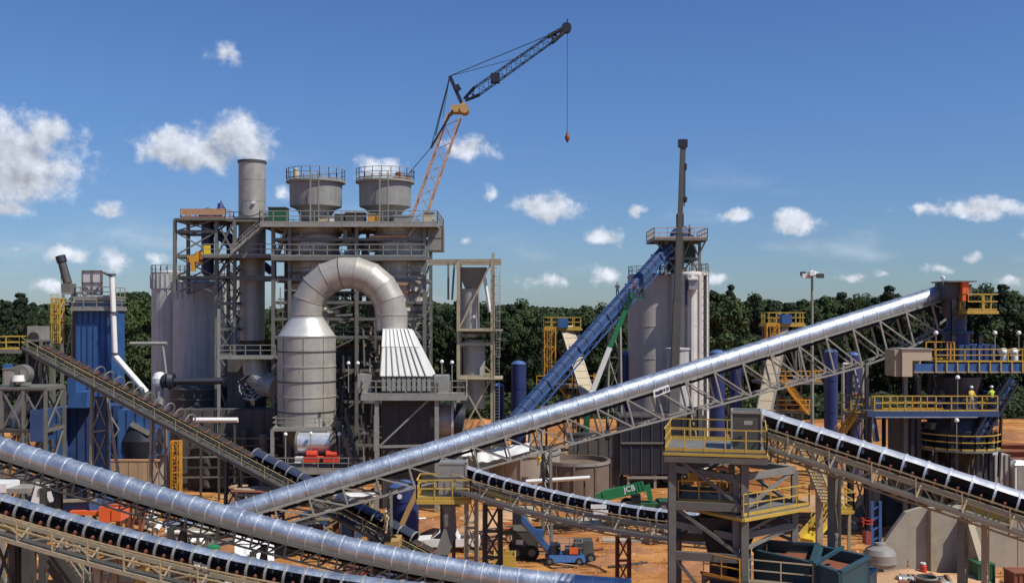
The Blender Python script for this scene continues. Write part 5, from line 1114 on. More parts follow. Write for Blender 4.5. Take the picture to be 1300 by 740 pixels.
bx = thing('yellow_tub', 'square yellow tub under the curved conveyor trestle', 'tub', (X(636, 79), 79, 0))
x0, x1 = X(627, 79), X(655, 79); b = MB()
for q in ((x0, x1, 78.2, 78.3), (x0, x1, 79.8, 79.9), (x0, x0+.1, 78.3, 79.8), (x1-.1, x1, 78.3, 79.8)): b.box(*q, 0, Z(702, 79))
b.build('wall', YEL, bx); b = MB(); b.box(x0+.1, x1-.1, 78.3, 79.8, .1, .3); b.build('floor', RUST, bx)

# ------------------------------------------------------------------ pickup truck
D = 87
t = thing('pickup_truck', 'white pickup truck parked behind the grey chute at the bottom centre', 'pickup truck', (X(568, D), D, 0))
xo = X(568, D); prof = [(-2.75, .5), (-2.8, .95), (-2.55, 1.08), (-1.35, 1.18), (-.65, 1.78), (.75, 1.80), (1.0, 1.2), (2.75, 1.18), (2.78, .6)]
hb = -.95; b = MB(); k = len(prof); pts = [(xo+x_, D+s_*hb*(1 if z_ < 1.5 else .82), z_) for s_ in (1, -1) for x_, z_ in prof]
b.add(pts, [tuple(range(k))]+[tuple(range(2*k-1, k-1, -1))]+[(i, i+k, (i+1) % k+k, (i+1) % k) for i in range(k)]); b.build('body', WHITE, t)
b = MB(); b.add([(xo-1.22, D-.88, 1.24), (xo-.62, D-.81, 1.70), (xo-.05, D-.81, 1.72), (xo-.05, D-.9, 1.24)], [(0, 3, 2, 1)]); b.v = [(x_, y_-.06, z_) for x_, y_, z_ in b.v]; b.build('window', GLASS, t)
b = MB(); b.add([(xo+.05, D-.96, 1.24), (xo+.05, D-.87, 1.72), (xo+.68, D-.87, 1.72), (xo+.85, D-.96, 1.24)], [(0, 3, 2, 1)]); b.build('window', GLASS, t)
b = MB(); b.hexa([(xo-1.4, D-.8, 1.2), (xo-1.35, D+.8, 1.2), (xo-1.3, D+.8, 1.2), (xo-1.3, D-.8, 1.2)], [(xo-.72, D-.7, 1.76), (xo-.72, D+.7, 1.76), (xo-.66, D+.7, 1.76), (xo-.66, D-.7, 1.76)]); b.build('windscreen', GLASS, t)
MB().box(xo+1.1, xo+2.65, D-.8, D+.8, 1.17, 1.20).build('bed_liner', STEELD, t)
for x_ in (-1.85, 1.75):
    for s_ in (-1, 1):
        wh = MB().tube((xo+x_, D+s_*.98, .4), (xo+x_, D+s_*.72, .4), .4, n=18).build('wheel', TYRE, t); MB().tube((xo+x_, D+s_*1.0, .4), (xo+x_, D+s_*.95, .4), .22, n=12).build('rim', GALV, wh)
MB().box(xo-2.84, xo-2.7, D-.9, D+.9, .5, .72).build('bumper', GALV, t); MB().box(xo+.1, xo+.28, D-.98, D-.93, 1.05, 1.09).build('door_handle', STEELD, t)
for s_ in (-1, 1): MB().box(xo-2.82, xo-2.7, D+s_*.7-.15, D+s_*.7+.15, .82, .98).build('headlight', GLASS, t)

# ------------------------------------------------------------------ blue boom lifts
D = 83
t = thing('boom_lift', 'blue boom lift with long folded twin arms lying on the orange ground', 'boom lift', (X(715, D), D, 0))
def armp(px_, py_, dd=0): return P(px_, py_, D+dd)
for dd, m_ in ((-.35, BLUEB), (.35, BLUEB)): bar('arm', armp(657, 651, dd), armp(700, 700, dd), .34, m_, t, h=.42)
bar('inner_arm', armp(655, 655, 0), armp(697, 702, 0), .28, STEELL, t, h=.22)
b = MB(); p = armp(656, 652); b.box(p.x-.35, p.x+.35, D-.6, D+.6, p.z-.75, p.z+.3); b.build('knuckle', NAVYD, t)
p = armp(682, 676); MB().box(p.x-.1, p.x+.5, D-.45, D-.1, p.z-.2, p.z+.35).build('control_box', BLUEB, t)
x0, x1 = X(694, D), X(742, D); b = MB(); b.hexa([(x0, D-1.1, .25), (x1, D-1.1, .25), (x1+.2, D+1.1, .25), (x0-.1, D+1.1, .25)], [(x0+.2, D-.9, .75), (x1-.2, D-.9, .75), (x1, D+.9, .75), (x0+.1, D+.9, .75)]); b.build('chassis', BLUEB, t)
b = MB(); b.box(x0+.3, x0+1.1, D-.7, D+.7, .75, 1.5); b.box(x0+1.5, x1-.4, D-.8, D+.8, .75, 1.2); b.build('engine_cover', NAVYD, t)
railing(t, [(x0+.9, D-.8, .8), (x1-.2, D-.8, .8), (x1-.2, D+.8, .8), (x0+.9, D+.8, .8)], STEELL, .95, .8, .05, closed=True, toe=False)
MB().box(x0+1.8, x0+2.5, D-.85, D-.8, .85, 1.4).build('red_panel', ORNG, t)
for x_ in (x0+.2, x1-.5):
    for s_ in (-1, 1): MB().tube((x_, D+s_*1.12, .3), (x_, D+s_*.9, .3), .3, n=16).build('wheel', TYRE, t)
D = 85; t = thing('skid_loader', 'dark compact machine with grey canopy behind the conveyor trestle', 'loader', (X(665, D), D, 0))
b = MB(); b.box(X(650, D), X(680, D), D-1, D+1, .5, 2.2); b.build('body', STEELD, t); b = MB(); b.hexa([(X(651, D), D-1, 2.3), (X(675, D), D-1, 2.3), (X(675, D), D+1, 2.3), (X(651, D), D+1, 2.3)], [(X(654, D), D-.8, 3.6), (X(668, D), D-.8, 3.6), (X(668, D), D+.8, 3.6), (X(654, D), D+.8, 3.6)]); b.build('canopy', STEEL, t)
for x_ in (655, 675):
    for s_ in (-1.1, 1.1): MB().tube((X(x_, D), D+s_-.2, .6), (X(x_, D), D+s_+.2, .6), .6, n=16).build('wheel', TYRE, t)
MB().box(X(655, D), X(664, D), D-1.06, D-1, 1.2, 1.6).build('headlight', WHITE, t)
D = 82; t = thing('wheeled_compressor', 'dark muddy wheeled machine right of the blue boom lift', 'machine', (X(745, D), D+1.5, 0))
b = MB(); b.hexa([(X(728, D), D+.8, .4), (X(756, D), D+.8, .4), (X(756, D), D+2.6, .4), (X(728, D), D+2.6, .4)], [(X(731, D), D+1, 1.7), (X(754, D), D+1, 1.7), (X(754, D), D+2.4, 1.7), (X(731, D), D+2.4, 1.7)]); b.build('body', STEELD, t)
for x_ in (733, 751): MB().tube((X(x_, D), D+.6, .4), (X(x_, D), D+.9, .4), .4, n=16).build('wheel', TYRE, t)
MB().tube((X(756, D), D+1.5, .9), (X(768, D), D+1.5, 1.0), .12, n=8).build('tow_bar', RUST, t)
# upright blue lift at right with round grey turret
D = 70
t = thing('boom_lift', 'upright blue boom lift with rounded grey turret before the concrete wall', 'boom lift', (X(1120, D), D, 0))
x_ = X(1122, D); b = MB(); b.box(x_-1.2, x_+1.1, D-.9, D+.9, .45, 1.0); b.build('chassis', BLUEB, t)
MB().lathe(X(1117, D), D, [(0, Z(719, D)), (.98, Z(718, D)), (1.08, Z(714, D)), (1.08, Z(702, D)), (.92, Z(696, D)), (.45, Z(692, D)), (.4, Z(688, D)), (0, Z(687, D))], 28).build('turret', mat('turret_grey', (.27, .26, .24), .45, .1, .1, 1.), t)
MB().lathe(X(1117, D), D, [(1.09, Z(713, D)), (1.13, Z(713, D)), (1.13, Z(711, D)), (1.09, Z(711, D))], 28, False).build('turret_band', STEELL, t)
for a, c_ in ((1107, 1107), (1117, 1117)): bar('mast', P(a, 692, D), P(c_, 636, D), .2, BLUEB, t)
bar('inner_mast', P(1112, 690, D+.3), P(1112, 622, D+.3), .42, NAVYD, t)
for k in range(4): bar('mast_link', P(1107, 686-13*k, D), P(1117, 680-13*k, D), .12, BLUEB, t)
for k in (-1.1, 1.0):
    for s_ in (-.95, .95): MB().tube((x_+k, D+s_-.18, .5), (x_+k, D+s_+.18, .5), .5, n=18).build('wheel', TYRE, t)
b = MB(); b.box(X(1097, D), X(1104, D), D-.4, D+.4, Z(690, D), Z(674, D)); b.build('red_basket', mat('pink_red', (.30, .07, .06), .6, 0, .2, 2.), t); railing(t, [(X(1096, D), D-.5, Z(668, D)), (X(1106, D), D-.5, Z(668, D)), (X(1106, D), D+.5, Z(668, D)), (X(1096, D), D+.5, Z(668, D))], RED, .5, .4, .06, closed=True, toe=False)
# excavator arm
D = 84; t = thing('excavator', 'faded orange excavator with raised arm by the stout blue tank', 'excavator', (X(505, D), D, 0))
TANX = mat('dusty_excavator_paint', (.42, .26, .09), .6, 0, .2, 2., .3); bar('boom', P(532, 617, D), P(522, 640, D), .3, TANX, t, h=.4); bar('dipper', P(522, 639, D), P(510, 666, D), .3, TANX, t, h=.42); b = MB(); b.box(X(490, D), X(508, D), D-1, D+1.5, .9, 1.7); b.build('house', TANX, t)
b = MB(); [b.box(X(485, D), X(518, D), D+k-.3, D+k+.3, 0, .85) for k in (-1.1, 1.4)]; b.build('track', STEELD, t); MB().box(X(489, D), X(498, D), D-1.05, D+.2, 1.7, 2.6).build('cab', GLASS, t)
# ------------------------------------------------------------------ right blue plant
D = 92
t = thing('transfer_tower', 'dark head tower with red box and yellow deck where the tube conveyor ends', 'tower', (X(1222, D), D, 0))
MB().box(X(1198, D+3), X(1219, D+3), D+2, D+5, Z(380, D+3), Z(359, D+3)).build('head_housing', STEELD, t)
MB().box(X(1219, D+2), X(1227, D+2), D+1.5, D+4.5, Z(383, D+2), Z(358.5, D+2)).build('red_box', ORNG, t)
MB().box(X(1227, D+2), X(1234, D+2), D+2, D+4.6, Z(376, D+2), Z(361, D+2)).build('grey_box', STEEL, t)
MB().box(X(1199, D+2), X(1236, D+2), D+1.3, D+5, Z(359, D+2)+.05, Z(358, D+2)+.1).build('roof', STEEL, t)
b = MB(); b.hexa([(X(1210, D+2), D+2.5, Z(404, D+2)), (X(1228, D+2), D+2.5, Z(404, D+2)), (X(1228, D+2), D+4, Z(404, D+2)), (X(1210, D+2), D+4, Z(404, D+2))], [(X(1207, D+2), D+2, Z(381, D+2)), (X(1224, D+2), D+2, Z(381, D+2)), (X(1224, D+2), D+4.8, Z(381, D+2)), (X(1207, D+2), D+4.8, Z(381, D+2))]); b.build('discharge_chute', STEELD, t)
platform(t, X(1219, D+2), X(1258, D+2), D+.6, D+3.4, Z(394, D+2), YEL, YEL, 'flr', 1.45, w=.11, t=.25, sp=1.2)
MB().tube((X(1197, D+2), D+2, Z(362, D+2)), (X(1197, D+2), D+2, Z(353, D+2)), .05, n=6).build('lamp_pole', STEELL, t); MB().lathe(X(1197, D+2), D+2, [(0, Z(354, D+2)), (.22, Z(353.5, D+2)), (.2, Z(351, D+2)), (0, Z(350, D+2))], 10).build('lamp_shade', WHITE, t)
cx_ = X(1223, D+2); MB().lathe(cx_, D+3.5, [(1.5, Z(460, D+2)), (1.55, Z(447, D+2)), (.75, Z(440, D+2)), (.75, Z(430, D+2))], 28).build('lower_cone', BLUE, t)
MB().lathe(cx_, D+3.5, [(1.1, Z(446, D+2)), (1.2, Z(426, D+2)), (1.25, Z(423, D+2)), (.9, Z(421, D+2)), (.85, Z(402, D+2)), (.95, Z(400, D+2)), (0, Z(399, D+2))], 28).build('blue_silo', NAVY, t)
MB().lathe(cx_, D+3.5, [(1.15, Z(424, D+2)), (1.5, Z(424, D+2)), (1.5, Z(421, D+2)), (.9, Z(421, D+2))], 28, False).build('flange', BLUE, t)
for k in (1207, 1241):
    for dy in (1.5, 5): bar('column', (X(k, D+2), D+dy, 0), (X(k, D+2), D+dy, Z(424 if k > 1210 else 380, D+2)), .34, NAVYD, t, H=True)
t = thing('blue_press_house', 'blue ribbed housings lined up along the upper right walkway', 'machine', (X(1250, D), D+2, Z(455, D)))
panelbox(t, X(1225, D), X(1274, D), D+1.2, D+4, Z(462, D), Z(438, D), 6, BLUE, NAVY)
t = thing('upper_walkway', 'blue girder walkway with yellow rail high at the right edge', 'walkway', (X(1240, D), D, Z(463, D)))
MB().box(X(1181, D), X(1345, D), D-1, D+1.2, Z(458, D)-.1, Z(458, D)).build('deck', STEELD, t)
for k in range(6): MB().box(X(1155+(1345-1155)*k/6, D)+.02, X(1155+(1345-1155)*(k+1)/6, D)-.02, D-1.1, D-.95, Z(471, D), Z(461, D)).build('girder', BLUEB, t)
b = MB(); b.box(X(1154, D), X(1345, D), D-1.18, D-.9, Z(472, D)-.02, Z(471, D)+.02); b.build('girder_flange', TANST, t)
railing(t, [(X(1182, D), D-1.05, Z(459, D)), (X(1345, D), D-1.05, Z(459, D))], YEL, 1.15, 1.25, .085)
railing(t, [(X(1182, D), D+1.1, Z(457, D)), (X(1205, D), D+1.1, Z(457, D)), (X(1205, D), D-1.05, Z(457, D))], YELO, 1.6, .7, .09)
for k in range(12): x_ = X(1181+k*13.6, D); bar('stiffener', (x_, D-1.2, Z(472, D)), (x_, D-1.2, Z(459, D)), .1, YEL, t)
for k in (1186, 1250, 1320): bar('column', (X(k, D), D+1, 0), (X(k, D), D+1, Z(471, D)), .34, NAVYD, t, H=True)
for px_, lab in ((1183, 'ball lamp on a post at the left end of the upper walkway'), (1257, 'ball lamp on a post above the blue ribbed housings'), (1287, 'ball lamp on a post nearest the right edge')): lampost(X(px_, D), D-.9, Z(458, D), (458-424)*D/FPX, lab)
for px_ in (1278, 1292):
    o = thing('vent_cowl', 'white curved vent cowl on the upper walkway, %s one' % ('left' if px_ == 1278 else 'right'), 'vent', (X(px_, D), D+.6, Z(457, D)))
    MB().lathe(X(px_, D), D+.6, [(.3, Z(458, D)), (.3, Z(450, D)), (.45, Z(445, D)), (.15, Z(442, D)), (0, Z(442, D))], 12).build('cowl', WHITE, o); MB().tube((X(px_, D)-.05, D+.3, Z(447, D)), (X(px_, D)-.55, D+.1, Z(445.5, D)), .24, n=10).build('mouth', WHITE, o)
t = thing('feed_hopper', 'tan steel feed box with a dark opening on a blue beam', 'hopper', (X(1154, D), D, Z(478, D)))
x0, x1 = X(1139, D), X(1176, D); z0, z1 = Z(477, D), Z(443, D)
tanp = mat('tan_plate', (.52, .42, .30), .6, .1, .12, .8, .15)
b = MB(); b.box(x0, x0+.9, D-1.2, D+1.5, z0, z1); b.box(x0+.9, x1, D-1.2, D+1.5, Z(457, D), z1); b.box(x0+.9, x1, D+1.2, D+1.5, z0+.4, Z(457, D)); b.build('body', tanp, t)
MB().box(X(1131, D), x0-.01, D-.9, D+1.5, z0, z1-.03).build('side_plate', TANST, t); MB().box(x0-.1, x1+.1, D-1.3, D+1.55, z1, z1+.08).build('top_rim', STEELL, t)
bar('support', (X(1149, D), D, 0), (X(1149, D), D, z0), .36, STEEL, t, H=True); bar('support', (X(1166, D), D, 0), (X(1166, D), D, z0), .36, STEELD, t, H=True)
MB().box(X(1148, D), X(1174, D), D+1, D+4, 3, Z(524, D)).build('dark_housing', DARKC, t)
t = thing('lower_walkway', 'blue beam walkway with yellow rail where two workers stand', 'walkway', (X(1175, D), D, Z(520, D)))
MB().box(X(1090, D), X(1252, D), D-2.4, D-.4, Z(519, D)-.1, Z(519, D)).build('deck', STEELD, t); MB().box(X(1089, D), X(1252, D), D-2.5, D-2.4, Z(525.5, D), Z(518.5, D)).build('girder', BLUE, t)
MB().box(X(1098, D), X(1225, D), D-2.56, D-2.5, Z(526.5, D), Z(525.3, D)).build('light_strip', GALV, t)
railing(t, [(X(1098, D), D-2.45, Z(519, D)), (X(1250, D), D-2.45, Z(519, D))], YEL, 1.35, 1.35, .09)
railing(t, [(X(1118, D), D-.45, Z(519, D)), (X(1250, D), D-.45, Z(519, D))], YELO, 1.2, 1.35, .07)
for k in (1097, 1150, 1200, 1248): bar('column', (X(k, D), D-1.4, 0), (X(k, D), D-1.4, Z(520, D)), .3, NAVYD, t, H=True)
lampost(X(1201.5, D), D-2.3, Z(519, D), 2.85, 'ball lamp on a post on the lower walkway left of the workers')
lampost(X(1193, D), D-3.5, Z(566, D), (566-530)*D/FPX, 'ball lamp standing on the round yellow railed deck')
t = thing('kiln_tower', 'dark round hopper tower ringed by a yellow railed deck', 'tower', (X(1222, D), D+1, 0))
cx_ = X(1218, D); cy_ = D+.5
MB().lathe(cx_, cy_, [(.8, Z(610, D)), (1.0, Z(590, D)), (2.3, Z(566, D)), (2.5, Z(545, D)), (2.0, Z(522, D)), (1.6, Z(505, D)), (2.0, Z(478, D))], 28).build('shell', NAVYD, t)
MB().lathe(cx_, cy_, [(0, Z(567, D)), (3.65, Z(567, D)), (3.65, Z(569.5, D)), (0, Z(570, D))][::-1], 28, False).build('round_deck', STEEL, t)
railing(t, [(cx_+3.6*math.cos(R(a)), cy_+3.6*math.sin(R(a)), Z(567, D)) for a in range(0, 360, 18)], YEL, 1.3, 1.1, .085, closed=True)
for a in range(8):
    p = Vec((cx_+2.4*math.cos(R(a*45+20)), cy_+2.4*math.sin(R(a*45+20)), 0)); bar('leg', p, p+Vec((0, 0, Z(570, D))), .28, STEELD, t, H=True)
for a in range(8): p = Vec((cx_+2.4*math.cos(R(a*45+20)), cy_+2.4*math.sin(R(a*45+20)), .5)); q = Vec((cx_+2.4*math.cos(R(a*45+65)), cy_+2.4*math.sin(R(a*45+65)), Z(572, D))); bar('brace', p, q, .16, STEELD, t)
for k in range(34):
    a = rnd(1180, 1262); py_ = rnd(478, 556); MB().box(X(a, D), X(a+rnd(3, 9), D), D-.6+rnd(0, .8), D+1.2, Z(py_+rnd(5, 16), D), Z(py_, D)).build('machine_part', random.choice((NAVYD, NAVY, STEELD, BLUE, STEEL, STEELD, YELO if k % 8 == 0 else STEELD)), t)
tq = thing('process_block', 'dark low machinery block behind the legs of the round deck', 'machine', (X(1215, 97), 97, 0))
panelbox(tq, X(1163, 97), X(1262, 97), 97, 100, 0, Z(578, 97), 7, DARKC, STEELD); panelbox(tq, X(1150, 97), X(1178, 97), 96.5, 97, 0, Z(535, 97), 2, STEELD, STEELD, 'tall_block')
for k in range(16): a = rnd(1160, 1262); py_ = rnd(540, 600); MB().tube(P(a, py_, 95), P(a+rnd(-6, 16), py_+rnd(-14, 14), 95.6), rnd(.08, .25), n=8).build('process_pipe', random.choice((STEELD, STEEL, NAVYD, RUST, GALVD)), tq)
t = thing('inclined_screw', 'dark blue inclined lattice conveyor beside the two workers', 'conveyor', P(1240, 560, D-2))
p, q = P(1236, 562, D-2.5), P(1284, 482, D-1)
lattice(t, p, q, .9, .9, 9, NAVYD, .14, Vec((0, 1, 0)), 'lattice_brace', 'chord'); bar('belt_trough', p, q, .6, BLUE, t, h=.3)
bar('strut', P(1262, 523, D-1.8), P(1249, 600, D-1.5), .2, NAVYD, t); bar('strut', P(1272, 500, D-1.4), P(1268, 605, D-1), .2, NAVYD, t)
t = thing('site_container', 'dark brown container with pale racks under the round deck', 'container', (X(1275, 100), 100, 0))
D = 100; panelbox(t, X(1256, D), X(1282, D), D, D+3, 0, Z(577, D), 4, mat('pale_rack', (.42, .40, .36), .7, .1, .25, 1., .2), STEEL)
t = thing('portable_toilet', 'white portable toilet by the right edge', 'portable toilet', (X(1293, D), D, 0))
MB().box(X(1285, D), X(1302, D), D-.6, D+.6, .1, Z(589, D)).build('cabin', WHITE, t); MB().box(X(1288, D), X(1299, D), D-.64, D-.6, .2, Z(592, D)).build('door', STEELL, t)
b = MB(); b.hexa([(X(1284, D), D-.7, Z(589, D)), (X(1303, D), D-.7, Z(589, D)), (X(1303, D), D+.7, Z(589, D)), (X(1284, D), D+.7, Z(589, D))], [(X(1288, D), D-.4, Z(584, D)), (X(1299, D), D-.4, Z(584, D)), (X(1299, D), D+.4, Z(584, D)), (X(1288, D), D+.4, Z(584, D))]); b.build('roof', WHITE, t)
for k in range(4):
    o = thing('steel_girder', ('rusty long girder on the bare ground at the right edge, %s of four' % ('nearest', 'second nearest', 'second farthest', 'farthest')[k]), 'girder', (X(1290, 125+k*9), 125+k*9, 0), 'rusty girders stacked at the right edge')
    MB().box(X(1270, 125+k*9), X(1345, 125+k*9), 125+k*9, 126+k*9, 0, 1.3-.2*k).build('web', RUST, o); MB().box(X(1270, 125+k*9), X(1345, 125+k*9), 124.7+k*9, 126.3+k*9, 1.3-.2*k, 1.45-.2*k).build('flange', RUST, o)
# walkway with yellow stairs and worker, left of the blue plant (1060-1110, 480-560)
D = 97; t = thing('stair_platform', 'yellow stair and landing right of the blue tanks where a worker stands', 'platform', (X(1095, D), D, 0))
platform(t, X(1100, D), X(1124, D), D-1.5, D+1.5, Z(520, D), YEL, STEEL, 'fb', 1.4, w=.1, t=.25); platform(t, X(1076, D), X(1099, D), D-1, D+1.5, Z(523, D), YEL, STEEL, 'fb', 1.5, w=.1, t=.25)
stairs(t, (X(1044, D), D-1.2, Z(575, D)), (X(1080, D), D-1.2, Z(523, D)), 1.6, YELO); stairs(t, (X(1062, D), D+.5, Z(575, D)), (X(1092, D), D+.5, Z(532, D)), 1.2, TANST)
for k in (1078, 1099, 1122): bar('column', (X(k, D), D, 0), (X(k, D), D, Z(523, D)), .3, NAVYD, t, H=True)
MB().box(X(1101, D), X(1114, D), D-.9, D+1, Z(520, D)+.02, Z(507, D)).build('blue_drive', BLUE, t)
bar('blue_strut', P(1108, 522, D-1.6), P(1114, 560, D-1.6), .3, BLUEB, t); bar('blue_strut', P(1106, 522, D-1.8), P(1110, 560, D-1.8), .2, GALV, t)

# ------------------------------------------------------------------ foreground tower
tF1 = thing('transfer_tower', 'grey steel tower with yellow railed decks nearest the camera', 'tower', (11.8, 52, 0))
yaw = R(-13); c, s_ = math.cos(yaw), math.sin(yaw)
w1 = 3.65; dep = 4.6; org = (11.8-w1*c, 52-w1*s_, 0); Dn = 52
zl = [0, 3.0, 6.4, Z(708, 52.5), Z(642, 52.5), Z(580, 52.5)]; zl = [0, 3.5, Z(706, 52.5), Z(642, 52.5), Z(578, 52.5)]
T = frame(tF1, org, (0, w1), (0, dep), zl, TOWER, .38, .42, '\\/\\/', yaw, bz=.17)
def deckpoly(parent, pts, z, m, t=.3):
    b = MB(); b.hexa([Vec((*p, z-.1)) for p in pts], [Vec((*p, z)) for p in pts]); b.build('deck', STEEL, parent)
    b = MB()
    for p, q in zip(pts, pts[1:]+pts[:1]): b.beam(Vec((*p, z-.1-t/2)), Vec((*q, z-.1-t/2)), .16, t)
    b.build('edge_beam', m, parent)
TP = lambda x, y: tuple(T(x, y, 0).xy)
ztop = zl[-1]+.25
pts = [TP(-.35, -.4), TP(w1+1.1, -.4), TP(w1+1.1, dep+.3), TP(-.35, dep+.3)]
deckpoly(tF1, pts, ztop, YEL, .12); b = MB(); [b.beam(Vec((*p, ztop-.42)), Vec((*q, ztop-.42)), .14, .3) for p, q in zip(pts, pts[1:]+pts[:1])]; b.build('under_beam', TOWER, tF1)
P3 = lambda p, z: Vec((*p, z))
railing(tF1, [P3(pts[1], ztop), P3(pts[0], ztop), P3(pts[3], ztop), P3(pts[2], ztop), P3(pts[1], ztop)], YEL, 1.12, 1.1, .055)
hb_ = [TP(w1-.65, 1.0), TP(w1+.85, 1.0), TP(w1+.85, 2.8), TP(w1-.65, 2.8)]
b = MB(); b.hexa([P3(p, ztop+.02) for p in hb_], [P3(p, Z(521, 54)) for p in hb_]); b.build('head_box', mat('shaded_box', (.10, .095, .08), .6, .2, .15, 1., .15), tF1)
b = MB(); zq = Z(521, 54)
for p, q in zip(hb_, hb_[1:]+hb_[:1]): b.beam(P3(p, zq), P3(q, zq), .1, .12)
for p in hb_: b.beam(P3(p, ztop), P3(p, zq), .08)
b.build('box_rim', STEELL, tF1)
MB().box(*sorted((TP(w1-.1, 1.0)[0], TP(w1+.35, 1.0)[0])), 52.62, 52.7, Z(538, 53), Z(533, 53)).build('maker_plate', STEELL, tF1)
# annex frame to the right with lower decks
yaw2 = R(37); org2 = (11.8, 52, 0); w2 = 4.8
z3 = Z(652, 54); z4 = Z(604, 54)
T2 = frame(tF1, org2, (0.03, w2), (0.6, 5.0), (7.8, Z(676, 53.5), Z(650, 53.5), Z(603, 53.5)), mat('annex_steel', (.21, .205, .185), .6, .1, .25, 1.2, .2), .32, .36, '/\\ /', yaw2, bz=.16)
TP2 = lambda x, y: tuple(T2(x, y, 0).xy)
for zz, rm in ((Z(648, 53.5)+.05, YEL),):
    pq = [TP2(-.3, -.2), TP2(w2+.2, -.2), TP2(w2+.2, 5), TP2(-.3, 5)]; deckpoly(tF1, pq, zz, rm, .16)
    if rm is YEL: railing(tF1, [P3(pq[0], zz), P3(pq[1], zz), P3(pq[2], zz)], YEL, 1.12, 1.1, .055)
pk = [TP(.3, .5), TP(w1-.2, .5), TP(w1-.2, dep), TP(.3, dep)]; zz = Z(640, 52.5); deckpoly(tF1, pk, zz, STEELD); railing(tF1, [P3(pk[0], zz), P3(pk[1], zz)], YELO, 1.1, 1.1, .06); railing(tF1, [P3(pk[3], zz), P3(pk[2], zz)], YELO, 1.1, 1.1, .06)
for k in range(9): a = TP(rnd(.3, w1-.6), rnd(1.5, 4)); b = MB(); zz2 = zz+rnd(0, 1.0); b.box(a[0], a[0]+rnd(.2, .6), a[1], a[1]+.5, zz2, zz2+rnd(.2, .5)); b.build('machinery', random.choice((YELO, STEELD, RUST, YEL, STEEL)), tF1)
# hoppers
for (ux0, ux1, uy0, uy1, ztp, zbt, fn) in ((1.35, w1-.4, 1.0, 3.6, Z(654, 54), Z(712, 54), TP), (.9, 3.4, 1.4, 4.0, Z(650, 55), Z(692, 55), TP2)):
    b = MB(); B_ = [P3(fn(*q), zbt) for q in ((ux0+.5, uy0+.6), (ux1-.5, uy0+.6), (ux1-.5, uy1-.6), (ux0+.5, uy1-.6))]; T_ = [P3(fn(*q), ztp) for q in ((ux0, uy0), (ux1, uy0), (ux1, uy1), (ux0, uy1))]
    b.hexa(B_, T_); b.build('hopper', NAVYD, tF1); b = MB(); b.hexa([p-Vec((0, 0, 2.6)) for p in B_], [p for p in B_]); b.build('outlet_duct', NAVYD, tF1)
zz = Z(734, 52); pr = [P3(TP(.5, -1.2), zz), P3(TP(w1-.3, -1.2), zz)]; 
t = thing('ground_walkway', 'low walkway with yellow rails at the foot of the grey tower', 'walkway', (12, 50.5, 0))
zz = Z(735, 51); a0, a1, a2 = Vec((X(893, 52.6), 52.6, zz-.2)), Vec((X(943, 51.2), 51.2, zz-.2)), Vec((X(1032, 51), 51, zz-.45))
b = MB(); b.hexa([a0-Vec((0, 0, .1)), a1-Vec((0, 0, .1)), a1+Vec((0, .9, -.1)), a0+Vec((0, .9, -.1))], [a0, a1, a1+Vec((0, .9, 0)), a0+Vec((0, .9, 0))]); b.hexa([a1-Vec((0, 0, .1)), a2-Vec((0, 0, .1)), a2+Vec((0, .9, -.1)), a1+Vec((0, .9, -.1))], [a1, a2, a2+Vec((0, .9, 0)), a1+Vec((0, .9, 0))]); b.build('deck', STEELD, t)
railing(t, [a0, a1-Vec((.15, 0, 0))], YELO, 1.15, .9, .055); railing(t, [a1+Vec((.3, 0, 0)), a2], TANST, 1.15, 1.3, .055)
for a_ in (a0, a1, a2): bar('post', (a_.x, a_.y, 0), a_, .16, STEELD, t)

# teal screen boxes, bottom right
D = 61
t = thing('screen_box', 'large teal open bin holding red crushed material beside the grey tower', 'bin', (X(1015, 54), 54, 0))
def quadbin(tp, zt, dpt, wall, m, fill):
    for p, q in zip(tp, tp[1:]+tp[:1]):
        p = Vec((*p, 0)); q = Vec((*q, 0)); d = (q-p).normalized()*wall/2
        b = MB(); b.beam(p+d+Vec((0, 0, zt-dpt/2)), q-d+Vec((0, 0, zt-dpt/2)), wall, dpt); b.build('bin_wall', m, t)
        b = MB(); b.beam(p+Vec((0, 0, zt+.06)), q+Vec((0, 0, zt+.06)), wall*2, .14); b.build('bin_rim', m, t)
    b = MB(); b.hexa([Vec((*p, zt-dpt+.1)) for p in tp], [Vec((*p, zt-fill)) for p in tp]); b.build('red_fill', RUST, t)
g2 = lambda px_, py_, z: tuple(Vec(((px_-650)/FPX*((EYE-z)*FPX/(py_-HZ)), (EYE-z)*FPX/(py_-HZ))))
zt = 7.55
quadbin([g2(958, 700, zt), g2(1031, 716, zt), g2(1038, 692, zt), g2(972, 688, zt)], zt, 2.4, .14, mat('dark_teal', (.016, .05, .062), .5, 0, .2, 1., .25), .45)
quadbin([g2(1036, 716, zt), g2(1066, 727, zt), g2(1103, 707, zt), g2(1042, 694, zt)], zt-.05, 1.7, .14, TEAL, .45)
quadbin([g2(1064, 738, 6.), g2(1090, 741, 6.), g2(1112, 724, 6.), g2(1085, 718, 6.)], 6., .7, .14, mat('lighter_teal', (.05, .20, .28), .5, 0, .2, 1., .2), .3)
bar('top_brace', Vec((*g2(1034, 716, 7.7), 7.7)), Vec((*g2(1070, 694, 8), 8.0)), .16, TEAL, t)
p = Vec((*g2(993, 722, 6.3), 6.3)); MB().tube(p+Vec((-.5, -.2, 0)), p+Vec((.5, -.2, 0)), .22, n=12).build('red_motor', ORNG, t)
for q in (g2(950, 702, zt), g2(1034, 716, zt), g2(1066, 727, zt), g2(1100, 708, zt)): bar('post', (q[0], q[1]-.05, 0), (q[0], q[1]-.05, zt), .22, TEAL, t)
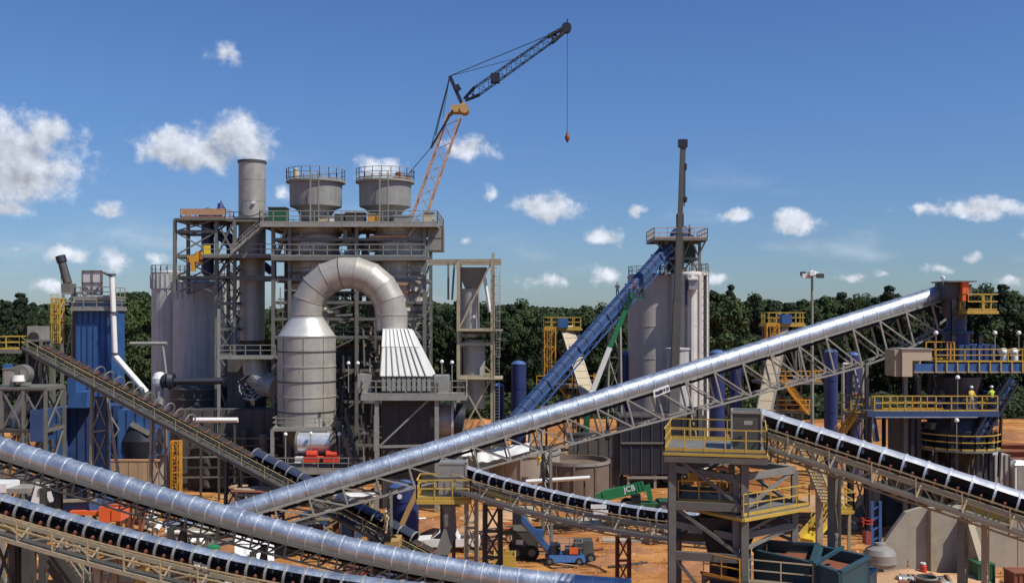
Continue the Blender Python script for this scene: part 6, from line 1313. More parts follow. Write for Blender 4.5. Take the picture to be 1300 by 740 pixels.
# yellow leaning chute with ladder right of the tower
D = 72; t = thing('yellow_chute', 'bright yellow sloping chute with ladder platform right of the grey tower', 'chute', (X(1050, D), D, 0))
p, q = P(1024, 686, D-2), P(1060, 644, D); 
bar('chute_body', p, q, 1.15, mat('fresh_yellow', (.72, .53, .04), .5, 0, .1, 1.5, .05), t, h=.35); bar('chute_side', p+Vec((-.5, 0, .3)), q+Vec((-.5, 0, .3)), .08, YEL, t, h=.45); bar('chute_side', p+Vec((.5, 0, .3)), q+Vec((.5, 0, .3)), .08, YEL, t, h=.45)
platform(t, X(1058, D), X(1079, D), D-.8, D+1, Z(644, D), YEL, YEL, 'fr', 1.2, w=.09); stairs(t, P(1036, 672, D-1.8), P(1060, 632, D-.4), .8, YEL)
for k in (1061, 1078): bar('post', (X(k, D), D, 0), (X(k, D), D, Z(644, D)), .2, TANST, t)
bar('brace', P(1064, 650, D), P(1086, 664, D), .16, STEELD, t)
t = thing('yellow_stair', 'long dusty yellow stair hanging below the right hooped conveyor', 'stairs', P(1040, 620, 66)); stairs(t, P(1052, 640, 68), P(1022, 566, 66), 1.0, TANST, YEL)
MB().box(X(1034, 68), X(1044, 68), 68, 69, Z(622, 68), Z(572, 68)).build('tan_column', TANST, t); bar('tan_column', (X(1040, 68.5), 68.5, 0), (X(1040, 68.5), 68.5, Z(622, 68)), .4, TANST, t)

# ------------------------------------------------------------------ concrete walls, boxes at the right
D = 80
t = thing('concrete_wall', 'sloping-topped concrete retaining wall behind the right trestles', 'wall', (X(1180, D), D, 0))
prof = [(1122, 690, 712), (1134, 672, 712), (1150, 650, 712), (1168, 644.5, 712), (1188, 644.5, 712)]
for (a, za, _), (c_, zc, _) in zip(prof, prof[1:]):
    b = MB(); b.hexa([(X(a, D), D, -.2), (X(c_, D), D, -.2), (X(c_, D), D+.5, -.2), (X(a, D), D+.5, -.2)], [(X(a, D), D, Z(za, D)), (X(c_, D), D, Z(zc, D)), (X(c_, D), D+.5, Z(zc, D)), (X(a, D), D+.5, Z(za, D))]); b.build('wall_panel', CONC, t)
for a, c_ in ((1188, 1222), (1222, 1256), (1256, 1300), (1300, 1340)): MB().box(X(a, D)+.03, X(c_, D)-.03, D+(.0 if a < 1200 else 1.0), D+1.5, -.2, Z(645, D)).build('wall_panel', CONC, t)
b = MB(); b.box(X(1178, D), X(1185, D), D-.6, D-.01, 0, Z(646, D)); b.box(X(1222, D), X(1228, D), D-1, D+.99, 0, Z(650, D)); b.hexa([(X(1222, D), D-4, 0), (X(1222, D)+.5, D-4, 0), (X(1222, D)+.5, D+.9, 0), (X(1222, D), D+.9, 0)], [(X(1222, D), D-.4, Z(650, D)), (X(1222, D)+.5, D-.4, Z(650, D)), (X(1222, D)+.5, D+.9, Z(650, D)), (X(1222, D), D+.9, Z(650, D))]); b.build('buttress', TANST, t)
for px_, lab, D, w_, h_, m_ in ((1246, 'dark green waste box at the foot of the right trestle', 77, 20, 24, DKGRN), (1294, 'rust red steel bin at the right edge', 75, 26, 22, RUST), (1174, 'small brown generator on planks before the wall', 77, 14, 10, RUST), (1150, 'low pile box of scrap motors in front of the concrete wall', 77, 16, 9, STEELD)):
    o = thing('site_box', lab, 'box', (X(px_, D), D, 0)); x0, x1 = X(px_-w_/2, D), X(px_+w_/2, D); h = h_*D/FPX
    b = MB(); b.box(x0, x1, D-.8, D+.8, .12, h); b.build('body', m_, o); b = MB(); ribs(b, x0, x1, D-.8, .15, h-.05, 4, .08, .07); b.build('rib', m_, o); MB().box(x0-.06, x1+.06, D-.87, D+.87, h, h+.09).build('lid', m_ if m_ is not STEELD else GALVD, o)
o = thing('gas_cylinder', 'small red drum with white lid standing on the small brown generator', 'drum', (X(1172, 77), 77, 0)); z = 10*77/FPX+.1; MB().lathe(X(1172, 77), 77, [(.25, z), (.25, z+.5), (.1, z+.6), (0, z+.6)], 14).build('body', RED, o); MB().lathe(X(1172, 77), 77, [(.2, z+.6), (.2, z+.72), (0, z+.72)], 12).build('lid', WHITE, o)
o = thing('bucket', 'grey rubble bucket on the dirt before the wall', 'bucket', (X(1169, 75), 75, 0)); MB().lathe(X(1169, 75), 74, [(0, .05), (.55, .05), (.75, 1.1), (.68, 1.1), (.5, .2)], 18).build('body', STEELD, o); MB().lathe(X(1169, 75), 74, [(.76, 1.02), (.8, 1.02), (.8, 1.14), (.7, 1.14)], 18, False).build('rim', STEELL, o)
# scattered engines / valves before the wall
for k in range(9):
    x_ = X(1138+k*7+rnd(-2, 2), 76); y_ = 75+rnd(-1, 2); o = thing('scrap_part', 'rusty machine part lying on the dirt before the concrete wall', 'scrap', (x_, y_, 0), 'scrap parts before the concrete wall')
    MB().tube((x_-.4, y_, .35), (x_+.4, y_+rnd(-.3, .3), .35), .34, n=12).build('casing', random.choice((STEELD, RUST, GALVD)), o); MB().box(x_-.2, x_+.25, y_-.3, y_+.3, .0, .2).build('foot', STEELD, o); MB().tube((x_+.4, y_, .35), (x_+.6, y_, .35), .45, n=12).build('flange', random.choice((RUST, STEEL)), o)
# plank stack
for k in range(12):
    x_ = X(1185+rnd(-10, 40), 76); y_ = 72+rnd(0, 4); a = rnd(-.2, .2); L = rnd(1.2, 2.6); b = MB(); b.beam((x_-L*math.cos(a), y_-L*math.sin(a), .06+.05*(k % 4)), (x_+L*math.cos(a), y_+L*math.sin(a), .06+.05*(k % 4)), .22, .05); tag(b.build('timber_plank', WOOD), 'raw timber plank lying on the pale dirt before the right trestles', 'plank', 'timber planks on the dirt at right')

# ------------------------------------------------------------------ lower left machines
D = 72
t = thing('white_screen_unit', 'white sloping-sided machine between the two left foreground conveyors', 'machine', (X(50, D), D, 0))
b = MB(); b.hexa([P(38, 641, D), P(69, 636, D), P(69, 636, D+2), P(38, 641, D+2)], [P(46, 611, D), P(62, 614, D), P(62, 614, D+2), P(46, 611, D+2)]); b.build('body', WHITE, t); MB().box(X(49, D), X(58, D), D-.08, D+.1, Z(627, D), Z(620, D)).build('window', STEEL, t)
MB().box(X(8, D), X(38, D), D, D+2, Z(626, D), Z(620, D)).build('side_beam', STEELL, t); MB().box(X(-20, D), X(8, D), D, D+2, Z(625, D), Z(614, D)).build('end_box', WHITE, t)
b = MB(); b.hexa([P(15, 607, D+3), P(45, 607, D+3), P(45, 607, D+5), P(15, 607, D+5)], [P(22, 602, D+3), P(40, 600, D+3), P(40, 600, D+5), P(22, 602, D+5)]); b.build('lid', GALVD, t)
for k in (5, 35, 66): bar('leg', (X(k, D), D+1, 0), (X(k, D), D+1, Z(640, D)), .25, STEELD, t)
t = thing('blue_crusher', 'blue and orange mobile crusher behind the hooped conveyor', 'crusher', (X(100, D), D, 0))
b = MB(); b.hexa([P(38, 642, D+1), P(120, 652, D+1), P(120, 652, D+3), P(38, 642, D+3)], [P(36, 629, D+1), P(122, 634, D+1), P(122, 634, D+3), P(36, 629, D+3)]); b.build('trough', BLUE, t); bar('trough_rim', P(45, 637, D+.8), P(122, 634, D+.8), .2, TANST, t)
b = MB(); b.box(X(85, D), X(124, D), D+.4, D+1.5, Z(655, D), Z(650, D)); b.box(X(124, D), X(138, D), D+.2, D+1.8, Z(664, D), Z(644, D)); b.box(X(140, D), X(152, D), D+.2, D+1.8, Z(662, D), Z(646, D)); b.build('orange_guard', ORNG, t)
MB().tube(P(130, 640, D+1), P(130, 640, D+2.5), .9, n=18).build('blue_drum', BLUE, t)
for k in range(6): bar('chassis_post', (X(75+15*k, D+1.5), D+1.5, 0), (X(75+15*k, D+1.5), D+1.5, Z(652, D)), .22, RUST if k % 2 else STEELD, t)
MB().box(X(70, D), X(160, D), D+1, D+3, 1.0, 1.6).build('chassis', STEELD, t)
t = thing('dark_machine_shed', 'dark steel support house filling the bottom left corner', 'machine', (X(60, 54), 54, 0))
b = MB(); b.box(X(15, 54), X(27, 54), 53.5, 54.2, 0, Z(676, 54)); b.box(X(33, 54), X(44, 54), 53.5, 54.2, 0, Z(690, 54)); b.box(X(12, 54), X(44, 54), 53.4, 54.3, Z(685, 54), Z(680, 54)); b.hexa([P(70, 740, 54), P(112, 740, 54), P(112, 740, 55), P(70, 740, 55)], [P(36, 684, 54), P(52, 684, 54), P(52, 684, 55), P(36, 684, 55)]); b.build('support_plate', STEELD, t)
bar('column', (X(3, 53), 53, 0), (X(3, 53), 53, Z(672, 53)), .22, STEELL, t); stairs(t, P(110, 745, 53), P(72, 692, 53), .8, STEELD, TANST)
t = thing('yellow_cabinet', 'yellow box on the ground below the lower left conveyor', 'box', (X(183, 62), 62, 0)); D = 62
MB().box(X(172, D), X(182, D), D, D+1, 0, Z(732, D)+.5).build('body', YEL, t); MB().box(X(172, D)-.05, X(182, D)+.05, D-.05, D+1.05, Z(732, D)+.5, Z(732, D)+.6).build('lid', YELO, t)
t = thing('tan_box', 'brown square timber box below the dark conveyor at left', 'box', (X(299, 97), 97, 0)); D = 97
MB().box(X(291, D), X(309, D), D, D+1.4, 0, Z(620, D)).build('body', TANW, t); MB().box(X(290, D), X(310, D), D-.06, D+1.46, Z(620, D), Z(618, D)).build('lid', WOOD, t); MB().box(X(298, D), X(301, D), D-.05, D, Z(630, D), Z(626, D)).build('hole', STEELD, t)
t = thing('orange_box', 'small bright orange box under the dark conveyor', 'box', (X(341, 93), 93, 0)); D = 93
MB().box(X(336, D), X(346, D), D, D+.8, Z(640, D), Z(623, D)).build('body', ORNG, t); MB().box(X(335.5, D), X(346.5, D), D-.03, D+.83, Z(623, D), Z(622, D)).build('lid', ORNG, t); bar('post', (X(341, D), D+.4, 0), (X(341, D), D+.4, Z(640, D)), .2, STEELD, t)
t = thing('green_drum', 'bright green drum behind the lower left conveyor', 'drum', (X(271, 66), 66, 0)); MB().lathe(X(271, 66), 66, [(.4, 0), (.42, Z(693, 66)), (.2, Z(691, 66)), (0, Z(691, 66))], 16).build('body', GREEN, t); MB().lathe(X(271, 66), 66, [(.43, 2.6), (.46, 2.6), (.46, 2.75), (.43, 2.75)], 16, False).build('ring', GREEN, t)
sheet('white sheet lying on scrap below the left tube conveyor', ((298, 703), (348, 712)), 68, 73, amp=.4, seed=9)
sheet('small white sheet on the ground left of the orange box', ((240, 686), (262, 690)), 80, 83, amp=.3, seed=12)
for k in range(46):        # loose steel and pipes lying about under the left conveyors
    D = rnd(63, 100); px_ = rnd(-10, 520); x_ = X(px_, D); a = rnd(-.5, .5); L = rnd(1.0, 3.6); z_ = rnd(.15, .5)
    ZC = next(w_ for lim, w_ in ((120, 'at the far left'), (230, 'below the tan boarded wall'), (330, 'near the brown timber box'), (430, 'below the white roller stand'), (600, 'near the stout blue tank')) if px_ < lim)
    nm, m_ = random.choice((('loose_pipe', GALVD), ('loose_pipe', RUST), ('loose_pipe', WHITE), ('loose_pipe', TANST), ('loose_pipe', STEELD)))
    b = MB(); b.tube((x_-L*math.cos(a), D-L*math.sin(a), z_), (x_+L*math.cos(a), D+L*math.sin(a), z_+rnd(-.1, .25)), rnd(.08, .22), n=8)
    tag(b.build(nm, m_), 'loose %s pipe among the scrap %s' % ({'weathered': 'grey', 'rusty': 'rusty', 'white': 'white', 'dusty': 'tan', 'dark': 'dark'}[m_.name.split('_')[0]], ZC), 'pipe', 'loose pipes among the scrap: %s %s' % (m_.name, ZC))
for k in range(34):
    D = rnd(64, 102); px_ = rnd(-10, 500); x_ = X(px_, D); w_ = rnd(.5, 1.3); h = rnd(.5, 1.6); a = rnd(0, 1.5)
    o = thing('storage_crate', 'LAB', 'crate', (x_, D, 0), 'crates', a)
    m_ = random.choice((STEELD, STEEL, WOOD, TANST, RUST, STEELL, DARKC, TANW, BLUE)); ZC = next(w_ for lim, w_ in ((120, 'at the far left'), (230, 'below the tan boarded wall'), (330, 'near the brown timber box'), (430, 'below the white roller stand'), (600, 'near the stout blue tank')) if px_ < lim); o['label'] = '%s framed crate among the scrap %s' % (m_.name.replace('_', ' ').replace(' steel', '').replace(' paint', ''), ZC); o['group'] = 'crates: '+o['label']; me = bpy.data.meshes.new('body'); b = MB(); b.box(-w_, w_, -w_*.6, w_*.6, 0, h); me.from_pydata(b.v, [], b.f); me.materials.append(m_)
    c_ = bpy.data.objects.new('body', me); COL.objects.link(c_); c_.parent = o
    me = bpy.data.meshes.new('frame'); b = MB()
    for sx in (-w_, w_):
        for sy in (-w_*.6, w_*.6): b.beam((sx, sy, 0), (sx, sy, h+.05), .09)
    for sy in (-w_*.6, w_*.6): b.beam((-w_, sy, h+.03), (w_, sy, h+.03), .09); b.beam((-w_, sy, h*.5), (w_, sy, h*.5), .06)
    me.from_pydata(b.v, [], b.f); me.materials.append(STEEL); c_ = bpy.data.objects.new('frame', me); COL.objects.link(c_); c_.parent = o
# steel racks under and behind the left foreground conveyors
for k, (a, c_, D, zt_, lab) in enumerate(((150, 178, 78, 6.2, 'rusty steel rack left of the white valve cluster'), (214, 262, 76, 3.6, 'grey pipe rack under the left tube conveyor'), (300, 352, 90, 4.2, 'steel rack beneath the crossing of the two conveyors'), (395, 470, 92, 3.4, 'low tan steel rack below the tube conveyor truss'))):
    t = thing('pipe_rack', lab, 'rack', (X((a+c_)/2, D), D, 0)); w_ = X(c_, D)-X(a, D)
    frame(t, (X(a, D), D, 0), (0, w_/2, w_), (0, 2.5), (0, zt_/2, zt_), (RUST, STEEL, STEELD, TANST)[k], .2, .2, 'X/', H=True)
    for j in range(7): MB().tube((X(a-6, D), D+.3*j, zt_+.2+rnd(0, .2)), (X(c_+8, D), D+.3*j+rnd(-.4, .4), zt_+.2+rnd(0, .3)), rnd(.07, .16), n=8).build('stored_pipe', random.choice((GALVD, STEELD, RUST, WHITE, TANST)), t)
t = thing('valve_cluster', 'yellow and white valve cluster between the left foreground conveyors', 'valves', (X(193, 80), 80, 0)); D = 80
for k in range(9): x_ = X(187+rnd(0, 14), D); z = Z(rnd(650, 682), D); MB().tube((x_, D-.3, z), (x_+rnd(-.3, .3), D+.3, z+rnd(.3, 1)), rnd(.12, .25), n=8).build('valve', random.choice((YEL, WHITE, CREAM)), t)
for k in (188, 200): bar('post', (X(k, D), D, 0), (X(k, D), D, Z(648, D)), .14, CREAM, t)

# dirt piles
mound(700, 690, 130, 6, 5, 'low orange dirt bank behind the blue boom lift', seed=1)
mound(545, 676, 75, 16, 3.2, 'brown dirt heap behind the pickup truck', seed=2)
mound(1180, 738, 230, 12, 3, 'long pale dirt bank in the bottom right corner', clayl, seed=3)
mound(800, 700, 90, 5, 2, 'low dirt ridge below the curved conveyor', seed=4)
mound(1060, 640, 110, 9, 6, 'orange dirt bank behind the yellow chute', clayl, seed=5)
mound(1190, 566, 120, 8, 9, 'far orange dirt bank behind the round deck', seed=6)
mound(615, 560, 60, 30, 6, 'orange dirt pile behind the slim steel tower', mat('vivid_clay', (.48, .2, .07), .95, 0, .2, 1., .1), seed=7)
mound(655, 555, 40, 26, 6, 'pale orange dirt pile beside the small blue tank', clayl, seed=8)
mound(320, 690, 150, 12, 4, 'brown dirt bank under the tube conveyor', seed=9)
mound(880, 720, 90, 8, 3, 'dark dirt pile at the left foot of the grey tower', seed=10)
mound(1130, 655, 90, 42, 6, 'dark earth bank behind the sloping concrete wall', mat('dark_earth', (.07, .06, .05), .95, 0, .3, .8), seed=11)
mound(640, 655, 160, 5, 4, 'pale trampled dirt bank behind the yellow tub', clayl, seed=12)
for k, (px_, py_, w_, h_, d_, m_, lab) in enumerate(((770, 712, 70, 8, 2, clay, 'dark lumpy dirt ridge at the foot of the rusty trestle'), (822, 722, 60, 6, 2, clay, 'low brown dirt heap just left of the grey tower'), (712, 729, 90, 7, 1.5, clay, 'dirt ridge in front of the blue boom lift'), (838, 668, 60, 7, 3, clay, 'brown dirt bank left of the grey tower behind the trestle'), (1085, 604, 60, 10, 4, clay, 'dark orange dirt heap left of the round deck'), (1135, 548, 70, 6, 6, clay, 'dark spoil strip across the far orange ground'), (1240, 722, 80, 9, 2, clay, 'brown spoil heap below the right trestles'), (610, 668, 60, 8, 3, clayl, 'pale heap right of the white pickup truck'), (1285, 556, 60, 7, 5, clay, 'far spoil bank at the right edge'))): mound(px_, py_, w_, h_, d_, lab, m_, 20+k)
def pallet(px_, py_, a, lab):
    D = EYE*FPX/(py_-HZ); x_ = X(px_, D); t = thing('pallet', lab, 'pallet', (x_, D, 0), 'wooden pallets on the clay')
    c_, s_ = math.cos(a), math.sin(a); T = lambda u, v, z: (x_+u*c_-v*s_, D+u*s_+v*c_, z)
    for j in range(3):
        for i in range(5): bar('slat', T(-.6, -.5+.25*i, .24+.32*j), T(.6, -.5+.25*i, .24+.32*j), .16, WOOD, t, h=.03)
        for i in range(3): bar('runner', T(-.55+.55*i, -.55, .16+.32*j), T(-.55+.55*i, .55, .16+.32*j), .08, WOOD, t, h=.12)
for q in ((690, 662, .3, 'pallet stack behind the blue boom lift'), (622, 690, .9, 'pallet stack between trestle and white pickup truck'), (752, 655, .1, 'pallet stack below the curved conveyor middle'), (828, 690, .5, 'pallet stack left of the grey tower'), (1205, 700, .2, 'pallet stack before the concrete wall'), (1150, 722, .7, 'pallet stack beside the round grey turret'), (470, 668, .4, 'pallet stack under the dark conveyor near the blue tank')): pallet(*q)
def hose(pts, lab, m_=BLACK, r_=.06):
    b = MB(); q = [Vec((X(a, EYE*FPX/(c_-HZ)), EYE*FPX/(c_-HZ), .1)) for a, c_ in pts]
    pr = [q[0]]
    for i in range(len(q)-1):
        for k in range(1, 7): f_ = k/6; pr.append(q[i].lerp(q[i+1], f_)+Vec((0, .5*math.sin(f_*math.pi)*(-1)**i, 0)))
    for a, c_ in zip(pr, pr[1:]): b.tube(a, c_, r_, n=6, caps=False)
    tag(b.build('hose', m_), lab, 'hose')
hose(((668, 708), (700, 722), (740, 716), (770, 727)), 'black hose snaking in front of the blue boom lift'); hose(((1140, 716), (1165, 705), (1200, 712), (1240, 704)), 'black cable lying before the concrete wall'); hose(((600, 664), (640, 672), (690, 668)), 'orange hose behind the trestle', ORNG, .05); hose(((780, 676), (815, 684), (846, 678)), 'thin black cable left of the grey tower', BLACK, .05)
# concrete slabs and planks on the open ground
for k, (px_, py_, w_, d_, lab) in enumerate(((735, 668, 60, 3, 'long concrete slab edge on the clay left of the telehandler'), (660, 655, 40, 4, 'flat concrete pad behind the trestle'), (800, 690, 70, 1.2, 'narrow pale slab under the conveyor trestle'), (1010, 720, 40, 3, 'concrete pad by the teal bin'))):
    D = EYE*FPX/(py_-HZ); t = MB().box(X(px_-w_/2, D), X(px_+w_/2, D), D, D+d_, -.2, .28).build('concrete_slab', CONC); tag(t, lab, 'slab')
for k in range(26):
    px_, py_ = rnd(600, 860), rnd(650, 728); D = EYE*FPX/(py_-HZ); x_ = X(px_, D); a = rnd(-.6, .6); L = rnd(.6, 2.2)
    b = MB(); b.beam((x_-L*math.cos(a), D-L*math.sin(a), .12), (x_+L*math.cos(a), D+L*math.sin(a), .16), rnd(.12, .3), .1); pm = random.choice(((WOOD, 'orange timber plank'), (TANST, 'tan bar'), (STEELD, 'dark steel bar'), (RUST, 'rusty bar'))); zc = 'below the small yellow platform' if px_ < 680 else 'around the blue boom lift' if px_ < 770 else 'by the rusty trestle'; tag(b.build('timber_plank', pm[0]), 'loose %s lying on the open clay %s' % (pm[1], zc), 'plank', 'planks on the clay: %s %s' % (pm[1], zc))

# clods and stones: nobody could count them
for nm, m_, n_, lab, sd in (('rubble', clay, 5200, 'dark clods and stones scattered over the clay', 5), ('pale_rubble', clayl, 5200, 'pale clods and gravel scattered over the clay', 6)):
    rg = random.Random(sd); b = MB()
    for i in range(n_):
        px_ = rg.uniform(-20, 1320); py_ = 520+rg.random()*240; D = EYE*FPX/(py_-HZ); x_ = X(px_, D)
        if mn.noise(Vec((x_*.12+sd, D*.12, sd))) < -.05: continue
        s_ = rg.uniform(.07, .26)*(1+(rg.random() < .05)); a = rg.uniform(0, 6.28); z_ = hz_(x_, D)-.03
        q = [(x_+s_*math.cos(a+k*1.57)*rg.uniform(.7, 1.3), D+s_*math.sin(a+k*1.57)*rg.uniform(.7, 1.3), z_) for k in range(4)]; tp = (x_+rg.uniform(-.3, .3)*s_, D+rg.uniform(-.3, .3)*s_, z_+s_*rg.uniform(.5, 1.1))
        b.add(q+[tp], [(0, 1, 4), (1, 2, 4), (2, 3, 4), (3, 0, 4)])
    tag(b.build(nm, m_), lab, 'rubble', None, 'stuff')

# ------------------------------------------------------------------ people
def person(loc, yaw, lab, top=VEST, legs=JEAN, hat=WHITE, arms=((.3, .15, 1.12), (-.3, .2, 1.1)), lean=0., step=.12, crouch=0.):
    t = thing('person', lab, 'person', loc, None, yaw)
    hp_ = .93-crouch; L = lean
    V = {'pel': ((0, 0, hp_), .15), 'bel': ((0, .02+L*.3, hp_+.18), .14), 'che': ((0, .02+L*.8, hp_+.40), .165), 'nek': ((0, L*1.1, hp_+.56), .06), 'hd1': ((0, L*1.15+.01, hp_+.66), .085), 'hd2': ((0, L*1.2+.01, hp_+.77), .10)}
    E = [('pel', 'bel'), ('bel', 'che'), ('che', 'nek'), ('nek', 'hd1'), ('hd1', 'hd2')]
    for k, s_ in ((0, 1), (1, -1)):
        hx, hy, hz2 = arms[k]; sh = (s_*.19, L*.9, hp_+.46); el_ = ((sh[0]+hx)/2+s_*.06, (sh[1]+hy)/2-.05, (sh[2]+hz2)/2-.05)
        V['sh%d' % k] = (sh, .075); V['el%d' % k] = (el_, .05); V['wr%d' % k] = ((hx, hy, hz2), .032); V['pa%d' % k] = ((hx, hy+.07, hz2-.03), .036)
        E += [('che', 'sh%d' % k), ('sh%d' % k, 'el%d' % k), ('el%d' % k, 'wr%d' % k), ('wr%d' % k, 'pa%d' % k)]
        for f_ in range(5):
            n1_ = 'f%d_%d' % (k, f_); dx = (f_-1.5)*.02*s_ if f_ < 4 else -.05*s_; ln = (.07, .085, .08, .06, .045)[f_]
            V[n1_] = ((hx+dx, hy+.07+ln, hz2-.04-(.01 if f_ < 4 else -.01)), .009); V[n1_+'t'] = ((hx+dx, hy+.07+ln*1.3, hz2-.075), .008); E += [('pa%d' % k, n1_), (n1_, n1_+'t')]
        kx = s_*.11; ky = (step if k else -step)
        V['hi%d' % k] = ((s_*.09, 0, hp_-.08), .10); V['kn%d' % k] = ((kx, ky*.5+.04+crouch*.8, .48-crouch*.2), .065); V['an%d' % k] = ((kx, ky-.02, .09), .045); V['to%d' % k] = ((kx+s_*.02, ky+.15, .045), .04)
        E += [('pel', 'hi%d' % k), ('hi%d' % k, 'kn%d' % k), ('kn%d' % k, 'an%d' % k), ('an%d' % k, 'to%d' % k)]
    names = list(V); idx = {n_: i for i, n_ in enumerate(names)}
    me = bpy.data.meshes.new('body'); me.from_pydata([V[n_][0] for n_ in names], [(idx[a], idx[c_]) for a, c_ in E], [])
    o = bpy.data.objects.new('body', me); COL.objects.link(o); o.parent = t; me.materials.append(SKIN); me.materials.append(top); me.materials.append(legs)
    md = o.modifiers.new('skin', 'SKIN'); sv = me.skin_vertices[0].data
    for i, n_ in enumerate(names): r_ = V[n_][1]; sv[i].radius = (r_, r_*(.8 if n_ in ('che', 'bel', 'pel') else 1)); sv[i].use_root = (n_ == 'pel')
    o.modifiers.new('sub', 'SUBSURF').levels = 1; o.modifiers['sub'].render_levels = 1
    dg = bpy.context.evaluated_depsgraph_get(); dg.update(); m2 = bpy.data.meshes.new_from_object(o.evaluated_get(dg)); o.modifiers.clear(); o.data = m2
    wr = [Vec(V['pa%d' % k][0]) for k in (0, 1)]
    for p_ in m2.polygons:
        c_ = p_.center; p_.use_smooth = True
        p_.material_index = 2 if c_.z < hp_+.02 and min((c_-q).length for q in wr) > .16 else (0 if c_.z > hp_+.53 or min((c_-q).length for q in wr) < .14 else 1)
    hz3 = hp_+.77; hy_ = L*1.2+.01
    b = MB(); b.lathe(0, hy_, [(.135, hz3+.02), (.125, hz3+.08), (.09, hz3+.135), (0, hz3+.155)], 16); b.lathe(0, hy_+.03, [(.15, hz3+.01), (.16, hz3+.02), (.13, hz3+.035)], 16)
    me = bpy.data.meshes.new('hard_hat'); me.from_pydata(b.v, [], b.f); me.materials.append(hat); h_ = bpy.data.objects.new('hard_hat', me); COL.objects.link(h_); h_.parent = t
    b = MB(); b.tube((0, hy_+.09, hz3-.01), (0, hy_+.125, hz3-.03), .018, .012, n=6); me = bpy.data.meshes.new('nose'); me.from_pydata(b.v, [], b.f); me.materials.append(SKIN); h_ = bpy.data.objects.new('nose', me); COL.objects.link(h_); h_.parent = t
    b = MB(); [b.tube((s_*.035, hy_+.09, hz3+.005), (s_*.035, hy_+.103, hz3+.005), .012, n=6) for s_ in (-1, 1)]; me = bpy.data.meshes.new('eyes'); me.from_pydata(b.v, [], b.f); me.materials.append(BLACK); h_ = bpy.data.objects.new('eyes', me); COL.objects.link(h_); h_.parent = t
    return t
D = 92; zw = Z(519, D)
pw = person((X(1223, D), D-1.6, zw+.12), R(200), 'worker in yellow shirt and white hard hat, left on the lower right walkway', VESTY, SHIRT, WHITE, ((.25, .25, 1.1), (-.28, .2, 1.0)))
pw.scale = (1.12,)*3; pw = person((X(1250.5, D), D-1.3, zw+.12), R(20), 'worker in lime vest and white hard hat, right on the lower right walkway', VEST, JEAN, WHITE, ((.32, .2, 1.15), (-.3, .22, 1.1)))
pw.scale = (1.12,)*3
person((X(1084.5, 97), 96.6, Z(522, 97)), R(90), 'worker in lime vest and red hard hat on the landing by the blue tank', VEST, VEST, RED, ((.3, .3, 1.15), (-.3, .25, 1.1)))
person((X(1094, 97), 96.4, Z(522, 97)), R(-80), 'worker in dark red top leaning beside the blue drive', RUST, JEAN, RED, ((.25, .35, 1.0), (-.25, .3, 1.0)), .15)
person((X(493, 84), 82.6, 2.45), R(150), 'worker in tan clothes by the faded orange excavator', SHIRT, SHIRT, CREAM, ((.28, .2, 1.05), (-.28, .2, 1.05)), .05)
person((X(685, 110), 112.2, Z(590, 111)-.3), R(160), 'crouching worker in yellow on the rim of the taupe tank', VESTY, SHIRT, YELO, ((.35, .45, .65), (-.35, .4, .6)), .3, .1, .4)
person((X(804, 116), 115.9, Z(378, 116)), R(-90), 'worker in orange in the green lift basket beside the blue conveyor', RUST, JEAN, RED, ((.25, .4, 1.1), (-.25, .4, 1.1)), .1)
p_ = G0.lerp(G1, .66); person((X(789, 120), p_.y, Z(376, 120)), R(0), 'worker in dark clothes standing on the blue conveyor', JEAN, JEAN, STEELL, ((.25, .4, 1.1), (-.25, .4, 1.1)), .1)
person((X(876, 128), 128.3, Z(303, 128)), R(170), 'worker in dark clothes on the orange-railed silo head deck', JEAN, JEAN, STEELL)

# ------------------------------------------------------------------ woods
def crown_mesh(kind, m, seed, h=20., r=6., n=5200):
    rg = random.Random(seed); vs = []; fs = []; lobes = []
    for k in range(30):
        if kind == 'pine': z = rg.uniform(.28, .98); rad = (1.06-z)*.62; a = rg.uniform(0, 6.28); q = rg.uniform(.2, 1)*rad; lobes.append((Vec((q*math.cos(a)*r, q*math.sin(a)*r, z*h-.4)), Vec((1, 1, .55))*(.16+.2*(1-z))*r))
        else:
            z = rg.uniform(.06, .93); rad = math.sin(min(1, z+.04)**1.1*math.pi)*.8+.05; a = rg.uniform(0, 6.28); q = rg.uniform(.35, 1)*rad; lr = rg.uniform(.16, .34)*r
            lobes.append((Vec((q*math.cos(a)*r, q*math.sin(a)*r, z*h-.5)), Vec((1, 1, .72))*lr))
    for i in range(n):
        c0, lr = rg.choice(lobes); d = Vec((rg.gauss(0, 1), rg.gauss(0, 1), rg.gauss(.25, .8))).normalized()
        k = rg.random()**.25*(1.25 if rg.random() < .08 else 1); c_ = c0+Vec((d.x*lr.x, d.y*lr.y, d.z*lr.z))*k
        s_ = rg.uniform(.16, .38)
        nn = (d+Vec((rg.gauss(0, .35), rg.gauss(0, .35), rg.gauss(.25, .35)))).normalized(); a = nn.cross(Vec((rg.random(), rg.random(), rg.random()))).normalized(); b2 = nn.cross(a)
        k = len(vs); vs += [c_+a*s_, c_+b2*s_*.8, c_-a*s_*.9, c_-b2*s_*.85]; fs.append((k, k+1, k+2, k+3))
    me = bpy.data.meshes.new('crown'); me.from_pydata([tuple(v) for v in vs], [], fs); me.materials.append(m); return me
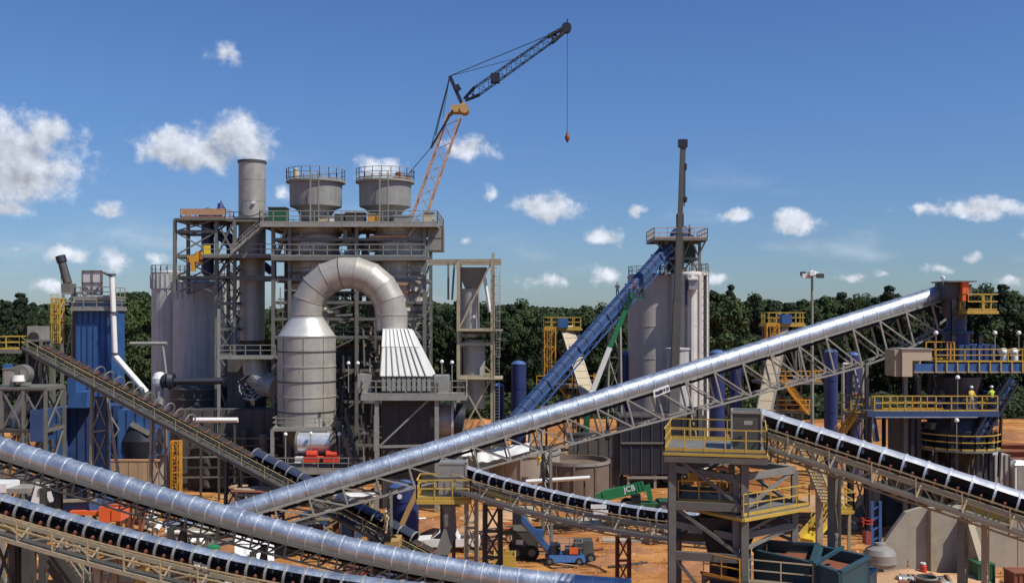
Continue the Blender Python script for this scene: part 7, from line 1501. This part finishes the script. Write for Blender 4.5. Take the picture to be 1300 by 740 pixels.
def trunk_mesh(h, seed):
    rg = random.Random(seed); b = MB(); p = Vec((0, 0, -.3)); r_ = .38
    for k in range(5): q = Vec((rg.uniform(-.3, .3), rg.uniform(-.3, .3), h*(k+1)/5.6)); b.tube(p, q, r_, r_*.75, n=8, caps=False); p = q; r_ *= .75
    for k in range(9): z = h*rg.uniform(.25, .8); a = rg.uniform(0, 6.28); b.tube((0, 0, z), (math.cos(a)*3.2, math.sin(a)*3.2, z+rg.uniform(1, 3)), .14, .05, n=5, caps=False)
    me = bpy.data.meshes.new('trunk'); me.from_pydata(b.v, [], b.f); me.materials.append(BARK); return me
KIND = [('round', 0, 1), ('round', 1, 2), ('round', 2, 3), ('pine', 3, 4), ('round', 0, 5), ('round', 1, 6), ('pine', 3, 7)]
CM = [crown_mesh(k, LEAF[m_], s_) for k, m_, s_ in KIND]; TM = [trunk_mesh(18, s_) for s_ in range(3)]
TL = [(-60, 372), (0, 374), (40, 380), (100, 376), (150, 364), (185, 364), (215, 380), (340, 385), (545, 376), (600, 382), (650, 379), (700, 383), (760, 386), (800, 384), (905, 366), (930, 366), (950, 380), (975, 372), (1000, 378), (1060, 370), (1100, 375), (1125, 366), (1160, 378), (1210, 374), (1255, 367), (1300, 374), (1360, 370)]
KW = ['dense dark round tree', 'mid green round tree', 'paler green round tree', 'narrow dark pine', 'wide dark round tree', 'bushy mid green tree', 'slim pine']
ZONE = [(60, 'at the left edge of the woods'), (190, 'behind the blue filter house'), (345, 'behind the grey silos'), (560, 'behind the boiler frame'), (650, 'behind the slim steel tower'), (790, 'behind the blue conveyor'), (905, 'behind the tall pair of silos'), (985, 'right of the pale silo'), (1060, 'behind the floodlight mast'), (1190, 'behind the upper end of the tube conveyor'), (1400, 'behind the right blue plant')]
rt = random.Random(11)
def tree(px_, D, top, k, wd=1., lab=None, row=0):
    zn = next(w_ for lim, w_ in ZONE if px_ < lim); lb = '%s %s, %s' % (KW[k], zn, ('front row', 'middle row', 'back row')[row])
    z1 = Z(top, D); sc = z1/20.; t = thing('pine_tree' if KIND[k][0] == 'pine' else 'broadleaf_tree', lab or lb, 'tree', (X(px_, D), D, 0), None if lab else 'trees of the woods: ' + lb, rt.uniform(0, 6.28))
    for me, nm in ((TM[k % 3], 'trunk'), (CM[k], 'crown')):
        o = bpy.data.objects.new(nm, me); COL.objects.link(o); o.parent = t; w_ = sc*wd*(.85 if nm == 'crown' else .8); o.scale = (w_, w_, sc)
px_ = -70
tl = lambda p: float(np.interp(p, [a for a, _ in TL], [c_ for _, c_ in TL]))
for row, (D0, stp, dy) in enumerate(((211, 22, 16), (228, 20, 6), (248, 18, 0))):
    px_ = -75+row*7
    while px_ < 1375:
        D = D0+rt.uniform(-6, 6)
        tree(px_, D, tl(px_)-(4 if px_ > 880 else 0)+rt.choice((-9, -2, 3, 7, 12))+rt.uniform(-4, 4)+dy*rt.random(), rt.choice((0, 1, 1, 2, 3, 4, 5, 5, 6)), rt.uniform(.55, 1.2), None, row); px_ += stp*rt.uniform(.7, 1.3)
tree(925, 172, 366, 2, 1.0, 'large leafy lighter green tree just right of the pale silo'); tree(906, 176, 385, 1, .8, 'shorter tree tucked behind the pale silo'); tree(168, 160, 372, 2, .75, 'light green tree between the filter house and the grey silos')
tree(1128, 205, 360, 3, .9, 'taller lone pine standing out above the tube conveyor')
# bushes along the wood edge: cannot be counted
rg = random.Random(3); b = MB()
for i in range(30000):
    px_ = rg.uniform(-80, 1380); D = rg.uniform(197, 206); z = rg.uniform(0, 6.)*(0.6+.4*mn.noise(Vec((px_*.03, D*.2, 0)))); c_ = Vec((X(px_, D), D, z)); s_ = rg.uniform(.25, .55)
    nn = Vec((rg.gauss(0, .6), -1+rg.gauss(0, .6), rg.gauss(.5, .5))).normalized(); a = nn.cross(Vec((0, 0, 1))).normalized(); b2 = nn.cross(a); b.add([c_+a*s_, c_+b2*s_*.8, c_-a*s_, c_-b2*s_*.7], [(0, 1, 2, 3)])
tag(b.build('undergrowth', LEAF[0]), kind='stuff', label='dark undergrowth along the edge of the woods', cat='undergrowth')
b = MB()
for i in range(40000):
    px_ = rg.uniform(-80, 1380); D = rg.uniform(285, 330); z = rg.random()**.7*(Z(tl(px_)+8, D)); c_ = Vec((X(px_, D), D, z)); s_ = rg.uniform(.5, 1.0)
    nn = Vec((rg.gauss(0, .6), -1+rg.gauss(0, .6), rg.gauss(.5, .5))).normalized(); a = nn.cross(Vec((0, 0, 1))).normalized(); b2 = nn.cross(a); b.add([c_+a*s_, c_+b2*s_*.8, c_-a*s_, c_-b2*s_*.7], [(0, 1, 2, 3)])
tag(b.build('far_woods', LEAF[0]), kind='stuff', label='far mass of the woods behind the front trees', cat='woods')
# rims for every wheel that has none yet
for o in [o for o in bpy.data.objects if o.name.split('.')[0] == 'wheel' and not o.children]:
    a = np.array([v.co[:] for v in o.data.vertices]); lo, hi = a.min(0), a.max(0); c_ = (lo+hi)/2; r_ = (hi[2]-lo[2])/2
    b = MB(); b.tube((c_[0], lo[1]-.03, c_[2]), (c_[0], hi[1]+.03, c_[2]), r_*.5, n=12)
    me = bpy.data.meshes.new('rim'); me.from_pydata(b.v, [], b.f); me.materials.append(STEEL); q = bpy.data.objects.new('rim', me); COL.objects.link(q); q.parent = o
